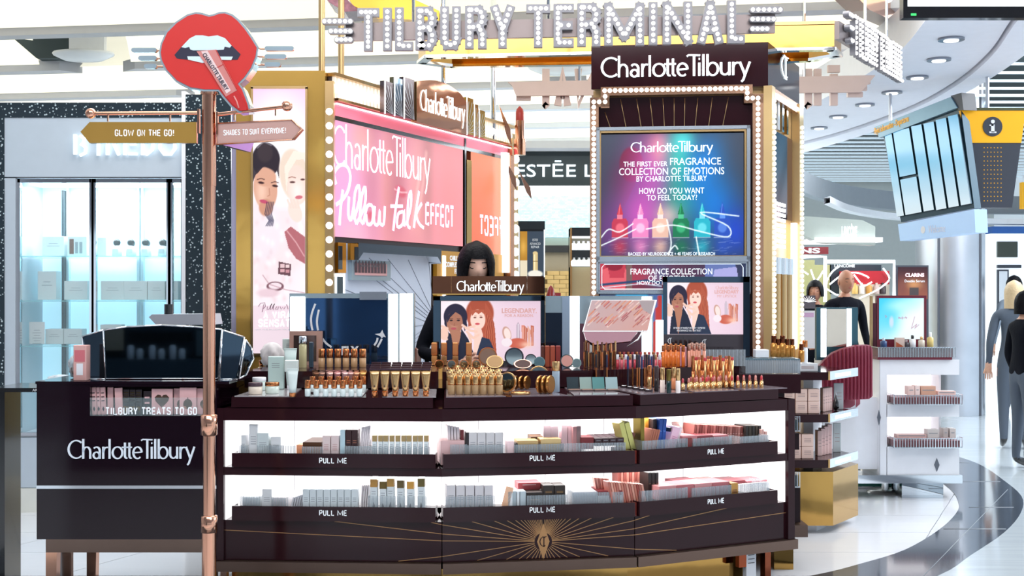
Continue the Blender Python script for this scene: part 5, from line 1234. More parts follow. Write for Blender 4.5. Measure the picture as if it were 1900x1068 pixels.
def fan(mb, w_, h):
    for k in range(-3, 4): mb.ext([(0, .004), (k * w_ * .13 - .001, h * .35), (k * w_ * .13 + .001, h * .35)], 0, .001, GOLD)
    for k in range(5): mb.box(-w_ * .4, w_ * .4, h * (.5 + .09 * k), h * (.5 + .09 * k) + .003, 0, .001, GOLD)
for i, (a, b) in enumerate(((171, 180), (181, 187), (188, 197))): nichecard(a, b, 718, BLUSHC, f'slim blush pink card pack, {nth(i)} from the left end of the niche', stripes, tilt=-3)
nichecard(199, 210, 718, BLUSHC, 'plain blush pink pack standing behind, between the slim packs and lash pack', None, .05)
nichecard(214, 228, 719, BLUSHC, 'pink pack printed with eyelashes in the till niche', lash, tilt=-2)
for i, a in enumerate((229, 240.5, 252)): nichecard(a, a + 10.5, 722, DKC, f'black and gold fan-printed pack, {nth(i)} of three in the till niche', fan)
nichecard(266, 280, 725, DKC, 'black pack with pink windows in the till niche', lash)
nichecard(281, 320, 721, BLUSHC, 'wide blush box with rose gold heart in the till niche', heart)
nichecard(333, 364, 713.5 + 5, BLUSHC, 'blush box with rose gold apple, tallest in the till niche', apple, .02)
nichecard(322, 350, 720, BLUSHC, 'blush box half hidden behind the apple box in the niche', apple, .05)
nichecard(365, 392, 720, BLUSHC, 'blush box with rose gold oval beside the signpost in the niche', apple, .04)
# mirrored facet screen on the till counter
zt_ = z1; YM = YT + .12; hx = lambda px: (px - CX) / F * YM; hz = lambda py: CZ - (py - HY) / F * YM
SMK = mat('smoked_mirror', '3c4a57', .03, 1, var=.1, scale=4)
t = thing('facet_mirror_screen', 'low arched screen of smoked mirror facets with chrome edges on the till counter', 'screen', (hx(300), YM, zt_))
def facet(pts, M_, z=.0):
    q = [rp(M_, x, y) for x, y in pts]; q = [(a, max(b, zt_ + .001)) for a, b in q]
    mb = MB(M_); mb.ext(q, -.012, 0, SMK); f = mb.build('mirror_facet', t)
    mb = MB(M_)
    for a, b in zip(q, q[1:] + q[:1]): mb.tube([(a[0], a[1], .002), (b[0], b[1], .002)], .0045, CHROME, 6)
    mb.build('bevel_edge', f)
facet([(196, 702), (192, 612), (235, 606), (300, 603), (360, 606), (412, 611), (405, 702)], frame((0, YM, 0)))
facet([(162, 704), (153, 624), (192, 612), (200, 703)], frame((hx(162), YM + .05, 0), (1, -.45, 0)))
facet([(407, 704), (412, 612), (453, 625), (440, 704)], frame((hx(412), YM, 0), (1, .5, 0)))
facet([(443, 702), (455, 630), (466, 645), (470, 665), (456, 695)], frame((hx(453), YM + .06, 0), (1, 1.6, 0)))
# little scene standing close in front of the mirror is really reflected; props behind glass omitted
# bag, pink box, monitor
BAGM = mat('translucent_bag', 'dfe3e8', .25, alpha=.62, bump=.8, scale=40)
def blob(name, c, rx, ry, rz, m, seed, label, cat, pointy=0, parent=None):
    rg = random.Random(seed); ph = [rg.uniform(0, 6) for _ in range(6)]; mb = MB(); vs = []; nu, nv = 28, 16
    for j in range(nv + 1):
        th = math.pi * j / nv
        for i in range(nu):
            a = 2 * math.pi * i / nu; r = 1 + .10 * math.sin(5 * a + ph[0] + 3 * th) + .07 * math.sin(9 * a + ph[1] - 5 * th) + .05 * math.sin(14 * th + ph[2] + 2 * a)
            zz = -math.cos(th); q = math.sin(th) * r
            if pointy and zz > 0: q *= (1 - zz) ** pointy; q += .06 * (1 - zz)
            x = c[0] + rx * q * math.cos(a) + (pointy and .22 * rx * max(0, zz) * 2); vs.append((x, c[1] + ry * q * math.sin(a), max(c[2] + .001, c[2] + rz * (zz + .75) / 1.75)))
    mb.add(vs, [(j * nu + i, j * nu + (i + 1) % nu, (j + 1) * nu + (i + 1) % nu, (j + 1) * nu + i) for j in range(nv) for i in range(nu)], m, True)
    return mb.build(name, parent, label, cat)
bg = blob('plastic_bag', (qx(126), YT + .25, zt_), .085, .07, .19, BAGM, 4, 'knotted translucent plastic bag slumped at the left end of the till counter', 'bag', pointy=.7)
blob('bag_contents', (qx(122), YT + .25, zt_), .065, .05, .09, mat('brown_paper_contents', '8d7f78', .7, bump=.8, scale=60), 8, None, None, parent=bg)
blob('plastic_bag', (qx(52), YT + .42, qz(727) + .0), .07, .05, .055, BAGM, 9, 'small crumpled plastic bag on the slim black shelf', 'bag')
mb = MB(); a, b = qx(129), qx(153); mb.bbox(a, b, YT + .05, YT + .11, zt_, qz(641), mat('blush_pack', 'd9a9a4', .35), c=.002)
pb = mb.build('tall_pink_box', label='tall pink printed box between the plastic bag and mirrored screen', cat='box')
mb = MB(frame((0, YT + .0495, 0))); mb.box(a + .006, b - .006, qz(672), qz(650), 0, .0005, mat('rose_print', 'cf6f78', .4)); mb.box(a + .015, b - .015, qz(697), qz(675), 0, .0005, PRINTW); mb.build('front_print', pb)
t = thing('till_monitor', 'back of a pale till screen on a black stem behind the mirrored screen', 'monitor', (qx(313), YT + .5, zt_))
mb = MB(); mb.cyl(P(313, 700, YT + .5), P(313, 564, YT + .5), .022, BLACK, 14); mb.build('stem', t)
mb = MB(frame((0, YT + .45, 0))); kk = (YT + .45) / F; mb.ext([((x - CX) * kk, CZ - (y - HY) * kk) for x, y in [(276, 588), (282, 583), (392, 582), (396, 602), (290, 603)]], -.2, 0, mat('grey_plastic', 'b0b3bd', .3)); mb.build('screen_back', t)

# dark display stand across the aisle, outside the frame, that the mirrored screen reflects
t = thing('aisle_display', 'dark display stand of white bottles across the aisle, seen mirrored in the till screen', 'display stand', (-3.1, .9, 0))
mb = MB(); mb.box(-3.75, -2.3, .75, .8, 0, 1.5, mat('slate_panel', '2a3640', .4)); mb.box(-3.75, -2.3, .8, 1.1, 0, .93, mat('slate_front', '35434e', .3)); mb.build('stand', t)
for i, x in enumerate((-3.35, -3.27, -3.16, -3.08, -2.98, -2.9)):
    mb = MB(); mb.lathe([(.028, .93), (.03, .935), (.03, 1.03 - .03 * (i % 2)), (.02, 1.05 - .03 * (i % 2))], WHITEP, 12, M=T(x, .95, 0)); mb.build('bottle', t)
mb = MB(); mb.box(-2.8, -2.55, .82, .85, .95, 1.18, mat('print_board', '5a6a70', .4)); mb.box(-3.4, -2.85, .82, .84, 1.08, 1.16, mat('black_speckle', '10161a', .3)); mb.box(-3.7, -3.45, .82, .85, 1.0, 1.2, mat('beige_card', 'b9a890', .5)); mb.build('header_card', t)
# ================================================================== PRODUCTS ON THE SHELVES
def cm(hexc, rough=.4, metal=0):
    return mat('pack_' + hexc + ('_m' if metal else ''), hexc, rough, metal)
LV = {'u': .702, 'l': .452}
MESH = {}
def segof(px): return 0 if px < 815 else 1 if px < 1182 else 2
def shelfbox(px0, px1, ptop, lvl, label, group, col='d9dcdf', v=.03, dep=.07, tilt=0, band=None, lines=2, z0=None, seg=None, name='carton', print_=None, dia=None, metal=0):
    k = segof((px0 + px1) / 2) if seg is None else seg
    M_ = SF(k, v); u0, _ = rp(M_, px0, HY); u1, _ = rp(M_, px1, HY); zt_ = rp(M_, (px0 + px1) / 2, ptop)[1]
    z0 = LV[lvl] if z0 is None else z0; w_ = max(.004, u1 - u0); h = max(.01, zt_ - z0)
    key = (round(w_, 3), round(h, 3), col, dep, band, lines, print_, dia)
    if key not in MESH:
        mb = MB(); c = min(.0015, w_ * .15); m = cm(col, .4, metal)
        mb.bbox(-w_ / 2, w_ / 2, 0, dep, 0, h, m, c=c)
        if lines or band or dia:
            pass
        MESH[key] = mb
    mb = MESH[key]
    ob = mb.build(name, origin=(0, 0, 0), label=label, cat='box', group=group); ORG[ob.name] = Vector()
    if band:
        b = MB(frame((0, 0, 0))); b.box(-w_ / 2 - .0003, w_ / 2 + .0003, h * .80, h + .0003, -dep, .0004, cm(band, .3, .6)); b.build('cap_band', ob)
    if lines or dia:
        b = MB(frame((0, 0, 0))); pm = cm(print_ or '8b9097')
        for i in range(lines): b.box(-w_ * .3, w_ * .3, h * (.68 - .06 * i), h * (.68 - .06 * i) + .0025, 0, .0006, pm)
        if dia: b.ext([(-w_ * .18, h * .3), (0, h * .42), (w_ * .18, h * .3), (0, h * .18)], 0, .0006, cm(dia))
        b.build('front_print', ob)
    p = M_ @ Vector(((u0 + u1) / 2, z0, 0)); ob.location = p; ob.rotation_euler = (0, R(tilt), ANG[k])
    return ob
def acryl(px0, px1, ptop, lvl, label, v=.02, dep=.16, z0=None, pitch=.0075, seg=None):
    k = segof((px0 + px1) / 2) if seg is None else seg
    M_ = SF(k, v); u0, _ = rp(M_, px0, HY); u1, _ = rp(M_, px1, HY); zt_ = rp(M_, (px0 + px1) / 2, ptop)[1]; z0 = LV[lvl] if z0 is None else z0
    mb = MB(M_); mb.box(u0, u1, z0, zt_, -.002, 0, ACRY); mb.box(u0, u0 + .002, z0, zt_, -dep, -.002, ACRY); mb.box(u1 - .002, u1, z0, zt_, -dep, -.002, ACRY); mb.box(u0, u1, z0 - .0, z0 + .002, -dep, -.002, ACRY)
    o = mb.build('acrylic_tray', label=label, cat='tray', group='ribbed clear acrylic trays')
    mb = MB(M_); n = max(2, int((u1 - u0) / pitch))
    for i in range(n + 1): u = u0 + (u1 - u0) * i / n; mb.box(u - .0012, u + .0012, z0, zt_, 0, .0025, ACRYR)
    mb.build('rib', o, kind='stuff'); return o
GU, GLO = 'boxed products on the upper lit shelf', 'boxed products on the lower lit shelf'
# upper shelf, first section
shelfbox(447, 456, 807, 'u', 'narrow white box with grey label, first on the upper lit shelf', GU, lines=3)
shelfbox(462, 478, 787, 'u', 'tallest white box on the upper lit shelf near the signpost', GU, lines=4)
shelfbox(477, 498, 803, 'u', 'plain pale box beside the tallest white box, upper shelf', GU, 'c8d3d5', v=.02)
shelfbox(503, 521, 810, 'u', 'small square white box on the upper shelf, near the signpost', GU)
acryl(444, 460, 826, 'u', 'short ribbed clear tray at the near end of the upper shelf'); acryl(478, 500, 826, 'u', 'ribbed clear tray holding the plain pale box'); acryl(502, 548, 826, 'u', 'ribbed clear tray below the small square white box')
shelfbox(550, 562, 825, 'u', 'low orange box on the upper shelf', GU, 'e89a72', lines=0)
shelfbox(562, 596, 820, 'u', 'low brown-topped box on the upper shelf beside the orange one', GU, 'b5764a', band='5a3a26', lines=0, dep=.2)
acryl(561, 598, 828, 'u', 'ribbed clear tray in front of the low brown-topped box')
for i, a in enumerate((598, 614)): shelfbox(a, a + 14.5, 808, 'u', f'pinkish white box, {nth(i)} of two beside the brown-topped box', GU, 'dccaca', lines=4, print_='b98f8f')
shelfbox(631, 640, 797, 'u', 'slim pale blue box on the upper lit shelf', GU, 'b9d3de', lines=0)
for i, a in enumerate((641, 652.5)): shelfbox(a, a + 11, 797, 'u', f'dark maroon box with copper print, {nth(i)} of two on the upper shelf', GU, '33171a', lines=2, print_='b4735a')
for i in range(5): shelfbox(665 + i * 3.4, 668 + i * 3.4, 792 - i * .8, 'u', f'thin white booklet box, {nth(i)} of five leaning beside dark boxes', GU, 'ebe3e8', tilt=5, lines=0, dep=.12, v=.05)
acryl(640, 688, 827, 'u', 'ribbed clear tray holding dark maroon boxes')
for i, x in enumerate((691, 702, 712, 723, 734, 745, 755, 766, 776, 787)):
    shelfbox(x - .5, x + 7.6, 808, 'u', f'slender white box with gold top band, {nth(i)} of ten in a row', GU, 'dbe4e8', band='b59a6a', lines=3, dep=.03)
    shelfbox(x - .0, x + 7.2, 807, 'u', f'white box standing behind the {nth(i)} slender gold-banded box', GU, 'dfe6ea', v=.09, lines=0, dep=.03)
acryl(690, 797, 828, 'u', 'long ribbed clear tray holding the row of slender boxes', pitch=.012)
# lower shelf, first section
shelfbox(450, 480, 922, 'l', 'low white box at the near end of the lower lit shelf', GLO, lines=0, dep=.2)
shelfbox(486, 504, 907, 'l', 'upright white box with small diamond, lower shelf near the signpost', GLO, lines=3, dia='7d8288')
shelfbox(504, 530, 923, 'l', 'low pinkish box beside the upright diamond box', GLO, 'd8cccb', lines=0, dep=.2)
acryl(446, 482, 920, 'l', 'ribbed clear tray at the near end of the lower shelf'); acryl(505, 534, 922, 'l', 'ribbed clear tray before the low pinkish box')
for i in range(6): shelfbox(536 + i * 4.2, 539.4 + i * 4.2, 921 - i * 1.5, 'l', f'thin grey booklet, {nth(i)} of six leaning on the lower shelf', GLO, 'c3c5cc', tilt=12, lines=0, dep=.12, v=.05)
for i in range(8):
    shelfbox(561.5 + i * 12.9, 573.4 + i * 12.9, 907, 'l', f'plain white box, {nth(i)} of eight in a row on the lower shelf', GLO, 'd3dde2', lines=3, dia='5f646c', dep=.05)
for i in range(4): shelfbox(667 + i * 4, 670 + i * 4, 899, 'l', f'thin white booklet, {nth(i)} of four leaning before gold-topped boxes', GLO, 'f0e9ec', tilt=4, lines=0, dep=.1, v=.08)
for i, (x, tp, bc) in enumerate(((687, 889, 'b98a4a'), (704, 893, '6f5b30'), (718, 888, 'b58a4c'), (736.5, 891, '6a5a3a'), (755, 893, 'd09a4a'), (775, 888, '6f6238'))):
    shelfbox(x, x + 12.6, tp, 'l', f'tall white box with metallic top band, {nth(i)} of six on the lower shelf', GLO, 'd9e1e5', band=bc, lines=2, dia='4a4a4a', dep=.04)
    shelfbox(x + 2, x + 13, tp - 4, 'l', f'white box behind the {nth(i)} tall box with metallic band', GLO, 'e8ecef', lines=0, v=.1, dep=.04)
acryl(684, 792, 920, 'l', 'long ribbed clear tray holding tall metallic-banded boxes', pitch=.02)
# upper, second section
for i in range(4): shelfbox(833 + i * 5.6, 837.6 + i * 5.6, 789 + i * .8, 'u', f'thin white booklet box, {nth(i)} of four standing upright', GU, 'dfd6da', tilt=-2, lines=0, dep=.1, v=.06, z0=.76 if False else None)
shelfbox(855, 861, 797, 'u', 'thin dark red box between upright booklets and black box', GU, '6d1f24', lines=0, v=.05)
shelfbox(818, 862, 817, 'u', 'flat pink edged stack on the upper shelf', GU, 'd9b2b2', lines=0, v=.03, dep=.2)
acryl(836, 866, 824, 'u', 'ribbed clear tray before the flat pink stack')
shelfbox(862, 869, 802, 'u', 'thin black box leaning by four grey-white boxes', GU, '221a1e', lines=0, tilt=3)
for i in range(4): shelfbox(869.5 + i * 16.3, 885 + i * 16.3, 802, 'u', f'grey-white box with small print, {nth(i)} of four side by side', GU, 'cbc9cc', lines=3, dep=.08)
acryl(868, 936, 825, 'u', 'ribbed clear tray holding four grey-white boxes')
shelfbox(941, 954, 818, 'u', 'small pale pink box beside the golden boxes', GU, 'f0d3d6', lines=0)
shelfbox(955, 962, 822, 'u', 'low black box beside the golden boxes', GU, '3a322c', lines=0)
shelfbox(960, 999, 817, 'u', 'low golden box, first of two on the upper shelf', GU, 'cfae7a', lines=0, dep=.1, metal=1); shelfbox(1003, 1041, 814, 'u', 'low golden box, second of two on the upper shelf', GU, 'dfc08a', lines=0, dep=.1, metal=1)
shelfbox(985, 1022, 809, 'u', 'flat brown box lying across behind the golden boxes', GU, '6b4a30', lines=0, v=.12, dep=.1)
acryl(955, 1000, 824, 'u', 'ribbed clear tray before the first golden box'); acryl(1002, 1046, 823, 'u', 'ribbed clear tray before the second golden box')
for i, (a, b, tp) in enumerate(((1008, 1022, 789), (1024, 1038, 790), (1042, 1053, 788), (1054, 1063, 788))): shelfbox(a, b, tp, 'u', f'tall pale pink box, {nth(i)} of four behind the golden boxes', GU, 'f0cfd3', lines=0, v=.11, tilt=-2 if i == 1 else 0)
shelfbox(1063, 1070, 791, 'u', 'thin tall rosy box beside the pale pink boxes', GU, 'c98f90', lines=0, v=.08); shelfbox(1070, 1078, 790, 'u', 'thin tall grey-brown box after the pale pink boxes', GU, '9a7f80', lines=0, v=.08)
for i in range(2): shelfbox(1079 + i * 4, 1102 + i * 4, 811 - i * 0, 'u', ['flat dark red box, front of the stack', 'flat dark red box, back of the stack'][i] + ' beside tall pink boxes', GU, '7a2a2e', lines=0, dep=.1, v=.05 + .12 * i, z0=.76)
for i in range(4): shelfbox(1104 + i * 13.6, 1117 + i * 13.6, 813 - i * .5, 'u', f'flat black box with pale top, {nth(i)} of four on the clear tray', GU, '3a2228', lines=1, dep=.18, v=.04, z0=.775)
acryl(1086, 1160, 821, 'u', 'long ribbed clear tray under the flat black boxes'); acryl(1040, 1084, 822, 'u', 'ribbed clear tray before the tall pink boxes')
# lower, second section
for i in range(5): shelfbox(829 + i * 17.5, 845 + i * 17.5, 900, 'l', f'grey-white box, {nth(i)} of five in the lower middle tray', GLO, 'd2cfd3', lines=3, dia='8a8a90', dep=.08)
acryl(828, 918, 920, 'l', 'ribbed clear tray holding five grey-white boxes', pitch=.013)
shelfbox(926, 940, 902, 'l', 'peach card leaning in the lower middle tray', GLO, 'f0bf9c', lines=0, tilt=14, dep=.01); shelfbox(931, 944, 906, 'l', 'second peach card leaning behind white boxes', GLO, 'e8a984', lines=0, tilt=10, dep=.01, v=.06)
for i, (a, b, c_) in enumerate(((942, 951, 'e8eef2'), (951, 958, 'a9b8c0'), (959, 964, 'dfe6ea'), (965, 976, 'b9c8d0'))): shelfbox(a, b, 911, 'l', f'low cool white box, {nth(i)} of four beside the peach cards', GLO, c_, lines=0)
shelfbox(977, 1007, 913, 'l', 'low black box with gold print below the red stack', GLO, '2a201c', lines=1, print_='b58a4a', dep=.1)
shelfbox(961, 1003, 895, 'l', 'red and white patterned box on top of the low boxes', GLO, 'b9474c', lines=1, print_='f0e0e0', dep=.1, v=.1, z0=.565)
for i, a in enumerate((1008, 1029)): shelfbox(a, a + 20, 900, 'l', f'black box with gold pattern, {nth(i)} of two in the middle', GLO, '2b211c', lines=2, print_='8c6a3a', dep=.1, v=.04, z0=.50)
acryl(978, 1052, 918, 'l', 'ribbed clear tray holding the black boxes with gold pattern')
shelfbox(1064, 1108, 912, 'l', 'flat pale pack, first of two in ribbed tray', GLO, 'b9bcc4', lines=0, dep=.15); shelfbox(1110, 1154, 910, 'l', 'flat pale pack with red edge, second of two in ribbed tray', GLO, 'dfe0e4', band='8a3236', lines=0, dep=.15)
acryl(1062, 1156, 913, 'l', 'long ribbed clear tray at the end of the lower middle section')
# upper, third section
for i in range(3): shelfbox(1146 + i * 4, 1150 + i * 4, 795 + i * 1.5, 'u', f'thin brown box, {nth(i)} of three leaning before the yellow boxes', GU, '8c5c4e', tilt=28, lines=0, v=.08, seg=2)
for i, a in enumerate((1162, 1172)): shelfbox(a + 4, a + 13, 779.5, 'u', f'yellow-green box, {nth(i)} of two tilting toward the far end', GU, 'c9c47a', tilt=-16, lines=0, v=.06, seg=2, metal=1)
shelfbox(1189, 1196, 775, 'u', 'tall olive gold box on the upper shelf', GU, '85753a', lines=0, v=.05, metal=1)
for i, (a, b, tp, c_) in enumerate(((1197, 1204, 774, 'e09a3c'), (1203, 1209, 778, 'c8823a'))): shelfbox(a, b, tp, 'u', f'tall orange box, {nth(i)} of two behind brown pencils boxes', GU, c_, lines=0, v=.12)
for i in range(4): shelfbox(1197 + i * 4.2, 1200.5 + i * 4.2, 794 + i * .5, 'u', f'thin copper box, {nth(i)} of four leaning before the blue boxes', GU, 'b06a52', tilt=16, lines=0, v=.05)
shelfbox(1212, 1219, 777, 'u', 'black box with copper side beside the blue boxes', GU, '2a1a20', lines=1, print_='b4735a', v=.08)
shelfbox(1208, 1222, 775, 'u', 'bright light blue box at the back of the upper shelf', GU, '2a8fd8', lines=0, v=.16)
for i, a in enumerate((1219, 1226)): shelfbox(a, a + 6.5, 776.5, 'u', f'deep blue box, {nth(i)} of two on the upper shelf', GU, '1f4fa8', lines=1, print_='6fa8e8', v=.06, tilt=5)
shelfbox(1234, 1248, 790, 'u', 'pink and white lettered box tilting beside the blue boxes', GU, 'e8bcd0', lines=4, print_='c96a98', tilt=18, v=.04); shelfbox(1246, 1252, 790, 'u', 'thin white box tilting beside the pink lettered box', GU, 'efe6ea', lines=0, tilt=18, v=.05)
shelfbox(1253, 1263, 790, 'u', 'dark brown box tilting against the pink lettered box', GU, '3a261e', lines=1, print_='9c6a3a', tilt=-12, v=.05)
shelfbox(1268, 1274, 783, 'u', 'small thin pink box propped behind the flat pink packs', GU, 'd9a79e', tilt=-10, lines=0, v=.2)
for i in range(19): shelfbox(1284 + i * 5.15, 1288.4 + i * 5.15, 786.5 + i * .25, 'u', f'copper pink book-like box, {nth(i)} of nineteen in a leaning row', GU, ['9c5a52', 'b87870', '84443e'][i % 3], tilt=6, lines=1, print_='e8c4bc', v=.12, dep=.1)
for i in range(5): shelfbox(1384 + i * 6, 1389 + i * 6, 789, 'u', f'tall black-brown box, {nth(i)} of five after the copper pink row', GU, ['2a2422', '3c3226'][i % 2], lines=0, v=.1, dep=.1)
for i in range(2): shelfbox(1413 + i * 6, 1418 + i * 6, 796 + 4 * i, 'u', f'small rosy box, {nth(i)} of two at the far end of the upper shelf', GU, 'cfa39c', lines=0, v=.08)
for i in range(3): shelfbox(1266 + i * 29, 1294 + i * 29, 808 - i * .5, 'u', f'flat pink-topped pack, {nth(i)} of three lying on the ribbed tray', GU, ['c47a7e', '7f3038', 'b06a70'][i], lines=0, dep=.12, v=.03, z0=.77)
acryl(1192, 1275, 815, 'u', 'ribbed clear tray below the blue and pink boxes'); acryl(1286, 1357, 811, 'u', 'ribbed clear tray below the flat pink-topped packs'); acryl(1374, 1426, 808, 'u', 'ribbed clear tray below the black-brown boxes')
shelfbox(1275, 1284, 812, 'u', 'small maroon divider box between ribbed trays, upper shelf', GU, '7a2c2c', lines=0, v=.02)
# lower, third section
for i in range(8): shelfbox(1113 + i * 3.4, 1116 + i * 3.4, 884 + i * .3, 'l', f'thin rosy card, {nth(i)} of eight fanned before the shelf joint', GLO, ['b97a70', 'd9a79c'][i % 2], tilt=-10, lines=0, v=.1, dep=.05, seg=1)
for i in range(14): shelfbox(1139 + i * 4.6, 1142.8 + i * 4.6, 891 + i * .4, 'l', f'thin copper card box, {nth(i)} of fourteen leaning in the lower tray', GLO, ['b4685a', 'd99a88', 'c47a68', '9c4238'][i % 4 if i > 7 else i % 3], tilt=-12, lines=0, v=.05, dep=.05, seg=2)
for i in range(11): shelfbox(1147 + i * 5.2, 1151.5 + i * 5.2, 872 + i * .3, 'l', f'upright copper box, {nth(i)} of eleven in the back row', GLO, ['8c4840', 'b87468'][i % 2], lines=1, print_='e8c8bc', v=.2, dep=.06, seg=2)
for i in range(3): shelfbox(1203 + i * 6.6, 1209 + i * 6.6, 876, 'l', f'tall black box, {nth(i)} of three at the end of copper boxes', GLO, '1f1a1a', lines=1, print_='6a5a3a', v=.1, dep=.08)
acryl(1191, 1275, 907, 'l', 'ribbed clear tray below the copper cards, third section'); acryl(1284, 1356, 902, 'l', 'ribbed clear tray in the middle of the third lower tray'); acryl(1371, 1427, 896, 'l', 'ribbed clear tray at the far end of the lower shelf')
for i in range(4): shelfbox(1223 + i * 33, 1255 + i * 33, 901 - i * 2.4, 'l', f'flat pink-edged pack, {nth(i)} of four lying low at the front', GLO, ['c98a8c', 'b4656a'][i % 2], lines=0, dep=.14, v=.035, z0=.50)
for i in range(4): shelfbox(1262 + i * 41, 1301 + i * 41, 892 - i * .5, 'l', f'flat pack with pale top, {nth(i)} of four lying behind', GLO, ['a85860', 'd0a09c', '8a3c44', 'b47078'][i], lines=0, dep=.14, v=.16, z0=.525)
shelfbox(1357, 1370, 896, 'l', 'gold and maroon sunburst-printed box between ribbed trays', GLO, 'b98a4a', lines=3, print_='5a1f24', v=.02, metal=1)
# ================================================================== TESTERS ON THE COUNTER
COPP = mat('copper_cap', 'c98050', .16, .95); PGOLD = mat('pale_gold_cap', 'd6ac78', .2, .95); FROST = mat('frosted_pale_glass', 'd5e2e2', .25); SAND = mat('sand_liquid', 'c49a70', .25)
MIDGLD = mat('beige_gold_glass', 'bd9c72', .22, .3); CRIMP = mat('dark_crimp', '3a1f2c', .3); TEAL = mat('teal_tube', '9bb8b6', .35)
def PR(name, cat, parts):
    """parts: list of (part name or None for the body, builder)"""
    root = None
    for nm, fn in parts:
        mb = MB(); fn(mb)
        if root is None: root = mb.build(name, origin=(0, 0, 0), cat=cat, label='x'); ORG[root.name] = Vector()
        else: mb.build(nm, root)
    return root
def at(px, py, z, root, label, group, rz=0, sc=None, rx=0, ry=0, dz=0):
    p = onz(px, py, z); p.z += .0005 + dz
    return put(root, p, rz, sc, label, group, rx, ry)
def tubeflat(mb, z0, z1, r, w, m, M=None, n=14):
    vs = []; K = 4
    for j in range(K + 1):
        t = j / K; a = r + (w - r) * t; b = r * (1 - t) + .0015 * t
        for i in range(n): q = 2 * math.pi * i / n; vs.append((a * math.cos(q), b * math.sin(q), z0 + (z1 - z0) * t))
    mb.add(vs, [(j * n + i, j * n + (i + 1) % n, (j + 1) * n + (i + 1) % n, (j + 1) * n + i) for j in range(K) for i in range(n)] + [tuple(range(n - 1, -1, -1)), tuple(K * n + i for i in range(n))], m, True, M=M)
conc = PR('small_bottle', 'bottle', [(None, lambda b: b.lathe([(.0125, 0), (.0135, .002), (.0135, .034), (.008, .037)], FROST, 12)), ('cap', lambda b: b.lathe([(.013, .038), (.0135, .04), (.0135, .074), (.0125, .076)], COPP, 14))])
found = PR('foundation_bottle', 'bottle', [(None, lambda b: b.lathe([(.017, 0), (.018, .002), (.018, .048), (.012, .052)], SAND, 14)), ('cap', lambda b: b.lathe([(.0172, .052), (.0178, .054), (.0178, .096), (.016, .0985)], COPP, 14))])
def mktube(name, m, capm, h=.075, r=.011, w=.019):
    return PR(name, 'tube', [(None, lambda b: tubeflat(b, .02, h, r, w, m)), ('cap', lambda b: b.lathe([(r * .9, 0), (r, .002), (r, .02)], capm, 12)), ('crimp', lambda b: b.box(-w, w, -.002, .002, h, h + .006, m))])
goldt = PR('gold_tube', 'tube', [(None, lambda b: tubeflat(b, .022, .122, .012, .0235, PGOLD)), ('cap', lambda b: b.lathe([(.0115, 0), (.013, .002), (.013, .022)], COPP, 14)), ('crimp', lambda b: b.box(-.024, .024, -.003, .003, .122, .130, CRIMP)), ('diamond_print', lambda b: b.ext([(-.003, .045), (0, .056), (.003, .045), (0, .034)], .0085, .0095, CRIMP, M=frame((0, 0, 0))))])
def jar(name, lid, body, r=.033, h=.036, lh=.018):
    return PR(name, 'jar', [(None, lambda b: b.lathe([(r * .9, 0), (r, .004), (r, h), (r * .9, h + .002)], body, 22)), ('lid', lambda b: b.lathe([(r * 1.0, h + .002), (r * 1.02, h + .004), (r * 1.02, h + lh), (r * .97, h + lh + .002)], lid, 22))])
G = 'small pale bottles with copper caps'
for i, x in enumerate((580, 596, 612, 628, 643, 660, 674)): at(x, 727, TZ, conc, f'pale bottle with copper cap, {nth(i)} from the skincare side, back row of two', G)
for i, x in enumerate((571, 587, 604, 620, 636, 652, 667)): at(x, 735, TZ, conc, f'pale bottle with copper cap, {nth(i)} from the skincare side, front row of two', G)
cols = ['6b4a3a', '8a6a5e', 'c99a90', 'c48a88', 'caa09c', 'b98a84', 'c08468', 'c69058']
for i, x in enumerate((586, 597, 612, 626, 640, 650, 661, 673)):
    tb = mktube('squeeze_tube', cm(cols[i], .25, 1), COPP, h=.088); at(x, 721, TZ, tb, f'metallic squeeze tube, {nth(i)} from the skincare side, behind the small copper-capped bottles', 'metallic squeeze tubes')
for i, x in enumerate((597, 612, 627, 642, 657, 673)): at(x, 681, RZ, found, f'tall amber foundation bottle with copper cap, {nth(i)} of six on the raised shelf', 'amber foundation bottles')
for i, x in enumerate((604, 620, 635, 650)): at(x, 675, RZ, found, f'foundation bottle half hidden, {nth(i)} in the row behind the six', 'amber foundation bottles')
n = 0
for r_ in range(4):
    for i, x in enumerate((695, 714, 733, 752, 771, 790)):
        at(x + 1.1 * r_, 735 - 5.4 * r_, TZ, goldt, f'pale gold tube, {nth(i)} of six, {["front", "second", "third", "back"][r_]} row of the tube block', 'pale gold tubes with dark crimped ends')
# skincare cluster
at(474, 731, TZ, jar('cream_jar', cm('43303a', .3), mat('cream_glass', 'dcd0c0', .15)), 'cream jar with dark plum lid at the near end of the counter', None)
at(505, 730, TZ, jar('cream_jar', COPP, mat('pale_green_glass', 'cddbd2', .15)), 'pale glass cream jar with copper lid', None)
at(481, 724, TZ, jar('cream_jar', WHITEP, mat('pale_mint_glass', 'c5d5cf', .2), h=.045), 'pale mint jar with white lid behind the plum-lidded jar', None)
def addbox(x0, x1, yt, yb, z, col, name, label, dep=.03, parts=None, m=None, cat='box'):
    a = onz(x0, yb, z); b = onz(x1, yb, z); h = CZ - (yt - HY) / F * a.y - z
    mb = MB(); mb.bbox(a.x, b.x, a.y, a.y + dep, z + .0005, z + h, m or cm(col, .3), c=.003); o = mb.build(name, label=label, cat=cat)
    if parts:
        mb = MB(frame((0, a.y, 0))); parts(mb, a.x, b.x, z, z + h); mb.build('front_print', o)
    return o
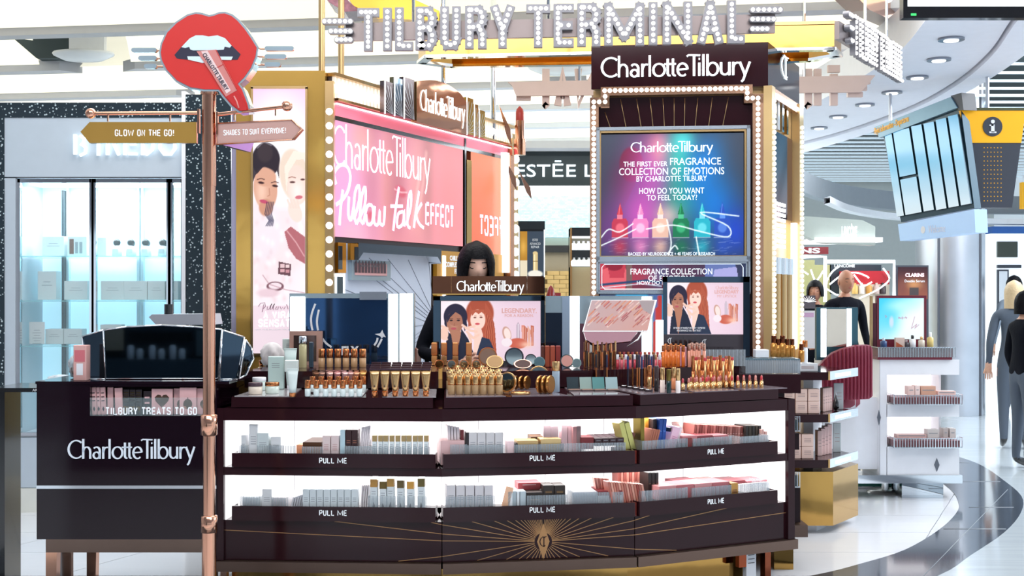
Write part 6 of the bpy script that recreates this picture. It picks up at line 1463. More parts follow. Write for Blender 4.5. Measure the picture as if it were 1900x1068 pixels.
def lbl(mb, a, b, z0, z1):
    w_ = b - a
    for k in range(3): mb.box(a + w_ * .25, b - w_ * .25, z1 - (z1 - z0) * (.22 + .06 * k), z1 - (z1 - z0) * (.22 + .06 * k) + .003, 0, .0006, PRINT)
addbox(497, 526, 661, 722, TZ, 'b9cfcb', 'skincare_box', 'large pale mint box at the near end of the counter', parts=lbl)
tb = mktube('squeeze_tube', cm('d5e2e0'), COPP, h=.125, r=.016, w=.026); at(543, 736, TZ, tb, 'white standing squeeze tube with copper base in front of the mint box', None)
tb = mktube('squeeze_tube', cm('c9d9d6'), WHITEP, h=.2, r=.018, w=.032); at(539, 722, TZ, tb, 'tall pale mint squeeze tube behind the white one', None)
addbox(528, 552, 668, 690, TZ + .09, 'd4e0dd', 'small_carton', 'small pale carton beside the mint box on the raised shelf', dep=.04)
b2 = PR('serum_bottle', 'bottle', [(None, lambda b: b.lathe([(.019, 0), (.021, .003), (.021, .12), (.014, .13)], mat('amber_clear', 'd8cfa0', .1, alpha=.75), 16)), ('cap', lambda b: b.lathe([(.0205, .13), (.021, .132), (.021, .165), (.019, .168)], CHROME, 16))])
at(562, 682, RZ, b2, 'clear amber serum bottle with silver cap on the raised shelf', None)
b3 = PR('pump_bottle', 'bottle', [(None, lambda b: b.lathe([(.024, 0), (.026, .003), (.026, .075), (.016, .085)], mat('pale_serum', 'd9cfa8', .12), 16)), ('cap', lambda b: b.lathe([(.012, .085), (.012, .1), (.016, .102), (.016, .125)], COPP, 14))])
at(485, 706, TZ + .0, b3, 'short serum bottle with copper pump behind the cream jars', None, sc=.9)
addbox(573, 581, 634, 682, RZ, '2c3e4e', 'skincare_box', 'narrow dark blue box beside the amber serum bottle', dep=.02); addbox(524, 553, 628, 676, RZ, 'c3d0cc', 'skincare_box', 'tall pale mint box at the back of the raised shelf', dep=.03, parts=lbl)
t = thing('framed_mirror_stand', 'copper framed upright panel behind the skincare bottles', 'stand', P(568, 684, 6.85))
MF = frame((0, 6.85, 0)); k_ = 6.85 / F; mb = MB(MF); fx = lambda px: (px - CX) * k_; fz = lambda py: CZ - (py - HY) * k_
mb.box(fx(537), fx(598), RZ, fz(614), -.03, 0, mat('copper_frame', 'cfa394', .3, .5)); mb.build('frame', t); mb = MB(MF); mb.box(fx(545), fx(587), RZ + .02, fz(622), 0, .002, mat('brown_glass', '5e4a46', .1, .6)); mb.build('pane', t)
mb = MB(); c = onz(504, 672, RZ)
blob('frosted_block', (P(505, 672, 6.75).x, 6.75, RZ), .062, .04, .13, mat('frosted_grey', 'd2cccc', .6), 12, 'rough frosted grey stone-like block behind the mint box', 'block')
# big tubes behind foundations
for i, (x, c_) in enumerate(((672, '8a4a34'), (690, 'cf9a8c'))): tb = mktube('squeeze_tube', cm(c_, .3), COPP, h=.15, r=.018, w=.028); at(x, 672, RZ, tb, ['brown', 'pink'][i] + ' wide squeeze tube standing before the blue mirror', None)
for i, x in enumerate((697, 707, 719, 733, 746, 758, 770, 777)):
    addbox(x - 5, x + 4, 645 + (i % 2) * 2, 672, RZ, ['c98a72', 'e8d5d2', 'b87a68', 'd9b3a8'][i % 4], 'slim_box', f'slim peach-pink box, {nth(i)} of eight before the left lit mirror strip', dep=.02)
# seg 2: block of gold capped concealers
capc = PR('concealer_bottle', 'bottle', [(None, lambda b: b.lathe([(.0165, 0), (.018, .003), (.018, .045), (.0165, .047)], MIDGLD, 14)), ('cap', lambda b: b.lathe([(.0178, .047), (.0185, .05), (.0182, .088), (.0165, .0905)], PGOLD, 16)), ('collar', lambda b: b.lathe([(.0186, .045), (.0186, .05)], COPP, 14))])
n = 0
for r_ in range(6):
    cnt = 7
    for i in range(cnt):
        x = 838 + 14.7 * i + (r_ % 2) * 4.5 - r_ * 1.6; at(x, 731.5 - 4.6 * r_, TZ, capc, f'concealer bottle with gold cap, {nth(i)} of seven, {["front", "second", "third", "fourth", "fifth", "back"][r_]} row of the block', 'gold-capped concealer bottles')
# copper square tubes pairs and small round compacts
sq = PR('copper_tube', 'tube', [(None, lambda b: b.bbox(-.016, .016, -.014, .014, 0, .055, PGOLD, c=.003)), ('cap', lambda b: b.bbox(-.0165, .0165, -.0145, .0145, .056, .126, COPP, c=.003))])
for i, x in enumerate((806, 812, 824, 831, 845, 863, 870, 879)): at(x, 678 - (i % 2) * 3, RZ, sq, f'tall copper tube, {nth(i)} of eight before the framed screen', 'tall copper tubes before the screen')
def compact(name, rim, inner, r=.024, th=.008):
    def body(b): b.lathe([(r * .96, -th / 2), (r, -th / 4), (r, th / 4), (r * .96, th / 2)], rim, 24, M=T(0, 0, r) @ Matrix.Rotation(R(90), 4, 'X'))
    def face(b): b.lathe([(r * .84, 0), (r * .84, .0012)], inner, 24, M=T(0, -th / 2, r) @ Matrix.Rotation(R(90), 4, 'X'))
    return PR(name, 'compact', [(None, body), ('mirror_face', face)])
c1 = compact('round_compact', COPP, mat('dim_mirror', '6d6a62', .05, 1), .024)
for i, x in enumerate((815, 838, 861, 884)): at(x, 684, RZ, c1, f'small round copper compact standing, {nth(i)} of four before the copper tubes', 'small round copper compacts')
c2 = compact('powder_compact', PGOLD, mat('powder_tan', 'b58c5a', .5), .042, .012); c3 = compact('powder_compact', COPP, mat('ribbed_pink_mirror', 'b9927c', .15, .9), .052, .012)
c4 = compact('bronzer_compact', RGOLD, mat('dark_bronzer', '4a241c', .4), .046, .012); c5 = compact('mirror_compact', mat('dark_rim', '3a3a44', .2, .5), mat('pale_mirror', '9aa9ac', .04, 1), .052, .01)
at(905, 679, RZ, c3, 'rose gold ribbed compact standing behind the tan powder compact', None, rx=R(-12)); at(918, 684, RZ, c2, 'open compact with tan powder on the raised shelf', None, sc=(1.1, 1, .9), rx=R(-25)); at(926, 678, RZ, clone(c2, (0, 0, 0)), 'open lid of the tan powder compact', None, rx=R(15)) if False else None
at(954, 680, RZ, c5, 'large round mirror compact standing behind the bronzer', None, rx=R(-10)); at(970, 684, RZ, c4, 'open compact with dark bronzer powder on the raised shelf', None, sc=(1.05, 1, .55), rx=R(-20))
at(985, 678, RZ, compact('mirror_compact', mat('black_rim', '14141c', .2), mat('pale_mirror2', 'aab8ba', .04, 1), .032, .01), 'black rimmed mirror compact behind the bronzer compact', None, rx=R(-10)); at(997, 681, RZ, clone(c5, (0, 0, 0)), 'x', None) if False else None
at(1001, 682, RZ, compact('mirror_compact', mat('teal_rim', '5c7f84', .2), mat('pale_mirror3', '8fb0b0', .04, 1), .03, .008), 'teal rimmed mirror compact beside the brown boxes', None, rx=R(-14))
for i, (a, b, c_) in enumerate(((1004, 1010, '5c2c22'), (1011, 1020, '9c4428'), (1021, 1030, 'a84c34'), (1031, 1040, '8c2e26'))):
    addbox(a, b, 641, 681, RZ, c_, 'lacquered_box', f'brown-red lacquered slim box, {nth(i)} of four on the raised shelf', dep=.02)
at(1052, 682, RZ, compact('blush_compact', mat('dark_teal_rim', '2e4a50', .2), mat('pink_blush', 'c98e84', .3), .036, .01), 'dark rimmed compact with pink blush beside the brown-red boxes', None, rx=R(-12))
at(1070, 682, RZ, compact('mirror_compact', mat('pale_teal_rim', '8fb0ac', .2), mat('pale_mirror4', 'b9cfcc', .05, .9), .025, .008), 'small pale teal compact beside the pencils', None, rx=R(-8))
# front of middle tray
cbig = compact('ring_compact', PGOLD, mat('dark_mirror_face', '4f5a5e', .05, 1), .05, .012); at(940, 728, TZ, cbig, 'large open ring compact behind the concealer block', None, rx=R(-8), rz=R(-25))
gd = compact('gold_compact', mat('antique_gold', 'b9844c', .2, .95), mat('antique_gold_face', 'a8743c', .25, .95), .034, .010)
for i, x in enumerate((957, 968, 978)): at(x, 722, TZ, gd, f'gold disc compact on edge, {nth(i)} of the near trio', 'gold disc compacts on edge', rz=R(62))
gd2 = compact('gold_compact', mat('antique_gold', 'b9844c', .2), mat('embossed_gold_face', 'c08a50', .3, .95), .044, .011)
for i, x in enumerate((1003, 1012, 1021)): at(x, 730, TZ, gd2, f'embossed gold disc compact on edge, {nth(i)} of the larger trio', 'gold disc compacts on edge', rz=R(62))
at(1000, 718, TZ, clone(c5, (0, 0, 0)) if False else compact('mirror_compact', PGOLD, mat('pale_mirror5', '93a6a8', .04, 1), .055, .008), 'pale round mirror compact behind the larger gold trio', None, rx=R(-10))
flat = PR('flat_compact', 'compact', [(None, lambda b: b.lathe([(.045, 0), (.048, .003), (.048, .009), (.045, .012)], PGOLD, 28)), ('embossed_lid', lambda b: b.lathe([(.038, .012), (.036, .0135)], COPP, 24))])
at(966, 731, TZ, flat, 'flat gold compact lying in front of the disc trios', None); at(944, 720, TZ, flat, 'flat gold compact lying beside the open ring compact', None, sc=.8)
b4 = PR('setting_spray', 'bottle', [(None, lambda b: b.lathe([(.017, 0), (.0185, .003), (.0185, .1), (.016, .103)], mat('clear_spray_glass', 'a9bccc', .08, alpha=.7), 18)), ('cap', lambda b: b.lathe([(.0185, .104), (.019, .106), (.019, .146), (.0175, .149)], PGOLD, 18))])
at(1031.5, 727, TZ, b4, 'clear spray bottle with gold cap standing beside the larger gold trio', None)
# palettes with standing lids
for i, (a, b, c_) in enumerate(((1052, 1075, '2c3a40'), (1076, 1099, '93aaa4'), (1100, 1122, '5c9090'), (1124, 1147, '9cb6ba'))):
    k = 1; t = PR('eyeshadow_palette', 'palette', [(None, lambda mb: mb.bbox(-.03, .03, -.045, .0, 0, .007, mat('palette_base', '5a4a48', .3), c=.001)), ('pans', lambda mb: mb.box(-.026, .026, -.041, -.004, .007, .0078, mat('pan_brown', '8a6450', .6))), ('mirrored_lid', lambda mb: mb.ext([(-.03, 0), (.03, 0), (.03, .062), (-.03, .062)], -.004, 0, cm(c_, .12), M=frame((0, 0, .005), (1, 0, 0), (0, .28, 1))))])
    at((a + b) / 2, 724, TZ, t, f'open eyeshadow palette with {["dark slate", "pale sage", "teal", "pale blue"][i]} lid, {nth(i)} of four', 'open eyeshadow palettes', rz=ANG[1])
for i, x in enumerate((1072, 1100)): addbox(x - 13, x + 12, 697 + i, 706, TZ + .02, ['26343a', '5c8c8c'][i], 'closed_palette', ['black', 'teal'][i] + ' closed palette standing behind the open ones', dep=.03)
# pencils and glosses
def mkpencil(body, tip, h=.125, r=.0045): return PR('makeup_pencil', 'pencil', [(None, lambda b: b.lathe([(r * .9, 0), (r, .002), (r, h * .6)], body, 8)), ('pencil_cap', lambda b: b.lathe([(r * 1.08, h * .6), (r * 1.08, h * .97), (r * .8, h)], tip, 8))])
pc = [mkpencil(COPP, cm('5a3428', .3), h=.135), mkpencil(cm('8a6a50', .3, 1), PGOLD, h=.14), mkpencil(cm('201418', .3), COPP, h=.13), mkpencil(PGOLD, cm('8a4a34', .3), h=.132)]
n_ = 0
for i in range(22):
    x = 1084 + i * 2.75; at(x, 681 - (i % 3) * 2.2, RZ, pc[i % 4], f'copper or brown brow pencil, {nth(i)} along the raised pencil stand', 'pencils in the raised stand')
def mkgloss(body, cap, h=.09, r=.0075, ct=.4): return PR('lip_gloss', 'lip gloss', [(None, lambda b: b.lathe([(r * .9, 0), (r, .002), (r, h * (1 - ct)), (r * .7, h * (1 - ct) + .001)], body, 10)), ('gloss_cap', lambda b: b.lathe([(r * .95, h * (1 - ct) + .002), (r, h * (1 - ct) + .003), (r, h * .98), (r * .9, h)], cap, 10))])
gp_ = [mkgloss(cm('c23a48', .2), WHITEP, h=.07), mkgloss(cm('e08a94', .2), COPP, h=.075), mkgloss(cm('d9626e', .2), PGOLD, h=.07), mkgloss(cm('f0b4b0', .2), cm('b8424c', .25), h=.075)]
for i in range(22): at(1146 + i * 3.9, 682 - (i % 2) * 4, RZ, gp_[i % 4], f'pink or red lip gloss, {nth(i)} along the raised shelf after the pencils', 'lip glosses on the raised shelf')
for i in range(12): at(1150 + i * 5.2, 672 , RZ, gp_[(i + 1) % 4], f'lip gloss in the back row of the raised shelf, {nth(i)} after the pencils', 'lip glosses on the raised shelf', dz=.02)
pen = [mkpencil(COPP, cm('1c161c', .3), h=.17, r=.0048), mkpencil(cm('c48a5c', .3, 1), cm('26304a', .3), h=.165, r=.0048), mkpencil(cm('1c1c2c', .3), cm('2c3c6a', .3), h=.16, r=.005), mkpencil(COPP, cm('4a2c3c', .3), h=.165, r=.0048)]
for i, x in enumerate((1106, 1126, 1165, 1174, 1182, 1186, 1191, 1196, 1200, 1204, 1209, 1213)): at(x, 719 - (i % 2) * 2, TZ, pen[i % 4], f'tall slim dark and copper pencil, {nth(i)} standing behind the palettes', 'tall pencils on the third tray')
for i in range(5):
    d = PR('silver_compact', 'compact', [(None, lambda b: b.lathe([(.019, 0), (.02, .002), (.02, .009), (.018, .011)], cm('4c4448', .2, 1), 20)), ('mirror_face', lambda b: b.lathe([(.015, .011), (.014, .0118)], MIRROR, 18))]) if i == 0 else d
    at(1158 + i * 11.2, 718.5 + i * 1.9, TZ, d, f'small dark silver compact lying flat, {nth(i)} of five at the tray corner', 'small dark silver compacts', rx=R(0))
def mkmasc(b_, c_, h=.135, r=.0115): return PR('mascara_tube', 'mascara', [(None, lambda b: b.lathe([(r * .9, 0), (r, .003), (r, h * .5), (r * .9, h * .51)], b_, 14)), ('cap', lambda b: b.lathe([(r * .97, h * .515), (r, h * .52), (r, h * .97), (r * .85, h)], c_, 14))])
for i, (x, y, a, b, nm) in enumerate(((1205, 722, PGOLD, COPP, 'all-gold'), (1218, 726, cm('1a1216', .2), cm('3a2a2c', .3), 'black'), (1229, 728, cm('efd8ce', .3), PGOLD, 'cream and gold'), (1241, 729, cm('0c2a2c', .15), cm('7a6a3a', .3, 1), 'dark green and gold'), (1250, 722, cm('d98a60', .2), PGOLD, 'orange and gold'), (1258, 729, cm('f0e4e0', .3), PGOLD, 'white and gold'))):
    at(x, y, TZ, mkmasc(a, b, h=[.12, .125, .12, .115, .11, .118][i]), f'chunky {nm} makeup tube at the front of the third tray', None)
def mklip(bul): return PR('open_lipstick', 'lipstick', [(None, lambda b: b.lathe([(.0088, 0), (.0095, .002), (.0095, .026), (.0075, .027), (.0075, .038)], PGOLD, 12)), ('lipstick_bullet', lambda b: b.lathe([(.006, .038), (.006, .05), (.0045, .057), (.001, .06)], bul, 10))])
lp_ = [mklip(cm(c, .35)) for c in ('b8424a', 'c97f74', 'a85048', 'd08a80', 'c8323c')]
for i in range(7): at(1267 + i * 11, 724 - i * .6, TZ, lp_[i % 5], f'open gold lipstick, {nth(i)} of seven in the front row, near half', 'open gold lipsticks')
for i in range(13): at(1282 + i * 10.9, 721 - i * .35 if i < 4 else 720.5 - i * .15, TZ, lp_[(i + 2) % 5], f'open gold lipstick, {nth(i)} of thirteen in the long row', 'open gold lipsticks')
for i in range(12): at(1292 + i * 11, 717, TZ, lp_[(i + 1) % 5], f'open gold lipstick, {nth(i)} of twelve in the back row', 'open gold lipsticks')
lt = [mkgloss(COPP, COPP, h=.16, r=.0085, ct=.5), mkgloss(PGOLD, cm('c8424a', .3), h=.15, r=.0075, ct=.12), mkgloss(COPP, cm('b8604c', .3), h=.155, r=.008, ct=.1)]
for i in range(14): at(1286 + i * 5.6, 718 - (i % 2) * 2, TZ, lt[i % 3], f'tall copper lip pen, {nth(i)} of fourteen behind the open lipsticks', 'tall copper lip pens')
# raised shelf, third section: coloured glosses and boxes
for i in range(9): at(1231 + i * 4.6, 680 - (i % 2) * 4, RZ, ogl := (mkgloss(cm('e0762c', .12), COPP, h=.115, r=.009, ct=.3) if i == 0 else ogl), f'orange lip gloss tube, {nth(i)} of nine below the second framed screen', 'orange lip gloss tubes')
for i in range(2): addbox(1257 + i * 9, 1265 + i * 9, 643, 680, RZ, 'd9a0ac', 'pink_makeup_box', f'shiny pink slim box, {nth(i)} of two beside orange glosses', dep=.02)
for i in range(7): at(1279 + i * 4.6, 681 - (i % 2) * 3, RZ, pgl := (mkgloss(cm('d99078', .12), cm('e0b09c', .2, 1), h=.125, r=.009, ct=.3) if i == 0 else pgl), f'peach lip gloss tube, {nth(i)} of seven beside the pink boxes', 'peach lip gloss tubes')
# rear of the right end: ribbed acrylic organisers and gold bottles
t = thing('acrylic_organiser', 'large ribbed clear acrylic organiser on the far wing of the counter', 'organiser', P(1434, 694, 6.78))
MO = frame((0, 6.76, 0)); ko = 6.76 / F; ax_ = lambda px: (px - CX) * ko; az_ = lambda py: CZ - (py - HY) * ko
mb = MB(MO); z0_ = wz(694) + .001; mb.box(ax_(1384), ax_(1484), z0_, az_(667), -.003, 0, ACRYR); mb.box(ax_(1384), ax_(1484), az_(668), az_(665), -.2, .002, mat('slate_edge', '5b7480', .2)); mb.box(ax_(1384), ax_(1385), z0_, az_(667), -.2, 0, ACRY); mb.build('shell', t)
mb = MB(MO)
for k in range(24): u = ax_(1384) + k * (ax_(1484) - ax_(1384)) / 23; mb.box(u - .002, u + .002, z0_, az_(667), 0, .004, ACRYR)
mb.build('rib', t, kind='stuff')
t2 = thing('acrylic_organiser', 'tall ribbed clear acrylic organiser below the second framed screen', 'organiser', P(1340, 682, 6.72))
MO = frame((0, 6.72, 0)); ko = 6.72 / F
mb = MB(MO); mb.box((1302 - CX) * ko, (1382 - CX) * ko, RZ + .001, CZ - (648 - HY) * ko, -.003, 0, ACRY); mb.build('shell', t2)
mb = MB(MO)
for k in range(12): u = (1302 - CX + k * 80 / 11) * ko; mb.box(u - .0025, u + .0025, RZ + .001, CZ - (648 - HY) * ko, 0, .004, ACRYR)
mb.build('rib', t2, kind='stuff')
GB = PR('gold_bottle', 'bottle', [(None, lambda b: b.lathe([(.018, 0), (.02, .003), (.02, .07), (.013, .078)], mat('amber_gold_glass', 'b97f3a', .12, .5), 14)), ('cap', lambda b: b.lathe([(.0135, .078), (.0145, .08), (.0145, .115), (.013, .118)], cm('6a3a26', .2, 1), 14))])
for i, (x, yb) in enumerate(((1436, 658), (1452, 658), (1444, 664), (1461, 664), (1470, 661), (1487, 671))):
    p = P(x, yb, 6.9); p.z = az_(665) + .0005 if i < 5 else p.z; put(GB, p, 0, 1 if i < 2 else .85, f'amber gold bottle with brown cap, {nth(i)} on top of the ribbed organiser', 'amber gold bottles on the organiser')
mb = MB(); p = P(1421, 663, 6.85); mb.bbox(ax_(1409), ax_(1434), 6.82, 6.9, az_(665) + .0005, az_(650), WHITEP, c=.002); mb.build('white_box', label='small plain white box on the large ribbed organiser', cat='box')
# ------------------------------------------------------------------ framed screens and lit mirrors on the island
YF = 6.85; kf = YF / F; ux = lambda px: (px - CX) * kf; uz = lambda py: CZ - (py - HY) * kf; FM = frame((0, YF, 0))
t = thing('framed_screen', 'black mirrored display frame with wordmark header and bright beauty advert', 'screen', (ux(907), YF + .05, RZ))
mb = MB(FM); mb.box(ux(804), ux(1011), RZ, uz(549), -.06, -.012, BLACK); mb.build('housing', t)
mb = MB(FM)
for a in ((804, 817, 549, 680), (1004, 1011, 549, 680), (804, 1011, 549, 557)): mb.box(ux(a[0]), ux(a[1]), max(RZ, uz(a[3])), uz(a[2]), -.012, .006, SMK)
mb.build('bezel', t)
BZM = mat('dark_bronze_mirror', '5a3a2c', .05, 1, var=.2, scale=5)
for a, b in ((803, 838), (838, 978), (978, 1010)):
    mb = MB(FM); mb.box(ux(a), ux(b) - .002, uz(545), uz(512), -.05, .012 if a == 838 else .006, BZM); f = mb.build('header_panel', t)
    mb = MB(FM); mb.box(ux(a), ux(b), uz(546.5), uz(544.5), -.05, .014, GOLD); mb.build('gold_edge', f)
mb = MB(FM); wordmark(mb, (ux(848) + ux(972)) / 2, uz(530), ux(972) - ux(848), NEONW, z=.014, d=.004, h=.058); mb.build('header_lettering', t, 'white lit wordmark')
def advert(W, H):
    A = Art(186, 112, 280, 170, 'eed8e4')
    o = lambda x, y: ((x - 290) / 4.96, 112 - (y - 645) / 4.96 * 1.0)
    A.grad('f6e2ea', 'e0c4d4', 0, 0, 186, 60); A.glow(*o(420, 700), 30, 40, 'fdf2f4', .8)
    # red haired woman
    A.ell(*o(650, 760), 26, 30, 'a84c34', soft=3); A.poly([o(700, 660), o(760, 760), o(790, 900), o(810, 1200), o(700, 1200), o(660, 900), o(700, 800)], 'b0543c'); A.poly([o(560, 680), o(540, 820), o(545, 900), o(580, 860), o(590, 760)], 'b0543c')
    for k in range(9): A.line([o(700 + 10 * k, 760 + 10 * k), o(720 + 8 * k, 860), o(700 + 9 * k, 960), o(720 + 8 * k, 1050)], 1.2, ['d07a58', '7a2c20'][k % 2], .6)
    A.ell(*o(632, 820), 14, 19, 'f6d2c4', soft=1.5); A.poly([o(572, 730), o(690, 725), o(698, 775), o(665, 748), o(640, 768), o(610, 748), o(578, 785)], 'b45a40')
    A.ell(*o(605, 800), 2.6, 1.2, '6a3a30'); A.ell(*o(662, 798), 2.6, 1.2, '6a3a30'); A.ell(*o(628, 858), 4.5, 2, 'cc5058'); A.line([o(600, 785), o(618, 785)], .8, '8a4a3a'); A.line([o(650, 783), o(670, 786)], .8, '8a4a3a')
    A.poly([o(600, 895), o(660, 895), o(680, 960), o(640, 1200), o(590, 1200)], 'f2cdbf'); A.poly([o(600, 1200), o(670, 980), o(740, 1000), o(830, 1200)], '27324a')
    # dark haired woman
    A.ell(*o(425, 790), 22, 24, '262038', soft=1.5); A.poly([o(480, 760), o(520, 780), o(535, 880), o(510, 930), o(490, 860)], '262038'); A.poly([o(325, 780), o(320, 860), o(345, 900), o(360, 800)], '262038')
    A.ell(*o(418, 850), 15, 21, 'a8705a', soft=1.5); A.glow(*o(410, 850), 7, 12, 'd09a80', .7); A.ell(*o(420, 812), 13, 13, 'a8705a', soft=2); A.poly([o(345, 800), o(390, 745), o(425, 720), o(490, 745), o(512, 830), o(470, 775), o(425, 748), o(375, 800), o(350, 850)], '262038')
    A.ell(*o(385, 826), 3, 1.3, '20141c'); A.ell(*o(452, 826), 3, 1.3, '20141c'); A.line([o(370, 812), o(400, 810)], .9, '3a2024'); A.line([o(438, 810), o(468, 812)], .9, '3a2024'); A.ell(*o(408, 902), 5, 2.3, 'b4525c'); A.line([o(418, 850), o(410, 872), o(420, 875)], .8, '8a5444')
    A.poly([o(375, 930), o(470, 920), o(500, 1000), o(520, 1200), o(360, 1200)], 'b07860'); A.poly([o(350, 920), o(385, 960), o(425, 1200), o(320, 1200)], '1f2438'); A.poly([o(480, 900), o(545, 1000), o(620, 1200), o(425, 1200), o(470, 980)], '1f2438')
    for pts in (([o(490, 870), o(560, 920), o(620, 930)]), ([o(520, 900), o(600, 880)]), ([o(530, 930), o(590, 990), o(640, 960)]), ([o(545, 950), o(570, 1020)]), ([o(300, 880), o(350, 900), (o(330, 960))]), ([o(300, 930), o(340, 960)]), ([o(295, 970), o(345, 1000)])): A.line(pts, 4.5, 'efc6b4', 1, 1)
    A.ell(*o(320, 950), 8, 12, 'efc6b4', soft=1)
    # products
    A.ell(*o(900, 950), 8, 14, 'c79a8c', 15, soft=1); A.ell(*o(905, 950), 6, 11, 'f2dcd6', 15, soft=1); A.poly([o(990, 1000), o(990, 870), o(1005, 840), o(1020, 870), o(1022, 1000)], 'b9a4b4'); A.line([o(1005, 860), o(1005, 990)], 1.2, 'f6eef4')
    for x, c in ((1050, 'd98a78'), (1075, 'b8624c'), (1105, 'd99a88'), (1135, 'c06a54')): A.poly([o(x - 10, 1060), o(x - 14, 870), o(x + 16, 870 + (x % 7) * 8), o(x + 12, 1060)], c); A.line([o(x, 890), o(x, 1050)], .9, 'f8d8cc', .8)
    A.ell(*o(1000, 1040), 18, 10, 'c8604c', soft=2); A.glow(*o(1080, 1050), 12, 6, 'f6c8b0', .8); A.ell(*o(900, 1030), 10, 8, 'eee0e6', soft=1)
    return A
A = advert(186, 112)
scr = A.build('screen', FM @ T(ux(818), uz(669), 0) @ Matrix.Diagonal(((ux(1003) - ux(818)) / 186, (uz(558) - uz(669)) / 112, 1, 1)), artmat('screen_light', .95), t, 'advert with two women and pink products', z=-.004)
PKG = mat('rose_lettering', 'b98a86', .4, emit='d9a6a0', es=.5)
mb = MB(FM); mb.text('LEGENDARY.', (ux(930) + ux(997)) / 2, uz(576), PKG, w=ux(996) - ux(931), h=.028, z=-.003, bold=.03); mb.text('FOR A REASON.', (ux(936) + ux(991)) / 2, uz(585), PKG, w=ux(991) - ux(937), h=.016, z=-.003, bold=.02); mb.build('screen_lettering', t)
# second framed screen
YG = 6.9; kg = YG / F; vx = lambda px: (px - CX) * kg; vz = lambda py: CZ - (py - HY) * kg; GM = frame((0, YG, 0))
t = thing('framed_screen', 'black framed beauty advert without header, before the fragrance tower', 'screen', (vx(1310), YG + .05, RZ))
mb = MB(GM); mb.box(vx(1230), vx(1391), RZ - .0, vz(513), -.05, -.012, BLACK); mb.build('housing', t)
mb = MB(GM)
for a in ((1230, 1238, 513, 620), (1379, 1391, 513, 660), (1230, 1391, 513, 523)): mb.box(vx(a[0]), vx(a[1]), vz(a[3]), vz(a[2]), -.012, .004, SMK)
mb.box(vx(1230), vx(1391), RZ + .001, vz(620), -.012, .002, mat('dim_glossy_panel', '3c3438', .05, .6, var=.4, scale=5)); mb.build('bezel', t)
s2_ = bpy.data.objects.new('screen', scr.data.copy()); COL.objects.link(s2_); s2_.parent = t; s2_['label'] = 'advert with two women'
A_ = Matrix(); m0 = FM @ T(ux(818), uz(669), 0) @ Matrix.Diagonal(((ux(1003) - ux(818)) / 186, (uz(558) - uz(669)) / 112, 1, 1)); m1 = GM @ T(vx(1238), vz(620), 0) @ Matrix.Diagonal(((vx(1379) - vx(1238)) / 186, (vz(524) - vz(620)) / 112, 1, 1))
s2_.data.transform(T(*(-ORG[t.name])) @ m1 @ m0.inverted() @ T(*ORG[scr.parent.name]))
mb = MB(GM); mb.text('LEGENDARY', (vx(1326) + vx(1371)) / 2, vz(541), PKG, w=vx(1371) - vx(1326), h=.02, z=-.002, bold=.03); wordmark(mb, (vx(1328) + vx(1370)) / 2, vz(533), vx(1370) - vx(1328), PKG, z=-.002, d=.001, h=.02); mb.text('MY LIPSTICK', (vx(1330) + vx(1368)) / 2, vz(549), PKG, w=vx(1366) - vx(1330), h=.015, z=-.002)
mb.text('30 YEARS OF MAKEUP ARTISTRY + EXPERTISE', (vx(1250) + vx(1308)) / 2, vz(608), PRINTW, w=vx(1308) - vx(1249), h=.011, z=-.002, bold=.02); mb.text('PERFORMANCE YOU CAN TRUST', (vx(1256) + vx(1301)) / 2, vz(613), PRINTW, w=vx(1301) - vx(1256), h=.011, z=-.002, bold=.02); mb.build('screen_lettering', t)
mb = MB(); monogram(mb, GM @ T(vx(1243), vz(632), .004), 0, 0, .034, PRINTW, z=0, d=.002); mb.build('monogram', t); mb = MB(); monogram(mb, GM @ T(vx(1307), vz(635), .004), 0, 0, .036, PRINTW, z=0, d=.002); mb.build('monogram', t)
# lit makeup mirrors
def litmirror(x0, x1, y0, strips, pane, label, art=None):
    t = thing('lit_mirror', label, 'mirror', (ux((x0 + x1) / 2), YF + .08, RZ)); M_ = frame((0, YF + .06, 0)); k = (YF + .06) / F; X = lambda p: (p - CX) * k; Z = lambda p: CZ - (p - HY) * k
    mb = MB(M_); mb.box(X(x0), X(x1), RZ, Z(y0), -.05, -.002, mat('silver_housing', '9fb0b8', .2, .6)); mb.build('housing', t)
    for a, b, c in strips: mb = MB(M_); mb.box(X(a), X(b), RZ + .001, Z(c), -.002, .006, LED); mb.build('light_strip', t, 'bright white strip')
    if pane: mb = MB(M_); mb.box(X(pane[0]), X(pane[1]), RZ + .001, Z(pane[2]), -.002, .003, pane[3]); mb.build('mirror_pane', t)
    return t, M_, X, Z
BLUEM = mat('dark_blue_mirror', '2c4a70', .05, .85, var=.5, scale=2.5)
t, M_, X, Z = litmirror(537, 769, 544, ((539, 566, 550), (721, 738, 545), (742, 766, 544)), (568, 719, 553, BLUEM), 'lit makeup mirror with two white strips and a blue-black doodled pane')
mb = MB(M_)
for st in ([(825, 665), (800, 730), (785, 800), (790, 870), (800, 910)], [(858, 720), (845, 780), (840, 840), (850, 910)], [(890, 985), (925, 1030), (975, 1066)], [(1340 + 60, 1066), (1420, 1030), (1440, 990)], [(1370, 1050), (1395, 1010), (1400, 980)]):
    q = [tuple(p) for p in smooth_path(poly2(M_, zo(420, 430, 4.99, st)), 3)]; stroke(mb, q, .011, .011, .003, .005, PRINTW, I4)
mb.ext(poly2(M_, zo(420, 430, 4.99, [(1445, 905), (1455, 935), (1478, 975), (1455, 970), (1440, 985), (1425, 965), (1375, 945), (1425, 938)])), .003, .005, PRINTW)
mb.text('FLY', X(650), Z(650), PRINTW, w=X(668) - X(636), h=.05, z=.004, bold=.04); mb.build('doodle_lettering', t, 'white painted doodles')
mb = MB(M_); a_, b_ = X(555), X(568); mb.box(X(668), X(718), Z(556), Z(541), .0, .02, CHROME); mb.build('top_clip', t)
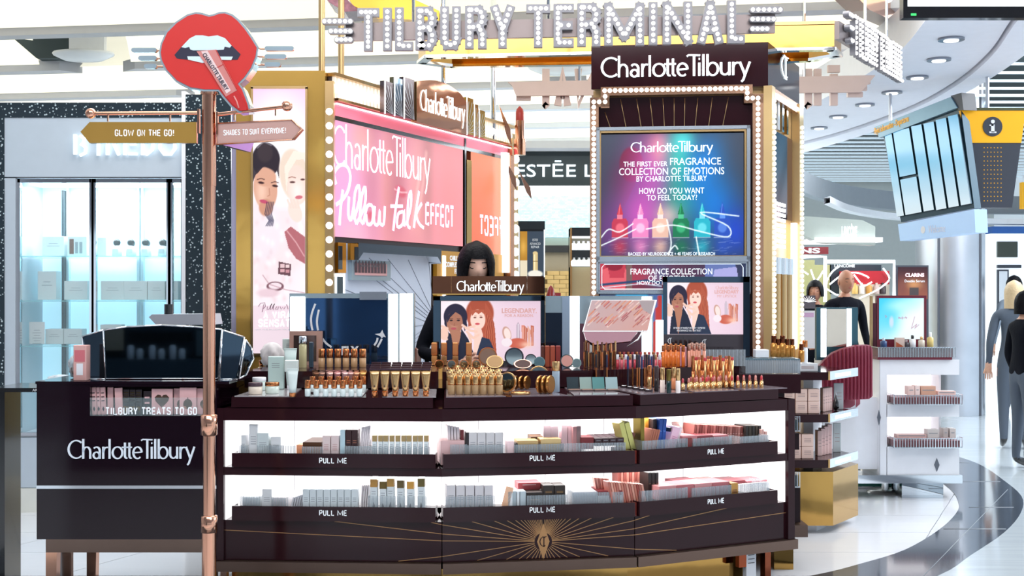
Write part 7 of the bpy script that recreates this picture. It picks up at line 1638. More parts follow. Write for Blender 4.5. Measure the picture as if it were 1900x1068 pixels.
t, M_, X, Z = litmirror(1012, 1212, 549, ((1057, 1075, 549), (1191, 1209, 550)), (1076, 1190, 600, mat('plum_panel', '6a4452', .2, .3)), 'lit makeup mirror holding a tilted picture of lip products between white strips')
mb = MB(M_); mb.box(X(1012), X(1043), RZ + .001, Z(580), 0, .01, mat('navy_pane', '1e2a3c', .1, .5)); mb.box(X(1043), X(1057), RZ + .001, Z(550), 0, .01, mat('grey_blue_pane', '8fa2b8', .2)); mb.build('side_pane', t)
# tilted picture board
tb_ = thing('product_board', 'tilted glossy board pictured with rows of lipsticks and glosses', 'board', P(1140, 640, 6.7))
MBd = frame(P(1083, 613, 6.72), (1, 0, 0), (.0, .35, 1)); kk = 6.72 / F
A = Art(118, 58, 150, 76, 'd9a09c')
o = lambda x, y: ((x - 1080), 618 - y)
A.grad('c8a8ac', 'd99a90', 0, 58, 118, 0); rr = np.random.RandomState(5)
for k in range(75):
    x, y = rr.uniform(2, 112), rr.uniform(6, 52); A.line([(x, y), (x + 7, y + 9)], 2.2, ['b8323c', 'e0785c', 'f0c0b8', '9c2c38', 'e09a70', 'f4dcd4', 'c05a48'][k % 7], .9)
A.poly([(88, 58), (118, 58), (118, 30), (100, 40)], 'a8989c')
A.build('board_picture', MBd @ Matrix(((kk, kk * .28, 0, 0), (0, kk * 1.02, 0, 0), (0, 0, 1, 0), (0, 0, 0, 1))), artmat('board_print', .55), tb_, z=.001)
mb = MB(MBd); mb.ext([(-.008, -.006), (118 * kk + .004, -.006), (118 * kk + 60 * kk * .28 + .01, 60 * kk), (60 * kk * .28 - .004, 60 * kk)], -.012, 0, WHITEG); mb.build('backing', tb_)
mb = MB(MBd); mb.ext([(0, -.007), (100 * kk, -.007), (86 * kk, -.06), (20 * kk, -.08), (4 * kk, -.05)], -.02, 0, mat('plum_panel', '6a4452', .2)); mb.tube([(110 * kk, 0, 0), (100 * kk, -.05, 0), (80 * kk, -.09, 0)], .004, CHROME, 6); mb.box(.02, .05, -.12, -.0, -.03, -.021, BLACK); mb.build('easel', tb_)
# small stands next to second screen: perfume on lit pane
mb = MB(); p = P(1224, 672, 6.86); mb.box(p.x - .018, p.x + .02, 6.85, 6.9, RZ, vz(593), LEDP); mb.build('lit_pillar', label='narrow lit pillar between the white strip and second framed screen', cat='light')
pf = PR('perfume_bottle', 'bottle', [(None, lambda b: b.lathe([(.02, 0), (.024, .01), (.024, .045), (.012, .058)], mat('blue_perfume', '3c5a78', .08, .3), 18)), ('cap', lambda b: b.lathe([(.009, .058), (.011, .065), (.005, .085), (.001, .115)], PGOLD, 12))])
at(1223, 676, RZ, pf, 'blue perfume bottle with pointed gold stopper beside the second framed screen', None)
at(792, 672, RZ, PR('perfume_bottle', 'bottle', [(None, lambda b: b.lathe([(.012, 0), (.014, .005), (.014, .03), (.008, .04)], cm('203c3c', .1), 14)), ('cap', lambda b: b.lathe([(.007, .04), (.011, .045), (.001, .08)], cm('1f5a48', .1), 12))]), 'small dark bottle with pointed green stopper beside the lit mirror', None)
# compact with dark lid at near end
mb = MB(); p = onz(455, 700, TZ); mb.bbox(-.02, .075, -.03, .03, 0, .012, cm('2c1a1e', .2), c=.002); o = mb.build('makeup_palette', origin=(0, 0, 0), label='dark brown hinged palette propped at the near end of the counter', cat='palette'); o.location = (p.x - .02, p.y + .05, TZ + .075); o.rotation_euler = (0, R(-38), R(10)); ORG[o.name] = Vector()
mb = MB(); mb.box(-.02, .02, -.02, .02, -.078, 0, MAROOND); mb.build('hinge_foot', o).rotation_euler = (0, R(38), 0)
# ================================================================== RIGHT SIDE AND BACKGROUND
# ---- gondola with pink boxes beside the fragrance tower
t = thing('gondola_shelf', 'maroon shelving end with pink boxes on a gold mirrored base, right of the counter', 'shelf unit', (1.9, 8.1, 0))
fp = [(1.6, 7.76), (2.01, 7.76), (2.27, 8.13), (2.15, 8.5), (1.6, 8.5)]
mb = MB(); mb.ext(fp, .05, .387, GOLD); mb.build('gold_base', t)
mb = MB(); mb.ext([(1.62, 7.85), (1.93, 7.85), (2.15, 8.18), (2.05, 8.4), (1.62, 8.4)], 0, .049, WHITEP); mb.build('plinth', t)
mb = MB(); mb.ext([(1.6, 8.15), (1.98, 8.15), (2.08, 8.32), (2.0, 8.5), (1.6, 8.5)], .387, 1.0, WHITEP); mb.build('back_panel', t)
for z in (.464, .748, 1.012):
    mb = MB(); mb.ext([(1.56, 7.74), (1.97, 7.74), (2.2, 8.09), (2.1, 8.45), (1.56, 8.45)], z - .05, z, MAROON); s_h = mb.build('shelf', t)
    a, b = Vector((1.975, 7.74, 0)), Vector((2.235, 8.11, 0)); M_ = frame(a, b - a); L_ = (b - a).length
    mb = MB(M_); mb.box(0, L_ + .05, z - .05, z + .005, 0, .012, CHROME); mb.box(L_ * .2, L_ * .8, z - .036, z - .014, .012, .014, NEONW); mb.build('price_rail', s_h)
PKB = 'f0d2c8'
def gbox(x, y, z, w_, d, h, label, col=PKB, rz=0):
    mb = MB(); mb.bbox(-w_ / 2, w_ / 2, 0, d, 0, h, cm(col, .45), c=.002); o = mb.build('carton', origin=(0, 0, 0), label=label, cat='box', group='pink boxes on the gondola'); ORG[o.name] = Vector(); o.location = (x, y, z + .0008); o.rotation_euler = (0, 0, rz)
    mb = MB(frame((0, 0, 0)))
    for k in range(3): mb.box(-w_ * .3, w_ * .3, h * (.62 - .13 * k), h * (.62 - .13 * k) + .003, 0, .0006, cm('a98f8c'))
    mb.build('front_print', o)
nm_ = ('near', 'far')
for j in range(2):
    for i in range(3): gbox(1.74 + i * .079, 7.79, .748 + j * .078, .074, .07, .076, f'square pink box, {nth(i)} across in the {["bottom", "top"][j]} row of the middle gondola shelf')
    for i in range(3): gbox(1.70 + i * .079, 7.79, .464 + j * .078, .074, .07, .076, f'square pink box, {nth(i)} across in the {["bottom", "top"][j]} row of the lowest gondola shelf')
for i in range(4): gbox(1.99 + i * .022, 7.9 + i * .03, .748, .018, .07, .15, f'slim pale pink box, {nth(i)} standing after the square boxes, middle gondola shelf', 'ecd0ca')
for i in range(4): gbox(1.97 + i * .03, 7.93 + i * .035, .464, .03, .07, .16 + .01 * i, f'tall pale pink box, {nth(i)} standing after the square boxes, lowest gondola shelf', 'f0d0cc')
gbox(2.13, 8.08, .748, .06, .015, .17, 'grey standing card with a dark drop on the middle gondola shelf', 'b8bec2'); gbox(2.13, 8.12, .464, .05, .015, .19, 'pale grey standing card on the lowest gondola shelf', 'c9d6d8')
o = PR('drop_bottle', 'bottle', [(None, lambda b: b.lathe([(.008, 0), (.022, .02), (.02, .05), (.006, .085), (.002, .1)], BLACK, 14)), ('cap', lambda b: b.lathe([(.004, .1), (.001, .12)], CHROME, 8))]); put(o, (2.09, 8.0, .749), 0, 1, 'black drop-shaped bottle on the middle gondola shelf', None)
gbox(1.86, 7.8, 1.012, .14, .12, .05, 'flat silver-white box on the top gondola shelf', 'd8dadf', R(12))
o = PR('gold_cap_bottle', 'bottle', [(None, lambda b: b.lathe([(.016, 0), (.018, .003), (.018, .09), (.012, .098)], WHITEG, 14)), ('cap', lambda b: b.lathe([(.017, .1), (.0175, .102), (.0175, .14), (.016, .143)], COPP, 14))]); put(o, (1.85, 7.78 + .05, 1.064), 0, 1, 'white bottle with copper cap standing on the flat silver-white box', None)
# ---- lit mirror and cards behind the gondola
Y8 = 8.75; k8 = Y8 / F; a8 = lambda px: (px - CX) * k8; c8 = lambda py: CZ - (py - HY) * k8; M8 = frame((0, Y8, 0))
t = thing('lit_mirror', 'narrow lit makeup mirror with beige reflection beyond the gondola shelf', 'mirror', (a8(1556), Y8, 0))
mb = MB(M8); mb.box(a8(1515), a8(1592), c8(668), c8(570), -.05, -.002, mat('teal_housing', '3a6270', .2, .4)); mb.box(a8(1530), a8(1592), 0, c8(668), -.3, -.06, WHITEP); mb.build('housing', t)
for a, b in ((1523, 1533), (1571, 1580)): mb = MB(M8); mb.box(a8(a), a8(b), c8(662), c8(572), -.002, .004, LED); mb.build('light_strip', t, 'white strip')
mb = MB(M8); mb.box(a8(1534), a8(1570), c8(643), c8(573), -.002, .002, mat('beige_mirror', 'cdbfae', .05, .9)); mb.build('mirror_pane', t)  # beige reflection put into the tint of the pane
t = thing('card_stand', 'white information card under a small sunburst card beside the tower', 'sign', (a8(1500), Y8, c8(645)))
mb = MB(M8); mb.box(a8(1486), a8(1512), c8(646), c8(576), -.01, 0, WHITEP); mb.box(a8(1487), a8(1510), c8(588), c8(580), 0, .001, cm('d9b3d9')); mb.build('card', t)
for k in range(4): pass
mb = MB(M8); mb.box(a8(1486), a8(1513), c8(572), c8(548), -.01, 0, FANM)
for k in range(9): a = R(5 + k * 20); mb.tube([(a8(1500) + .0, c8(560), .002), (a8(1500) + .055 * math.cos(a), c8(560) + .04 * math.sin(a), .002)], .0015, LEDP, 4)
mb.box(a8(1485), a8(1487), 0, c8(548), -.012, 0, CHROME); mb.build('sunburst_card', t)
# ---- white pedestal cabinet
Y9 = 9.1; k9 = Y9 / F; a9 = lambda px: (px - CX) * k9; c9 = lambda py: CZ - (py - HY) * k9; M9 = frame((0, Y9, 0))
t = thing('white_pedestal_cabinet', 'white curved display cabinet with two lit niches on a mirrored plinth', 'display cabinet', (a9(1700), 9.35, 0))
def w9(x0, x1, y0, y1, z0, z1, m, nm, lab=None, par=None):
    mb = MB(M9); mb.box(a9(x0), a9(x1), c9(y1), c9(y0), z0, z1, m); return mb.build(nm, par or t, lab)
w9(1632, 1780, 667, 695, -.45, 0, WHITEG, 'top_band'); w9(1645, 1780, 750, 773, -.45, 0, WHITEG, 'middle_band'); w9(1645, 1780, 828, 881, -.45, 0, WHITEG, 'lower_panel')
w9(1632, 1646, 695, 881, -.45, 0, WHITEG, 'side_panel'); w9(1575, 1632, 738, 872, -.5, -.06, WHITEG, 'side_cabinet'); w9(1632, 1632.6, 667, 881, 0, .002, PRINT, 'panel_joint')
for a, b in ((695, 750), (773, 828)): w9(1646, 1746, a, b, -.24, -.22, PANW, 'niche_back', 'lit white niche back'); w9(1746, 1750, a, b, -.4, -.05, WHITEG, 'niche_post')
w9(1575, 1785, 881, 896, -.42, .01, CHROME, 'mirror_band'); w9(1675, 1752, 896, 927, -.4, -.02, MIRROR, 'plinth')
mb = MB(); mb.lathe([(.14, 0), (.13, .012), (.03, .02)], mat('grey_disc', 'a8a6a4', .3, .6), 24, M=T(a9(1665), Y9 + .3, 0)); mb.lathe([(.03, .02), (.03, c9(875))], CHROME, 12, M=T(a9(1665), Y9 + .3, 0)); mb.build('round_foot', t)
mb = MB(M9); mb.ext([(a9(1627), c9(774)), (a9(1630.5), c9(760)), (a9(1634), c9(774)), (a9(1630.5), c9(789))], .0, .006, mat('grey_diamond', '70737c', .2, .6)); mb.build('diamond_emblem', t)
mb = MB(M9); mb.ext([(a9(1733), c9(862)), (a9(1738), c9(849)), (a9(1743), c9(862)), (a9(1738), c9(875))], .0, .004, mat('grey_diamond', '70737c', .2, .6)); mb.build('diamond_emblem', t)
def wiretray(x0, x1, y0, y1, par):
    mb = MB(M9); n = int((x1 - x0) / 5)
    for i in range(n + 1): u = a9(x0 + (x1 - x0) * i / n); mb.box(u - .0025, u + .0025, c9(y1), c9(y0), .12, .126, CHROME)
    for y in (y0, y1 - 1.2): mb.box(a9(x0), a9(x1), c9(y + 1.2), c9(y), .118, .128, CHROME)
    for xx in (x0, x1):
        for y in (y0, y1): mb.box(a9(xx), a9(xx) + .004, c9(y), c9(y) + .004, -.15, .12, CHROME)
        for q in range(6): mb.box(a9(xx), a9(xx) + .003, c9(y1), c9(y0), -.1 + q * .04, -.096 + q * .04, CHROME)
    mb.box(a9(x0), a9(x1), c9(y1), c9(y1) + .006, -.2, .12, ACRYR); mb.box(a9(x0) + .01, a9(x1) - .01, c9(y1) + .006, c9(y0) - .02, -.15, .10, mat('tray_packs', '8a5a60', .5, var=.4, scale=20)); return mb.build('wire_tray', par, kind='stuff')
wiretray(1650, 1775, 730, 748, t); wiretray(1650, 1775, 809, 827, t)
for i, (a, b, y0, y1, c_) in enumerate(((1680, 1692, 715, 730, 'f0d0c8'), (1693, 1702, 714, 730, 'f4dcd6'), (1704, 1731, 715, 730, 'd9a890'), (1735, 1768, 724, 730, 'f0cfc8'), (1660, 1714, 804, 809, 'e0b8b0'), (1716, 1737, 795, 809, 'cfc8c4'), (1745, 1754, 793, 809, 'b8aca8'), (1757, 1768, 793, 809, 'd0c6c2'))):
    mb = MB(M9); zb = c9(731 if i < 4 else 810) ; mb.box(a9(a), a9(b), zb, c9(y0), -.02, .06, cm(c_)); o = mb.build('small_carton', label=['low pink box, first on the upper wire tray', 'pale pink box, second on the upper wire tray', 'peach box, third on the upper wire tray', 'flat pink box at the far end of the upper wire tray', 'flat rosy box on the lower wire tray', 'grey-white box, first upright on the lower wire tray', 'grey box, second upright on the lower wire tray', 'pale box, last on the lower wire tray'][i], cat='box', group='small boxes on the white pedestal')
    mb = MB(M9); mb.box(a9(a) + .01, a9(b) - .01, (zb + c9(y0)) / 2, (zb + c9(y0)) / 2 + .006, .06, .061, PRINT); ORG[o.name] = o.location.copy(); mb.build('front_print', o)
t = thing('fluted_tray', 'maroon tester tray with clear ribbed edge on top of the white pedestal', 'tray', (a9(1700), Y9, c9(667)))
mb = MB(M9); mb.box(a9(1627), a9(1765), c9(667) + .001, c9(662), -.35, .02, mat('wine_red', '6b1f30', .25)); mb.box(a9(1632), a9(1768), c9(662), c9(646), -.33, -.002, mat('wine_red', '6b1f30', .25)); mb.build('tray', t)
mb = MB(M9); mb.box(a9(1628), a9(1771), c9(662), c9(644), .02, .023, ACRY); mb.box(a9(1628), a9(1771), c9(645), c9(643.4), -.33, .024, CHROME)
for i in range(30): u = a9(1628) + i * (a9(1771) - a9(1628)) / 29; mb.box(u - .002, u + .002, c9(662), c9(644), .023, .028, ACRYR)
mb.build('ribbed_edge', t, kind='stuff')
ztop = c9(645.4)
t = thing('advert_screen', 'square turquoise and white advert screen in a maroon frame on the white pedestal', 'screen', (a9(1672), Y9 + .2, ztop))
M_ = frame((0, Y9 + .2, 0)); kx9 = (Y9 + .2) / F; X = lambda p: (p - CX) * kx9; Z = lambda p: CZ - (p - HY) * kx9
mb = MB(M_); mb.box(X(1627), X(1719), ztop + .008, Z(548), -.04, 0, mat('wine_red', '6b1f30', .25)); mb.build('frame', t)
A = Art(83, 76, 84, 76, 'c8f2fa'); A.grad('3fc8ec', 'e8fafc', 0, 60, 50, 20); A.glow(20, 40, 18, 25, '58d0f0', .8); A.glow(40, 62, 25, 10, 'b8f0ea', .8); A.glow(60, 30, 22, 26, 'eefcff', .9); A.ell(23, 32, 4, 10, 'c8dcf0', soft=3)
for p_ in ([(11, 44), (14, 42), (12, 40)], [(60, 20), (66, 42)], [(60, 20), (70, 28), (66, 20), (74, 27)], [(36, 41), (40, 39)], [(43, 42), (43, 37)], [(49, 42), (51, 38)], [(36, 39), (52, 40)]): A.line(p_, 1.2, 'b8889c', .9)
A.build('screen', M_ @ T(X(1631), Z(629), 0) @ Matrix.Diagonal((kx9, kx9, 1, 1)), artmat('screen_light', .95), t, 'turquoise picture', z=.002)
mb = MB(M_); mb.box(X(1617), X(1619.5), ztop + .008, Z(549), -.05, .0, BRASS); mb.box(X(1620), X(1626), ztop + .008, Z(562), -.04, -.005, mat('ribbed_wine', '5a3038', .3, .5)); mb.build('side_post', t)
for i, (x, h, m_, c_, nm) in enumerate(((1644, .07, cm('27487a'), cm('c8d4e0'), 'blue boxy bottle'), (1686, .055, cm('3a3038'), cm('9a8a8c'), 'small dark bottle'), (1698, .09, WHITEG, BLACK, 'slim white bottle with black tip'), (1715, .08, mat('cream_glass', 'dcd0c0', .15), PGOLD, 'cream bottle with gold cap'), (1731, .11, mat('yellow_glass', 'd9c078', .15), WHITEP, 'tallest yellow glass bottle with white pump'))):
    b = PR('perfume_bottle', 'bottle', [(None, lambda b: b.lathe([(.022, 0), (.024, .003), (.024, h * .65), (.012, h * .72)], m_, 14)), ('cap', lambda b: b.lathe([(.01, h * .72), (.011, h * .75), (.011, h), (.008, h * 1.02)], c_, 12))])
    put(b, (a9(x), Y9 + .06, ztop + .001), 0, 1, nm + ' on the fluted tray of the white pedestal', 'perfume bottles on the white pedestal')
mb = MB(M9); mb.box(a9(1664), a9(1681), ztop + .001, ztop + .075, -.06, -.03, mat('copper_white_card', 'd9c0b4', .4)); mb.ext([(a9(1665), ztop + .004), (a9(1665), ztop + .045), (a9(1679), ztop + .01)], -.03, -.029, cm('b4552e')); mb.build('folded_card', label='small copper and white card on the fluted tray below the turquoise screen', cat='card')
# ---- fluted chair
t = thing('fluted_chair', 'maroon chair with curved vertically fluted back beside the white pedestal', 'chair', P(1565, 880, 8.6))
kc = 8.6 / F; top = [(1511, 705), (1520, 685), (1530, 671), (1545, 656), (1562, 648), (1588, 642), (1612, 641.5), (1622, 643), (1626, 649)]
def interp(x, P_):
    for (x0, y0), (x1, y1) in zip(P_, P_[1:]):
        if x0 <= x <= x1: return y0 + (y1 - y0) * (x - x0) / (x1 - x0)
    return P_[-1][1]
WINE = mat('wine_velvet', '7c2038', .5)
g_ = []; nc = 16 * 8
for j in range(9):
    row = []
    for i in range(nc + 1):
        u = i / nc; px = 1511 + 115 * u; yt = interp(px, top); yb = 741 if u < .93 else 741 - (u - .93) / .07 * 5
        y = yb + (yt - yb) * j / 8; fl = abs(math.sin(math.pi * u * 16)); edge = 1 if 0 < j < 8 else .3
        row.append(((px - CX) * kc, 8.6 - .018 * fl * edge + .25 * (1 - math.sin(math.pi * (.25 + .5 * u))) * 1.2, CZ - (y - HY) * kc))
    g_.append(row)
mb = MB(); mb.sheet(g_, WINE); g2 = [[(x, y + .06, z) for x, y, z in r] for r in g_]; mb.sheet([r[::-1] for r in g2], WINE)
mb.sheet([g_[-1], [(x, y + .03, z + .008) for x, y, z in g_[-1]], g2[-1]], WINE); mb.sheet([g2[0], g_[0]], WINE); mb.sheet([[r[0] for r in g2], [r[0] for r in g_]], WINE); mb.sheet([[r[-1] for r in g_], [r[-1] for r in g2]], WINE)
mb.build('backrest', t)
mb = MB(); c = P(1548, 735, 8.95); mb.lathe([(.16, -.07), (.18, -.05), (.18, 0), (.16, .02)], WINE, 24, M=T(*c)); mb.build('seat', t)
mb = MB(); mb.lathe([(.16, 0), (.15, .015), (.03, .03), (.025, c.z - .07)], CHROME, 20, M=T(c.x, c.y, 0)); mb.build('pedestal_leg', t)
# ---- green trainers on the floor beyond
def shoe(x, y, rz, lab):
    mb = MB(); gr = cm('2f7a6c', .5)
    prof = [(-.12, .045, .09), (-.08, .05, .10), (0, .045, .085), (.06, .05, .06), (.11, .045, .045), (.14, .025, .035)]
    vs = []; n = 10
    for (u, w_, h) in prof:
        for i in range(n): a = math.pi * i / (n - 1); vs.append((u, w_ * math.cos(a), .018 + h * math.sin(a)))
    mb.add(vs, [(j * n + i, j * n + i + 1, (j + 1) * n + i + 1, (j + 1) * n + i) for j in range(5) for i in range(n - 1)] + [tuple(range(n)), tuple(5 * n + i for i in range(n - 1, -1, -1))], gr, True)
    o = mb.build('shoe', origin=(0, 0, 0), label=lab, cat='shoe'); ORG[o.name] = Vector()
    mb = MB(); mb.ext([(-.125, -.045), (.1, -.05), (.15, 0), (.1, .05), (-.125, .045)], 0, .02, WHITEP); mb.build('sole', o)
    mb = MB()
    for k in range(4): mb.box(.02 + k * .02, .028 + k * .02, -.03, .03, .085 - k * .01, .09 - k * .01, WHITEP)
    mb.build('laces', o, kind='stuff'); mb = MB(); mb.lathe([(.045, .1), (.04, .12)], cm('1c2c34'), 12, M=T(-.07, 0, 0)); mb.build('collar', o)
    o.location = (x, y, 0); o.rotation_euler = (0, 0, rz)
p = onz(1606, 905, 0); shoe(p.x, p.y, R(-10), 'green trainer, left of the pair beyond the gold base'); p = onz(1630, 904, 0); shoe(p.x, p.y, R(-5), 'green trainer, right of the pair beyond the gold base')
# ---- stainless column
p = onz(1785, 772, 0); YC = 15.2; kC = YC / F; xc = (1785 - CX) * kC; r_ = 63 * kC
mb = MB(); mb.lathe([(r_, 0), (r_, 4.2)], STEEL, 48, M=T(xc, YC + r_, 0)); col_ = mb.build('pillar_1', kind='structure', label='large brushed stainless steel column')
for a in (-128, -52): x, y = xc + r_ * 1.001 * math.cos(R(a)), YC + r_ + r_ * 1.001 * math.sin(R(a)); mb = MB(); mb.box(x - .012, x + .012, y - .012, y + .012, 0, 4.2, mat('dark_seam', '4a4e58', .4)); mb.build('seam', col_)
# ---- information board
t = thing('information_board', 'hanging flight information board with yellow sign end and blue-lit screens', 'information board', P(1800, 385, 9.6))
FMi = frame((0, 9.5, 0)); YEL = mat('sign_yellow', 'e8a914', .35, emit='f0ac10', es=.25); CHAR = mat('charcoal_panel', '3b3f49', .35)
yl = lambda y: 1781 + (y - 205) * .139; yr = lambda y: 1903 - (y - 205) * .14
mb = MB(FMi); mb.ext(poly2(FMi, [(yl(205), 205), (yr(205), 205), (yr(265), 265), (yl(265), 265)]), -.08, .004, YEL); mb.build('sign_head', t, 'yellow information sign')
mb = MB(FMi); mb.ext(poly2(FMi, [(yl(265), 265), (yr(265), 265), (yr(385), 385), (yl(385), 385)]), -.08, 0, CHAR); mb.ext(poly2(FMi, [(yl(200) - 2, 200), (yr(200) + 2, 200), (yr(205), 205), (yl(205), 205)]), -.08, .01, mat('olive_edge', '4a4d30', .4)); cp = mb.build('lower_panel', t)
mb = MB(FMi)
for j in range(13):
    for i in range(6): u, v = rp(FMi, 1826 + i * 6.3, 274 + j * 8.2); mb.lathe([(.0045, 0), (.001, .003)], YEL, 6, M=T(u, v, 0), cap=False)
mb.build('dot', cp, kind='stuff')
u, v = rp(FMi, 1841, 235); mb = MB(FMi); mb.lathe([(.075, 0), (.075, .006)], CHAR, 28, M=T(u, v, .004)); mb.build('i_disc', t)
mb = MB(FMi); mb.box(u - .013, u + .013, v - .045, v + .015, .011, .014, PRINTW); mb.box(u - .025, u + .005, v + .004, v + .015, .011, .014, PRINTW); mb.box(u - .027, u + .027, v - .05, v - .038, .011, .014, PRINTW); mb.lathe([(.015, 0), (.015, .003)], PRINTW, 14, M=T(u, v + .038, .011)); mb.build('i_letter', t)
IM = frame((3.44, 9.5, 0), (.29, -1.0, 0))
ty = lambda x: 200 + (1783 - x) * .224; by = lambda x: 385 + (1810 - x) * .19
BLUF = mat('pale_blue_frame', '8fb4cc', .25, .4)
q = [(1635, 234), (1783, 201), (1808, 386), (1672, 412)]
mb = MB(IM); mb.ext(poly2(IM, q), -.06, 0, mat('dark_blue_frame', '27404e', .25, .4)); mb.build('screen_bank', t)
SCRB = mat('sky_blue_screen', '6fc4ec', .12, emit='62bdea', es=.62)
def screengrad():
    m = bpy.data.materials.new('blue_screen'); m.use_nodes = True; nt = m.node_tree; b = nt.nodes['Principled BSDF']; tc = nt.nodes.new('ShaderNodeTexCoord'); sp = nt.nodes.new('ShaderNodeSeparateXYZ'); cr = nt.nodes.new('ShaderNodeValToRGB')
    mr = nt.nodes.new('ShaderNodeMapRange'); mr.inputs[1].default_value = 0; mr.inputs[2].default_value = .85; L = nt.links
    L.new(tc.outputs['Object'], sp.inputs[0]); L.new(sp.outputs[2], mr.inputs[0]); L.new(mr.outputs[0], cr.inputs[0])
    cr.color_ramp.elements[0].color = lin('e4f4fb') + (1,); cr.color_ramp.elements[1].color = lin('2b9fd2') + (1,); e = cr.color_ramp.elements.new(.45); e.color = lin('8fd2f2') + (1,)
    L.new(cr.outputs[0], b.inputs['Emission Color']); b.inputs['Emission Strength'].default_value = .85; b.inputs['Base Color'].default_value = (.02, .05, .08, 1); b.inputs['Roughness'].default_value = .15; return m
BS = screengrad()
for (a, b, f0, f1) in ((1643, 1656, .06, .96), (1659, 1689, .06, .55), (1659, 1689, .58, .96), (1693, 1712, .05, .96), (1716, 1735, .05, .97), (1739, 1758, .04, .97), (1762, 1780, .03, .97)):
    def pt(x, f):
        sh = 26 * f; yt, yb = ty(x) + 6, by(x + 26) - 3; return (x + sh, yt + (yb - yt) * f)
    w_ = 1
    mb = MB(IM); mb.ext(poly2(IM, [pt(a, f0), pt(a + (b - a) * w_, f0), pt(a + (b - a) * w_, f1), pt(a, f1)]), 0, .02, BS, side=mat('dark_blue_frame', '27404e', .25, .4)); mb.build('screen', t)
mb = MB(IM); mb.ext(poly2(IM, [(1628, 236), (1770, 180), (1782, 200), (1637, 256)]), .0, .03, mat('steel_blue_header', '7aa0b4', .3, .2)); hd = mb.build('header', t)
u0, v0 = rp(IM, 1632, 240); u1, v1 = rp(IM, 1688, 218)
mb = MB(IM @ T((u0 + u1) / 2, (v0 + v1) / 2 - .02, .031) @ Matrix.Rotation(math.atan2(v1 - v0, u1 - u0), 4, 'Z')); mb.text('Flight information - Departures', 0, 0, YEL, w=(u1 - u0) * 1.15, h=.07, bold=.02); mb.build('header_lettering', hd)
mb = MB(IM); mb.ext(poly2(IM, [(1768, 178), (1788, 172), (1792, 204), (1783, 204)]), -.1, .02, CHAR); mb.build('corner_block', t)
mb = MB(IM); mb.ext(poly2(IM, [(1668, 416), (1810, 388), (1812, 431), (1672, 447)]), -.1, .01, mat('light_blue_sign', 'a9c8ec', .3, emit='a9c8ec', es=.3)); ls = mb.build('lower_sign', t)
u0, v0 = rp(IM, 1718, 426); mb = MB(IM @ T(u0, v0, .012)); mb.text('Welcome', .16, 0, PRINTW, w=.22, h=.06); mb.lathe([(.03, 0), (.03, .002)], PRINTW, 14, M=T(-.02, 0, 0)); mb.build('sign_lettering', ls)
mb = MB(); 
for px, yy in ((1832, 9.55), (1652, 10.4)): pp = P(px, 205, yy); mb = MB(); mb.cyl((pp.x, pp.y, 2.9), (pp.x, pp.y, 4.5), .015, STEEL, 8); mb.build('hanger_rod', t)
# ---- brand stand far right background
YK = 14.5; kK = YK / F; xk = lambda px: (px - CX) * kK; zk = lambda py: CZ - (py - HY) * kK; MK_ = frame((0, YK, 0))
t = thing('neon_arch_stand', 'distant beauty stand framed by thick white neon tubes with scribbles', 'shop stand', (xk(1570), YK, 0))
for st in ([(1487, 476), (1531, 476), (1531, 560)], [(1531, 485), (1659, 485), (1659, 560)]):
    mb = MB(); mb.tube([(xk(a), YK, zk(b)) for a, b in st], .022, NEONW, 8); mb.build('neon_tube', t, 'white neon tube')
for st in ([(320, 470), (330, 390), (370, 320), (420, 280)], [(320, 450), (400, 500), (420, 500)], [(350, 420), (450, 345), (560, 325), (640, 350), (665, 368)], [(780, 290), (830, 370), (780, 430), (700, 480), (590, 530)], [(545, 340), (600, 410), (630, 430), (690, 400)], [(200, 300), (240, 390), (300, 310)], [(120, 300), (180, 340)]):
    q = [(1460 + x / 4.307, 430 + y / 4.307) for x, y in st]; q = [tuple(p) for p in smooth_path(q, 4)]; mb = MB(); mb.tube([(xk(a), YK + .05, zk(b)) for a, b in q], .010, NEONW, 6); mb.build('neon_scribble', t, 'white neon scribble')
mb = MB(MK_); mb.box(xk(1487), xk(1531), 0, zk(480), -.6, -.5, mat('olive_wall', 'a8a874', .5)); mb.box(xk(1531), xk(1562), 0, zk(489), -.6, -.5, mat('olive_wall', 'a8a874', .5)); mb.box(xk(1560), xk(1659), zk(545), zk(489), -.6, -.5, cm('1c2c38')); mb.build('back_wall_panel', t)
mb = MB(MK_); mb.box(xk(1578), xk(1655), zk(527), zk(502), -.5, -.1, cm('b8202c', .3)); mb.box(xk(1578), xk(1655), 0, zk(527), -.5, -.1, cm('d9ccb8')); mb.build('red_shelf', t)
for i, x in enumerate((1590, 1602, 1616, 1630, 1642)): mb = MB(MK_); mb.lathe([(.035, 0), (.035, .09), (.015, .1), (.015, .13)], cm(['d9b060', 'e8e0d8', 'c89040', 'c0a8a0', '3a2c30'][i]), 10, M=Matrix.Rotation(0, 4, 'X') @ frame((0, 0, 0)).inverted() @ T(xk(x), 0, 0) if False else T(xk(x), zk(545), -.08) @ Matrix.Rotation(R(-90), 4, 'X')); mb.build('shelf_bottle', t)
mb = MB(MK_); mb.text('LANCÔME', xk(1571), zk(492), SIGNW, w=xk(1590) - xk(1552), h=.045, z=-.09, bold=.03); mb.build('sign_lettering', t)
t = thing('hanging_brand_sign', 'grey-green hanging fascia with pale lettering in the distance right of the tower', 'sign', (xk(1568), 13.8, zk(455)))
M13 = frame((0, 13.8, 0)); mb = MB(M13); mb.ext(poly2(M13, [(1480, 400), (1600, 408), (1624, 420), (1624, 455), (1520, 450), (1480, 430)]), -.2, 0, mat('grey_green_fascia', 'a5aea8', .4)); mb.build('fascia', t)
mb = MB(M13); u, v = rp(M13, 1576, 427); mb.text('LANCÔME', u, v, NEONW, w=.17, h=.15, z=.002, bold=.03); mb.build('lettering', t)
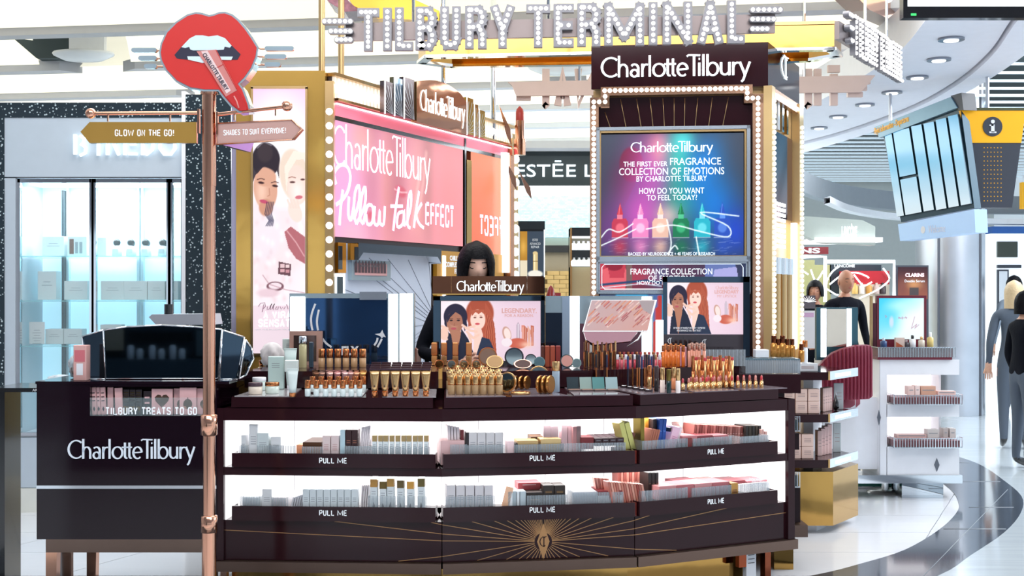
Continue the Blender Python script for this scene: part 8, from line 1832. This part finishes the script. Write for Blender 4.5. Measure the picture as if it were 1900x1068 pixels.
mb = MB(); mb.box(xk(1484), xk(1600), 13.7, 14.4, zk(454), zk(446), LEDP); mb.build('light_slab', t)
t = thing('red_brand_sign', 'dark red sign with white serif letters half hidden behind the tower', 'sign', (xk(1440), 14.2, zk(472)))
mb = MB(MK_); mb.box(xk(1370), xk(1527), zk(472.5), zk(459.5), .2, .25, cm('9c3a40')); mb.build('sign_board', t); mb = MB(MK_); mb.text('CLARINS', xk(1450), zk(466), SIGNW, w=xk(1514) - xk(1390), h=.062, z=.251, bold=.04); mb.build('lettering', t); mb = MB(MK_); mb.box(xk(1400), xk(1404), 0, zk(472), .2, .24, CHROME); mb.build('post', t)
t = thing('red_poster', 'dark red beauty poster beside the steel column in the distance', 'poster', (xk(1694), YK, zk(640)))
mb = MB(MK_); mb.box(xk(1664), xk(1723), 0, zk(492), -.1, -.002, cm('3a3f4a')); mb.build('frame', t)
A = Art(55, 60, 56, 60, '6a3038'); A.grad('3c1c28', '9c5a48', 0, 60, 0, 10); A.glow(30, 28, 16, 10, 'f0b070', .8); A.rect(22, 38, 8, 22, '40444c', .8); A.glow(8, 20, 8, 20, '8a5048', .8)
A.build('poster_print', MK_ @ T(xk(1666), zk(555), 0) @ Matrix.Diagonal((kK, kK, 1, 1)), artmat('poster_light2', .7), t, z=.001)
mb = MB(MK_); mb.text('CLARINS', xk(1697), zk(510), mat('pink_white_letters', 'ffd0d8', .4, emit='ffd8e0', es=.9), w=xk(1715) - xk(1680), h=.045, z=.003, bold=.04); mb.text('Double Serum', xk(1697), zk(521), SIGNW, w=xk(1716) - xk(1679), h=.03, z=.003); mb.build('lettering', t)
# black shelving behind the white pedestal
mb = MB(); mb.box(xk(1590), xk(1618), 13.2, 13.6, 0, zk(560), cm('0e1016')); mb.build('dark_cabinet', label='dark cabinet in the distance behind the turquoise screen', cat='cabinet')
# far right shop signs
YR_ = 20; kr = YR_ / F; xr = lambda px: (px - CX) * kr; zr = lambda py: CZ - (py - HY) * kr; MR_ = frame((0, YR_, 0))
t = thing('far_shop_front', 'distant white shop front with a blue sign strip and dark screen at the right edge', 'shop front', (xr(1880), YR_, 0))
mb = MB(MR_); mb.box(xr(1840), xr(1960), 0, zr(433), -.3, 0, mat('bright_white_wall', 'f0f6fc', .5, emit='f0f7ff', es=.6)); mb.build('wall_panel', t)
mb = MB(MR_); mb.box(xr(1840), xr(1960), zr(433), zr(420), -.3, .02, cm('2a62b0')); mb.build('blue_sign', t); mb = MB(MR_); mb.box(xr(1849), xr(1886), zr(477), zr(448), 0, .05, mat('dim_screen', '3c4238', .3)); mb.build('dark_screen', t)
mb = MB(MR_); mb.box(xr(1849), xr(1893), zr(497), zr(491), 0, .05, CHAR); mb.box(xr(1849), xr(1870), zr(600), zr(500), .0, .04, CHAR); mb.box(xr(1852), xr(1867), zr(596), zr(503), .04, .05, WHITEP); mb.build('door_frame', t)
mb = MB(MR_); mb.box(xr(1868), xr(1930), zr(392), zr(344), .5, .6, YEL); mb.build('yellow_sign', label='yellow hanging sign at the right edge behind the information board', cat='sign')
# ---- centre background: fragrance hall seen between the kiosk wall and the tower
YE = 12; ke = YE / F; xe = lambda px: (px - CX) * ke; ze = lambda py: CZ - (py - HY) * ke; ME = frame((0, YE, 0))
t = thing('ribbed_shop_fascia', 'dark ribbed shop fascia with white lit letters between the kiosk and tower', 'sign', (xe(1040), YE, ze(345)))
mb = MB(ME); mb.box(xe(880), xe(1180), ze(345), ze(280), -.3, -.02, cm('232c30')); mb.build('backing', t)
for i in range(52):
    if i == 0: mb = MB(ME); mb.box(xe(930), xe(930) + .022, ze(345), ze(280), -.02, .012, mat('dark_fin', '3d484c', .3, .5)); f0 = mb.build('fin', t)
    else: o = f0.copy(); COL.objects.link(o); o.location = (i * .0187 * 1.0 * 1.0 + 0 * i + i * .0, 0, 0); o.location.x = i * (xe(1120) - xe(930)) / 51
mb = MB(ME); mb.text('ESTĒE LAUDER', (xe(957) + xe(1243)) / 2, ze(313.5), NEONW, w=xe(1243) - xe(957), h=ze(299) - ze(329), z=.014, d=.03); mb.build('lettering', t, 'white lit letters')
mb = MB(ME); mb.box(xe(880), xe(1180), ze(281), ze(268), -.4, .3, WHITEP); mb.build('ceiling_ledge', label='white ledge above the ribbed fascia', kind='structure')
t = thing('glass_tile_wall', 'pale blue shimmering tiled wall under the ribbed fascia', 'wall panel', (xe(1040), YE + 2, 0))
mb = MB(ME); mb.box(xe(850), xe(1200), ze(356), ze(346), -.5, .1, LEDP); mb.build('light_soffit', t)
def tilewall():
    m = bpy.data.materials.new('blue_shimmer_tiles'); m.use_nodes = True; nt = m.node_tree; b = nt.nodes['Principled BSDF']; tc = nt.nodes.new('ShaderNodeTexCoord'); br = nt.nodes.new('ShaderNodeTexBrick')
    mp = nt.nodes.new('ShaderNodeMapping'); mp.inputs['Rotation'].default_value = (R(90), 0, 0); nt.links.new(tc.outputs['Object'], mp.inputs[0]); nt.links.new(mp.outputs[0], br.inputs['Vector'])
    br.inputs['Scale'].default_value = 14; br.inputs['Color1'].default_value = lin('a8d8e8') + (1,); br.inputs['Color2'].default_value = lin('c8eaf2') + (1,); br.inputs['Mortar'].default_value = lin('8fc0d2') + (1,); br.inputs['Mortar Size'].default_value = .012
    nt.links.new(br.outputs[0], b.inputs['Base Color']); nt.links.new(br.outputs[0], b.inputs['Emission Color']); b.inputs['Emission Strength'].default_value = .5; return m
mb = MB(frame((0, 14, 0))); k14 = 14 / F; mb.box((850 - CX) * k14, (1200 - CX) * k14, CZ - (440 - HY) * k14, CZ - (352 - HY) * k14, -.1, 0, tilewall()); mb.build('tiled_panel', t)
mb = MB(frame((0, 14.2, 0))); mb.box(-.8, 1.6, 0, CZ - (440 - HY) * k14, -.1, 0, mat('grey_beige_wall', 'b5b09f', .5)); mb.build('lower_wall', t)
# golden stone counter
t = thing('stone_counter', 'golden beige stone-clad counter in the distance left of the tower', 'counter', ((1040 - CX) * 13 / F, 13, 0))
k13 = 13 / F; M13_ = frame((0, 13, 0)); x13 = lambda p: (p - CX) * k13; z13 = lambda p: CZ - (p - HY) * k13
mb = MB(M13_); mb.box(x13(1000), x13(1120), z13(468), z13(455), -.5, 0, cm('3a3c3c')); mb.box(x13(1000), x13(1120), z13(503), z13(468), -.5, -.05, mat('beige_header', 'b5a78c', .5)); mb.build('header', t)
mb = MB(M13_); mb.box(x13(1000), x13(1120), 0, z13(503), -.5, -.02, cm('8a7448')); cl = mb.build('core', t)
STN = mat('golden_stone', 'd9b878', .5, var=.25, scale=4, emit='d9b070', es=.15); rg = random.Random(2); pr = None
for j in range(9):
    for i in range(5):
        x = x13(1005) + i * .13 + (j % 2) * .06; z = z13(548) - .1 + j * .045
        if z > z13(506): continue
        if pr is None: mb = MB(M13_); mb.box(x, x + .125, z, z + .042, -.02, -.008, STN); pr = mb.build('stone', cl); px_, pz_ = x, z
        else: o = pr.copy(); COL.objects.link(o); o.location = (x - px_, rg.uniform(-.004, .004), z - pz_)
# left light-box stand and bottle shelf
Yv = 10.6; kv = Yv / F; xv = lambda p: (p - CX) * kv; zv = lambda p: CZ - (p - HY) * kv; MV = frame((0, Yv, 0))
t = thing('serum_lightbox', 'black display pillar with a lit serum poster just beyond the pink wall', 'display stand', (xv(985), Yv, 0))
mb = MB(MV); mb.box(xv(940), xv(1011), 0, zv(410), -.4, 0, cm('1c2730', .2)); mb.box(xv(940), xv(1011), zv(425), zv(410), 0, .01, cm('27323a', .2)); mb.build('pillar', t)
A = Art(44, 84, 66, 120, '3a4858'); A.rect(0, 13, 0, 84, 'b88430'); A.rect(0, 13, 0, 30, 'e8dcc0'); A.glow(6, 55, 6, 14, 'f0c060', .7); A.rect(24, 33, 6, 44, 'd9c088'); A.rect(26, 28, 6, 44, 'f8ecc0'); A.ell(28, 44, 4.5, 3, 'e0c890'); A.ell(28, 5, 14, 7, 'f0ece0', soft=2); A.rect(24, 33, 28, 29, '8a7040')
A.build('poster', MV @ T(xv(965), zv(513), 0) @ Matrix.Diagonal((kv, kv, 1, 1)), artmat('screen_light', .95), t, 'serum poster', z=.006)
mb = MB(MV); mb.text('ESTEE', xv(993), zv(445), SIGNW, w=.045, h=.02, z=.008); mb.text('ADVANCED', xv(993), zv(452), SIGNW, w=.09, h=.02, z=.008); mb.text('REPAIR', xv(993), zv(458), SIGNW, w=.07, h=.02, z=.008); mb.box(xv(962), xv(964), zv(514), zv(426), 0, .01, NEONW); mb.box(xv(1009), xv(1011), zv(514), zv(426), 0, .01, NEONW); mb.build('poster_lettering', t)
t = thing('bottle_shelf_stand', 'dark gold-framed stand with two rows of white bottles left of the tower', 'display stand', (xv(1085), Yv, 0))
mb = MB(MV); mb.box(xv(1058), xv(1130), zv(548), zv(422), -.3, -.2, cm('b8b09c')); mb.box(xv(1058), xv(1130), zv(438), zv(422), -.3, 0, cm('1c2a36')); mb.box(xv(1058), xv(1061), 0, zv(422), -.3, .01, BRASS); mb.box(xv(1061), xv(1130), zv(479), zv(464), -.2, -.01, cm('24303a')); mb.box(xv(1058), xv(1130), 0, zv(495), -.3, -.02, mat('beige_front', 'cbb890', .5)); mb.build('cabinet', t)
mb = MB(MV); mb.box(xv(1061), xv(1130), zv(441), zv(438), -.1, .0, LED); mb.build('light_strip', t)
sb = PR('white_bottle', 'bottle', [(None, lambda b: b.lathe([(.02, 0), (.024, .01), (.024, .035), (.01, .045)], NEONW, 10)), ('cap', lambda b: b.lathe([(.008, .045), (.008, .06)], WHITEP, 8))])
for j, y in enumerate((463, 486 + 8)):
    for i, x in enumerate((1065, 1074.5, 1083.5, 1092.5)): put(sb, (xv(x), Yv + (.07 if j == 0 else .0) + .03 - .03, zv(y) + .001), 0, 1.25, f'small white bottle, {nth(i)} in the {["upper", "lower"][j]} row of the gold-framed stand', 'white bottles on the gold-framed stand')
mb = MB(); mb.box(xv(1014), xv(1038), 10.3, 10.4, zv(566), zv(543), cm('a83a48')); mb.box(xv(1025), xv(1027), 10.34, 10.36, 0, zv(566), CHROME); o = mb.build('red_sign_card', label='small red sign card beyond the framed screen', cat='sign'); ORG[o.name] = o.location.copy(); mb = MB(frame((0, 10.299, 0))); mb.text('Repair', xv(1026), zv(553), PRINTW, w=.08, h=.03); mb.build('lettering', o)
mb = MB(); p = P(1022, 583, 9.4); mb.lathe([(.004, .0), (.035, .06), (.04, .13), (.02, .2), (.003, .22)], cm('8a1c28', .2), 16, M=T(p.x, p.y, p.z)); mb.cyl((p.x, p.y, 0), (p.x, p.y, p.z + .02), .012, CHROME, 8); mb.build('red_drop_finial', label='dark red drop-shaped finial on a rod behind the framed screen', cat='ornament')
# ================================================================== PEOPLE
def skinmesh(J, E, levels=2):
    names = list(J); me = bpy.data.meshes.new('s'); me.from_pydata([J[n][0] for n in names], [(names.index(a), names.index(b)) for a, b in E], [])
    ob = bpy.data.objects.new('s', me); COL.objects.link(ob); md = ob.modifiers.new('k', 'SKIN'); sv = me.skin_vertices[0].data
    for i, n in enumerate(names):
        r = J[n][1]; sv[i].radius = r if isinstance(r, tuple) else (r, r); sv[i].use_root = (i == 0)
    ob.modifiers.new('s', 'SUBSURF').levels = levels
    dg = bpy.context.evaluated_depsgraph_get(); m2 = bpy.data.meshes.new_from_object(ob.evaluated_get(dg))
    vs = [v.co.copy() for v in m2.vertices]; fs = [tuple(p.vertices) for p in m2.polygons]
    bpy.data.objects.remove(ob); bpy.data.meshes.remove(me); bpy.data.meshes.remove(m2); return vs, fs
def headmesh(c, tilt, turn, skin, s=1.0):
    """front is -Y; returns verts, faces"""
    vs = []; nu, nv = 32, 24
    for j in range(nv + 1):
        th = math.pi * j / nv; z = math.cos(th)
        for i in range(nu):
            a = 2 * math.pi * i / nu; x = math.sin(th) * math.cos(a); y = math.sin(th) * math.sin(a)
            w_ = .074 * (1 - .22 * max(0, -z) ** 1.5); d = .094 * (1 - .1 * max(0, -z))
            px_, py_, pz_ = x * w_, y * d, z * .118
            if y < 0:
                f = math.exp(-(px_ / .016) ** 2) * math.exp(-((pz_ + .022) / .03) ** 2); py_ -= .022 * f
                f = math.exp(-(px_ / .03) ** 2) * math.exp(-((pz_ + .066) / .016) ** 2); py_ -= .006 * f
                for sx in (-1, 1): f = math.exp(-((px_ - sx * .031) / .016) ** 2) * math.exp(-((pz_ - .008) / .012) ** 2); py_ += .007 * f
            vs.append((px_, py_, pz_))
    fs = [(j * nu + i, (j + 1) * nu + i, (j + 1) * nu + (i + 1) % nu, j * nu + (i + 1) % nu) for j in range(nv) for i in range(nu)]
    return vs, fs
def person(name, label, base, height, pose, mats, hair, facing=0, tilt=0, turn=0, group=None):
    """pose: joint dict in metres for a 1.70 m figure, front -Y, feet at z=0"""
    skin, top, legs, shoes, hairm = mats; S = height / 1.70
    Rz = T(*base) @ Matrix.Rotation(facing, 4, 'Z') @ Matrix.Scale(S, 4)
    D = {'pelvis': ((0, 0, .93), (.15, .11)), 'waist': ((0, 0, 1.08), (.125, .095)), 'chest': ((0, -.005, 1.25), (.155, .11)), 'upper': ((0, 0, 1.36), (.12, .085)), 'neck': ((0, -.005, 1.44), .05), 'nape': ((0, -.015, 1.50), .048)}
    E = [('pelvis', 'waist'), ('waist', 'chest'), ('chest', 'upper'), ('upper', 'neck'), ('neck', 'nape')]
    for sgn, sd in ((-1, 'L'), (1, 'R')):
        g = lambda k, d: pose.get(sd + k, d)
        D[sd + 'sh'] = (g('sh', (sgn * .17, 0, 1.365)), .056); D[sd + 'el'] = (g('el', (sgn * .23, .02, 1.09)), .042); D[sd + 'wr'] = (g('wr', (sgn * .24, -.08, .86)), .029); D[sd + 'pm'] = (g('pm', (sgn * .24, -.1, .79)), (.036, .018))
        D[sd + 'hp'] = ((sgn * .09, 0, .88), .095); D[sd + 'kn'] = (g('kn', (sgn * .10, -.01, .49)), .062); D[sd + 'an'] = (g('an', (sgn * .10, .02, .09)), .04); D[sd + 'to'] = (g('to', (sgn * .11, -.14, .035)), (.04, .03))
        E += [('upper', sd + 'sh'), (sd + 'sh', sd + 'el'), (sd + 'el', sd + 'wr'), (sd + 'wr', sd + 'pm'), ('pelvis', sd + 'hp'), (sd + 'hp', sd + 'kn'), (sd + 'kn', sd + 'an'), (sd + 'an', sd + 'to')]
        pm = Vector(D[sd + 'pm'][0]); wr = Vector(D[sd + 'wr'][0]); dr = (pm - wr).normalized(); sdv = Vector((0, 1, 0)).cross(dr); sdv = sdv.normalized() if sdv.length > .2 else Vector((1, 0, 0)); nn = dr.cross(sdv)
        for q in range(4):
            o = sdv * (q - 1.5) * .019; L_ = (.07, .08, .075, .06)[q]; a, b = f'{sd}f{q}a', f'{sd}f{q}b'; kk = nn * .012 * -1
            D[a] = (tuple(pm + o + dr * .03), .0095); D[b] = (tuple(pm + o * 1.1 + dr * (.03 + L_) + kk), .0075); E += [(sd + 'pm', a), (a, b)]
        D[sd + 't1'] = (tuple(pm + sdv * -.035 + dr * .0), .011); D[sd + 't2'] = (tuple(pm + sdv * -.05 + dr * .04), .009); E += [(sd + 'wr', sd + 't1'), (sd + 't1', sd + 't2')]
    vs, fs = skinmesh(D, E, 2)
    t = thing(name, label, 'person', base, group)
    mb = MB(Rz); hands = [Vector(D[s + 'wr'][0]) for s in 'LR']
    buckets = {}
    for f in fs:
        c = sum((vs[i] for i in f), Vector()) / len(f)
        if c.z < .10: m = shoes
        elif c.z < .93 and abs(c.x) < .2 and min((c - Vector(D[s + 'pm'][0])).length for s in 'LR') > .14: m = legs
        elif c.z > 1.435: m = skin
        elif any((c - Vector(D[s + 'el'][0])).length > (h - Vector(D[s + 'el'][0])).length * .93 and (c - h).length < .24 and (c - Vector(D[s + 'sh'][0])).length > .3 for s, h in zip('LR', hands)): m = skin
        else: m = top
        buckets.setdefault(m.name, (m, []))[1].append(f)
    base_i = len(mb.v); mb.v += [Rz @ v for v in vs]
    for m, ff in buckets.values():
        k = mb.mi(m)
        for f in ff: mb.f.append([base_i + i for i in f]); mb.m.append(k); mb.sm.append(True)
    hc = Vector(pose.get('head', (0, -.03, 1.585))); HM = T(*hc) @ Matrix.Rotation(turn, 4, 'Z') @ Matrix.Rotation(tilt, 4, 'X')
    hv, hf = headmesh(None, 0, 0, skin); mb.add(hv, hf, skin, True, M=HM)
    for sx in (-1, 1): mb.ball((sx * .076, .01, -.012), .02, skin, 8, 6, (.35, .8, 1.4)) if False else mb.lathe([(.001, -.028), (.016, -.015), (.02, .01), (.001, .03)], skin, 8, M=HM @ T(sx * .074, .012, -.01) @ Matrix.Diagonal((.4, .8, 1, 1)), cap=False)
    mb.build('body', t)
    mb = MB(Rz @ HM); EY = mat('eye_line', '20181c', .4); LP = mat('lip_tone', 'b4575c', .4)
    for sx in (-1, 1):
        mb.tube([(sx * .045, -.0715, .004), (sx * .038, -.0795, -.002), (sx * .029, -.0835, -.003), (sx * .02, -.085, .002)], .0022, EY, 6)
        mb.tube([(sx * .05, -.072, .026), (sx * .035, -.084, .032), (sx * .018, -.0895, .029)], .0022, EY, 6)
    mb.tube([(-.022, -.0795, -.062), (-.008, -.0905, -.059), (0, -.0905, -.061), (.008, -.0905, -.059), (.022, -.0795, -.062)], [.001, .0045, .0045, .0045, .001], LP, 8)
    mb.build('face_features', t)
    if hair:
        mb = MB(Rz @ HM); nu, nv = 40, 14; g_ = []
        for j in range(nv + 1):
            row = []
            for i in range(nu + 1):
                a = -math.pi / 2 + 2 * math.pi * i / nu; dev = abs(((a + math.pi / 2 + math.pi) % (2 * math.pi)) - math.pi); fr = hair['front']; wd = hair.get('width', .72)
                zb = fr if dev < wd else hair['back']
                if wd <= dev < wd + .15: zb = fr + (hair['back'] - fr) * (dev - wd) / .15
                ztop = .132; z = ztop + (zb - ztop) * (j / nv) ** .9 if zb < .1 else ztop - (ztop - zb) * j / nv
                rr_ = math.sqrt(max(0, 1 - (max(z, 0) / .1325) ** 2)) if z > 0 else 1.0
                wv = 1 + .012 * math.sin(a * 17) * (j / nv)
                row.append((hair.get('w', .096) * rr_ * math.cos(a) * wv, .112 * rr_ * math.sin(a) * wv + .003, z))
            g_.append(row)
        mb.sheet(g_, hairm); mb.sheet([[(x * .93, y * .93, z) for x, y, z in r][::-1] for r in g_], hairm); mb.build('hair', t)
    return t, Rz @ HM
SKP = mat('fair_skin', 'ecbda8', .5)
t, HM = person('person', 'woman with black bobbed hair and fringe in black clothes, looking down behind the counter', (P(884, 545, 7.22).x, 7.22, 0), 1.80,
    {'head': (-.005, -.075, 1.575), 'Lsh': (-.19, 0, 1.36), 'Lel': (-.31, -.05, 1.10), 'Lwr': (-.12, -.3, 1.06), 'Lpm': (-.05, -.34, 1.06), 'Rel': (.27, -.05, 1.10), 'Rwr': (.1, -.3, 1.06), 'Rpm': (.03, -.34, 1.04)},
    (SKP, CLOTHB, CLOTHB, BLACK, HAIRB), {'front': .052, 'back': -.12, 'width': .55, 'w': .104}, R(4), R(13), R(6))
mb = MB(HM); mb.ball((-.079, -.0, -.04), .006, PGOLD, 8, 6); mb.ball((-.079, -.0, -.05), .004, PGOLD, 8, 6); mb.build('earring', t)
t, _ = person('person', 'bald man in black top standing beyond the lit mirror in front of neon scribbles', (P(1567, 545, 12.6).x, 12.6, 0), 1.74, {'Lel': (-.25, .05, 1.1), 'Rel': (.25, .05, 1.1)}, (SKIN2, CLOTHB, CLOTHB, BLACK, HAIRB), None, R(15), 0, 0)
GREYJ = mat('grey_blue_jacket', '7c8896', .8); DKJ = mat('dark_jacket', '4c5664', .8); BLOND = mat('blond_hair', 'c9b08a', .5, bump=.4, scale=60)
person('person', 'blond woman in dark jacket walking by at the right edge', (P(1882, 545, 12.0).x, 12.0, 0), 1.62, {}, (SKIN, DKJ, DKJ, BLACK, BLOND), {'front': .06, 'back': -.16, 'width': .6}, R(160))
person('person', 'person in grey-blue jacket beyond the blond woman near the steel column', (P(1860, 545, 16).x, 15.6, 0), 1.72, {}, (SKIN, GREYJ, DKJ, BLACK, HAIRB), {'front': .08, 'back': -.04}, R(180))
person('person', 'dark-haired passer-by in black nearest the right edge of the walkway', (P(1899, 545, 10.6).x, 10.6, 0), 1.52, {}, (SKIN, CLOTHB, DKJ, BLACK, HAIRB), {'front': .06, 'back': -.1}, R(100))
person('person', 'dark-haired person standing between the tower and the bald man', (P(1513, 545, 13.4).x, 13.4, 0), 1.64, {}, (SKIN2, CLOTHB, CLOTHB, BLACK, HAIRB), {'front': .05, 'back': -.06}, R(-20))
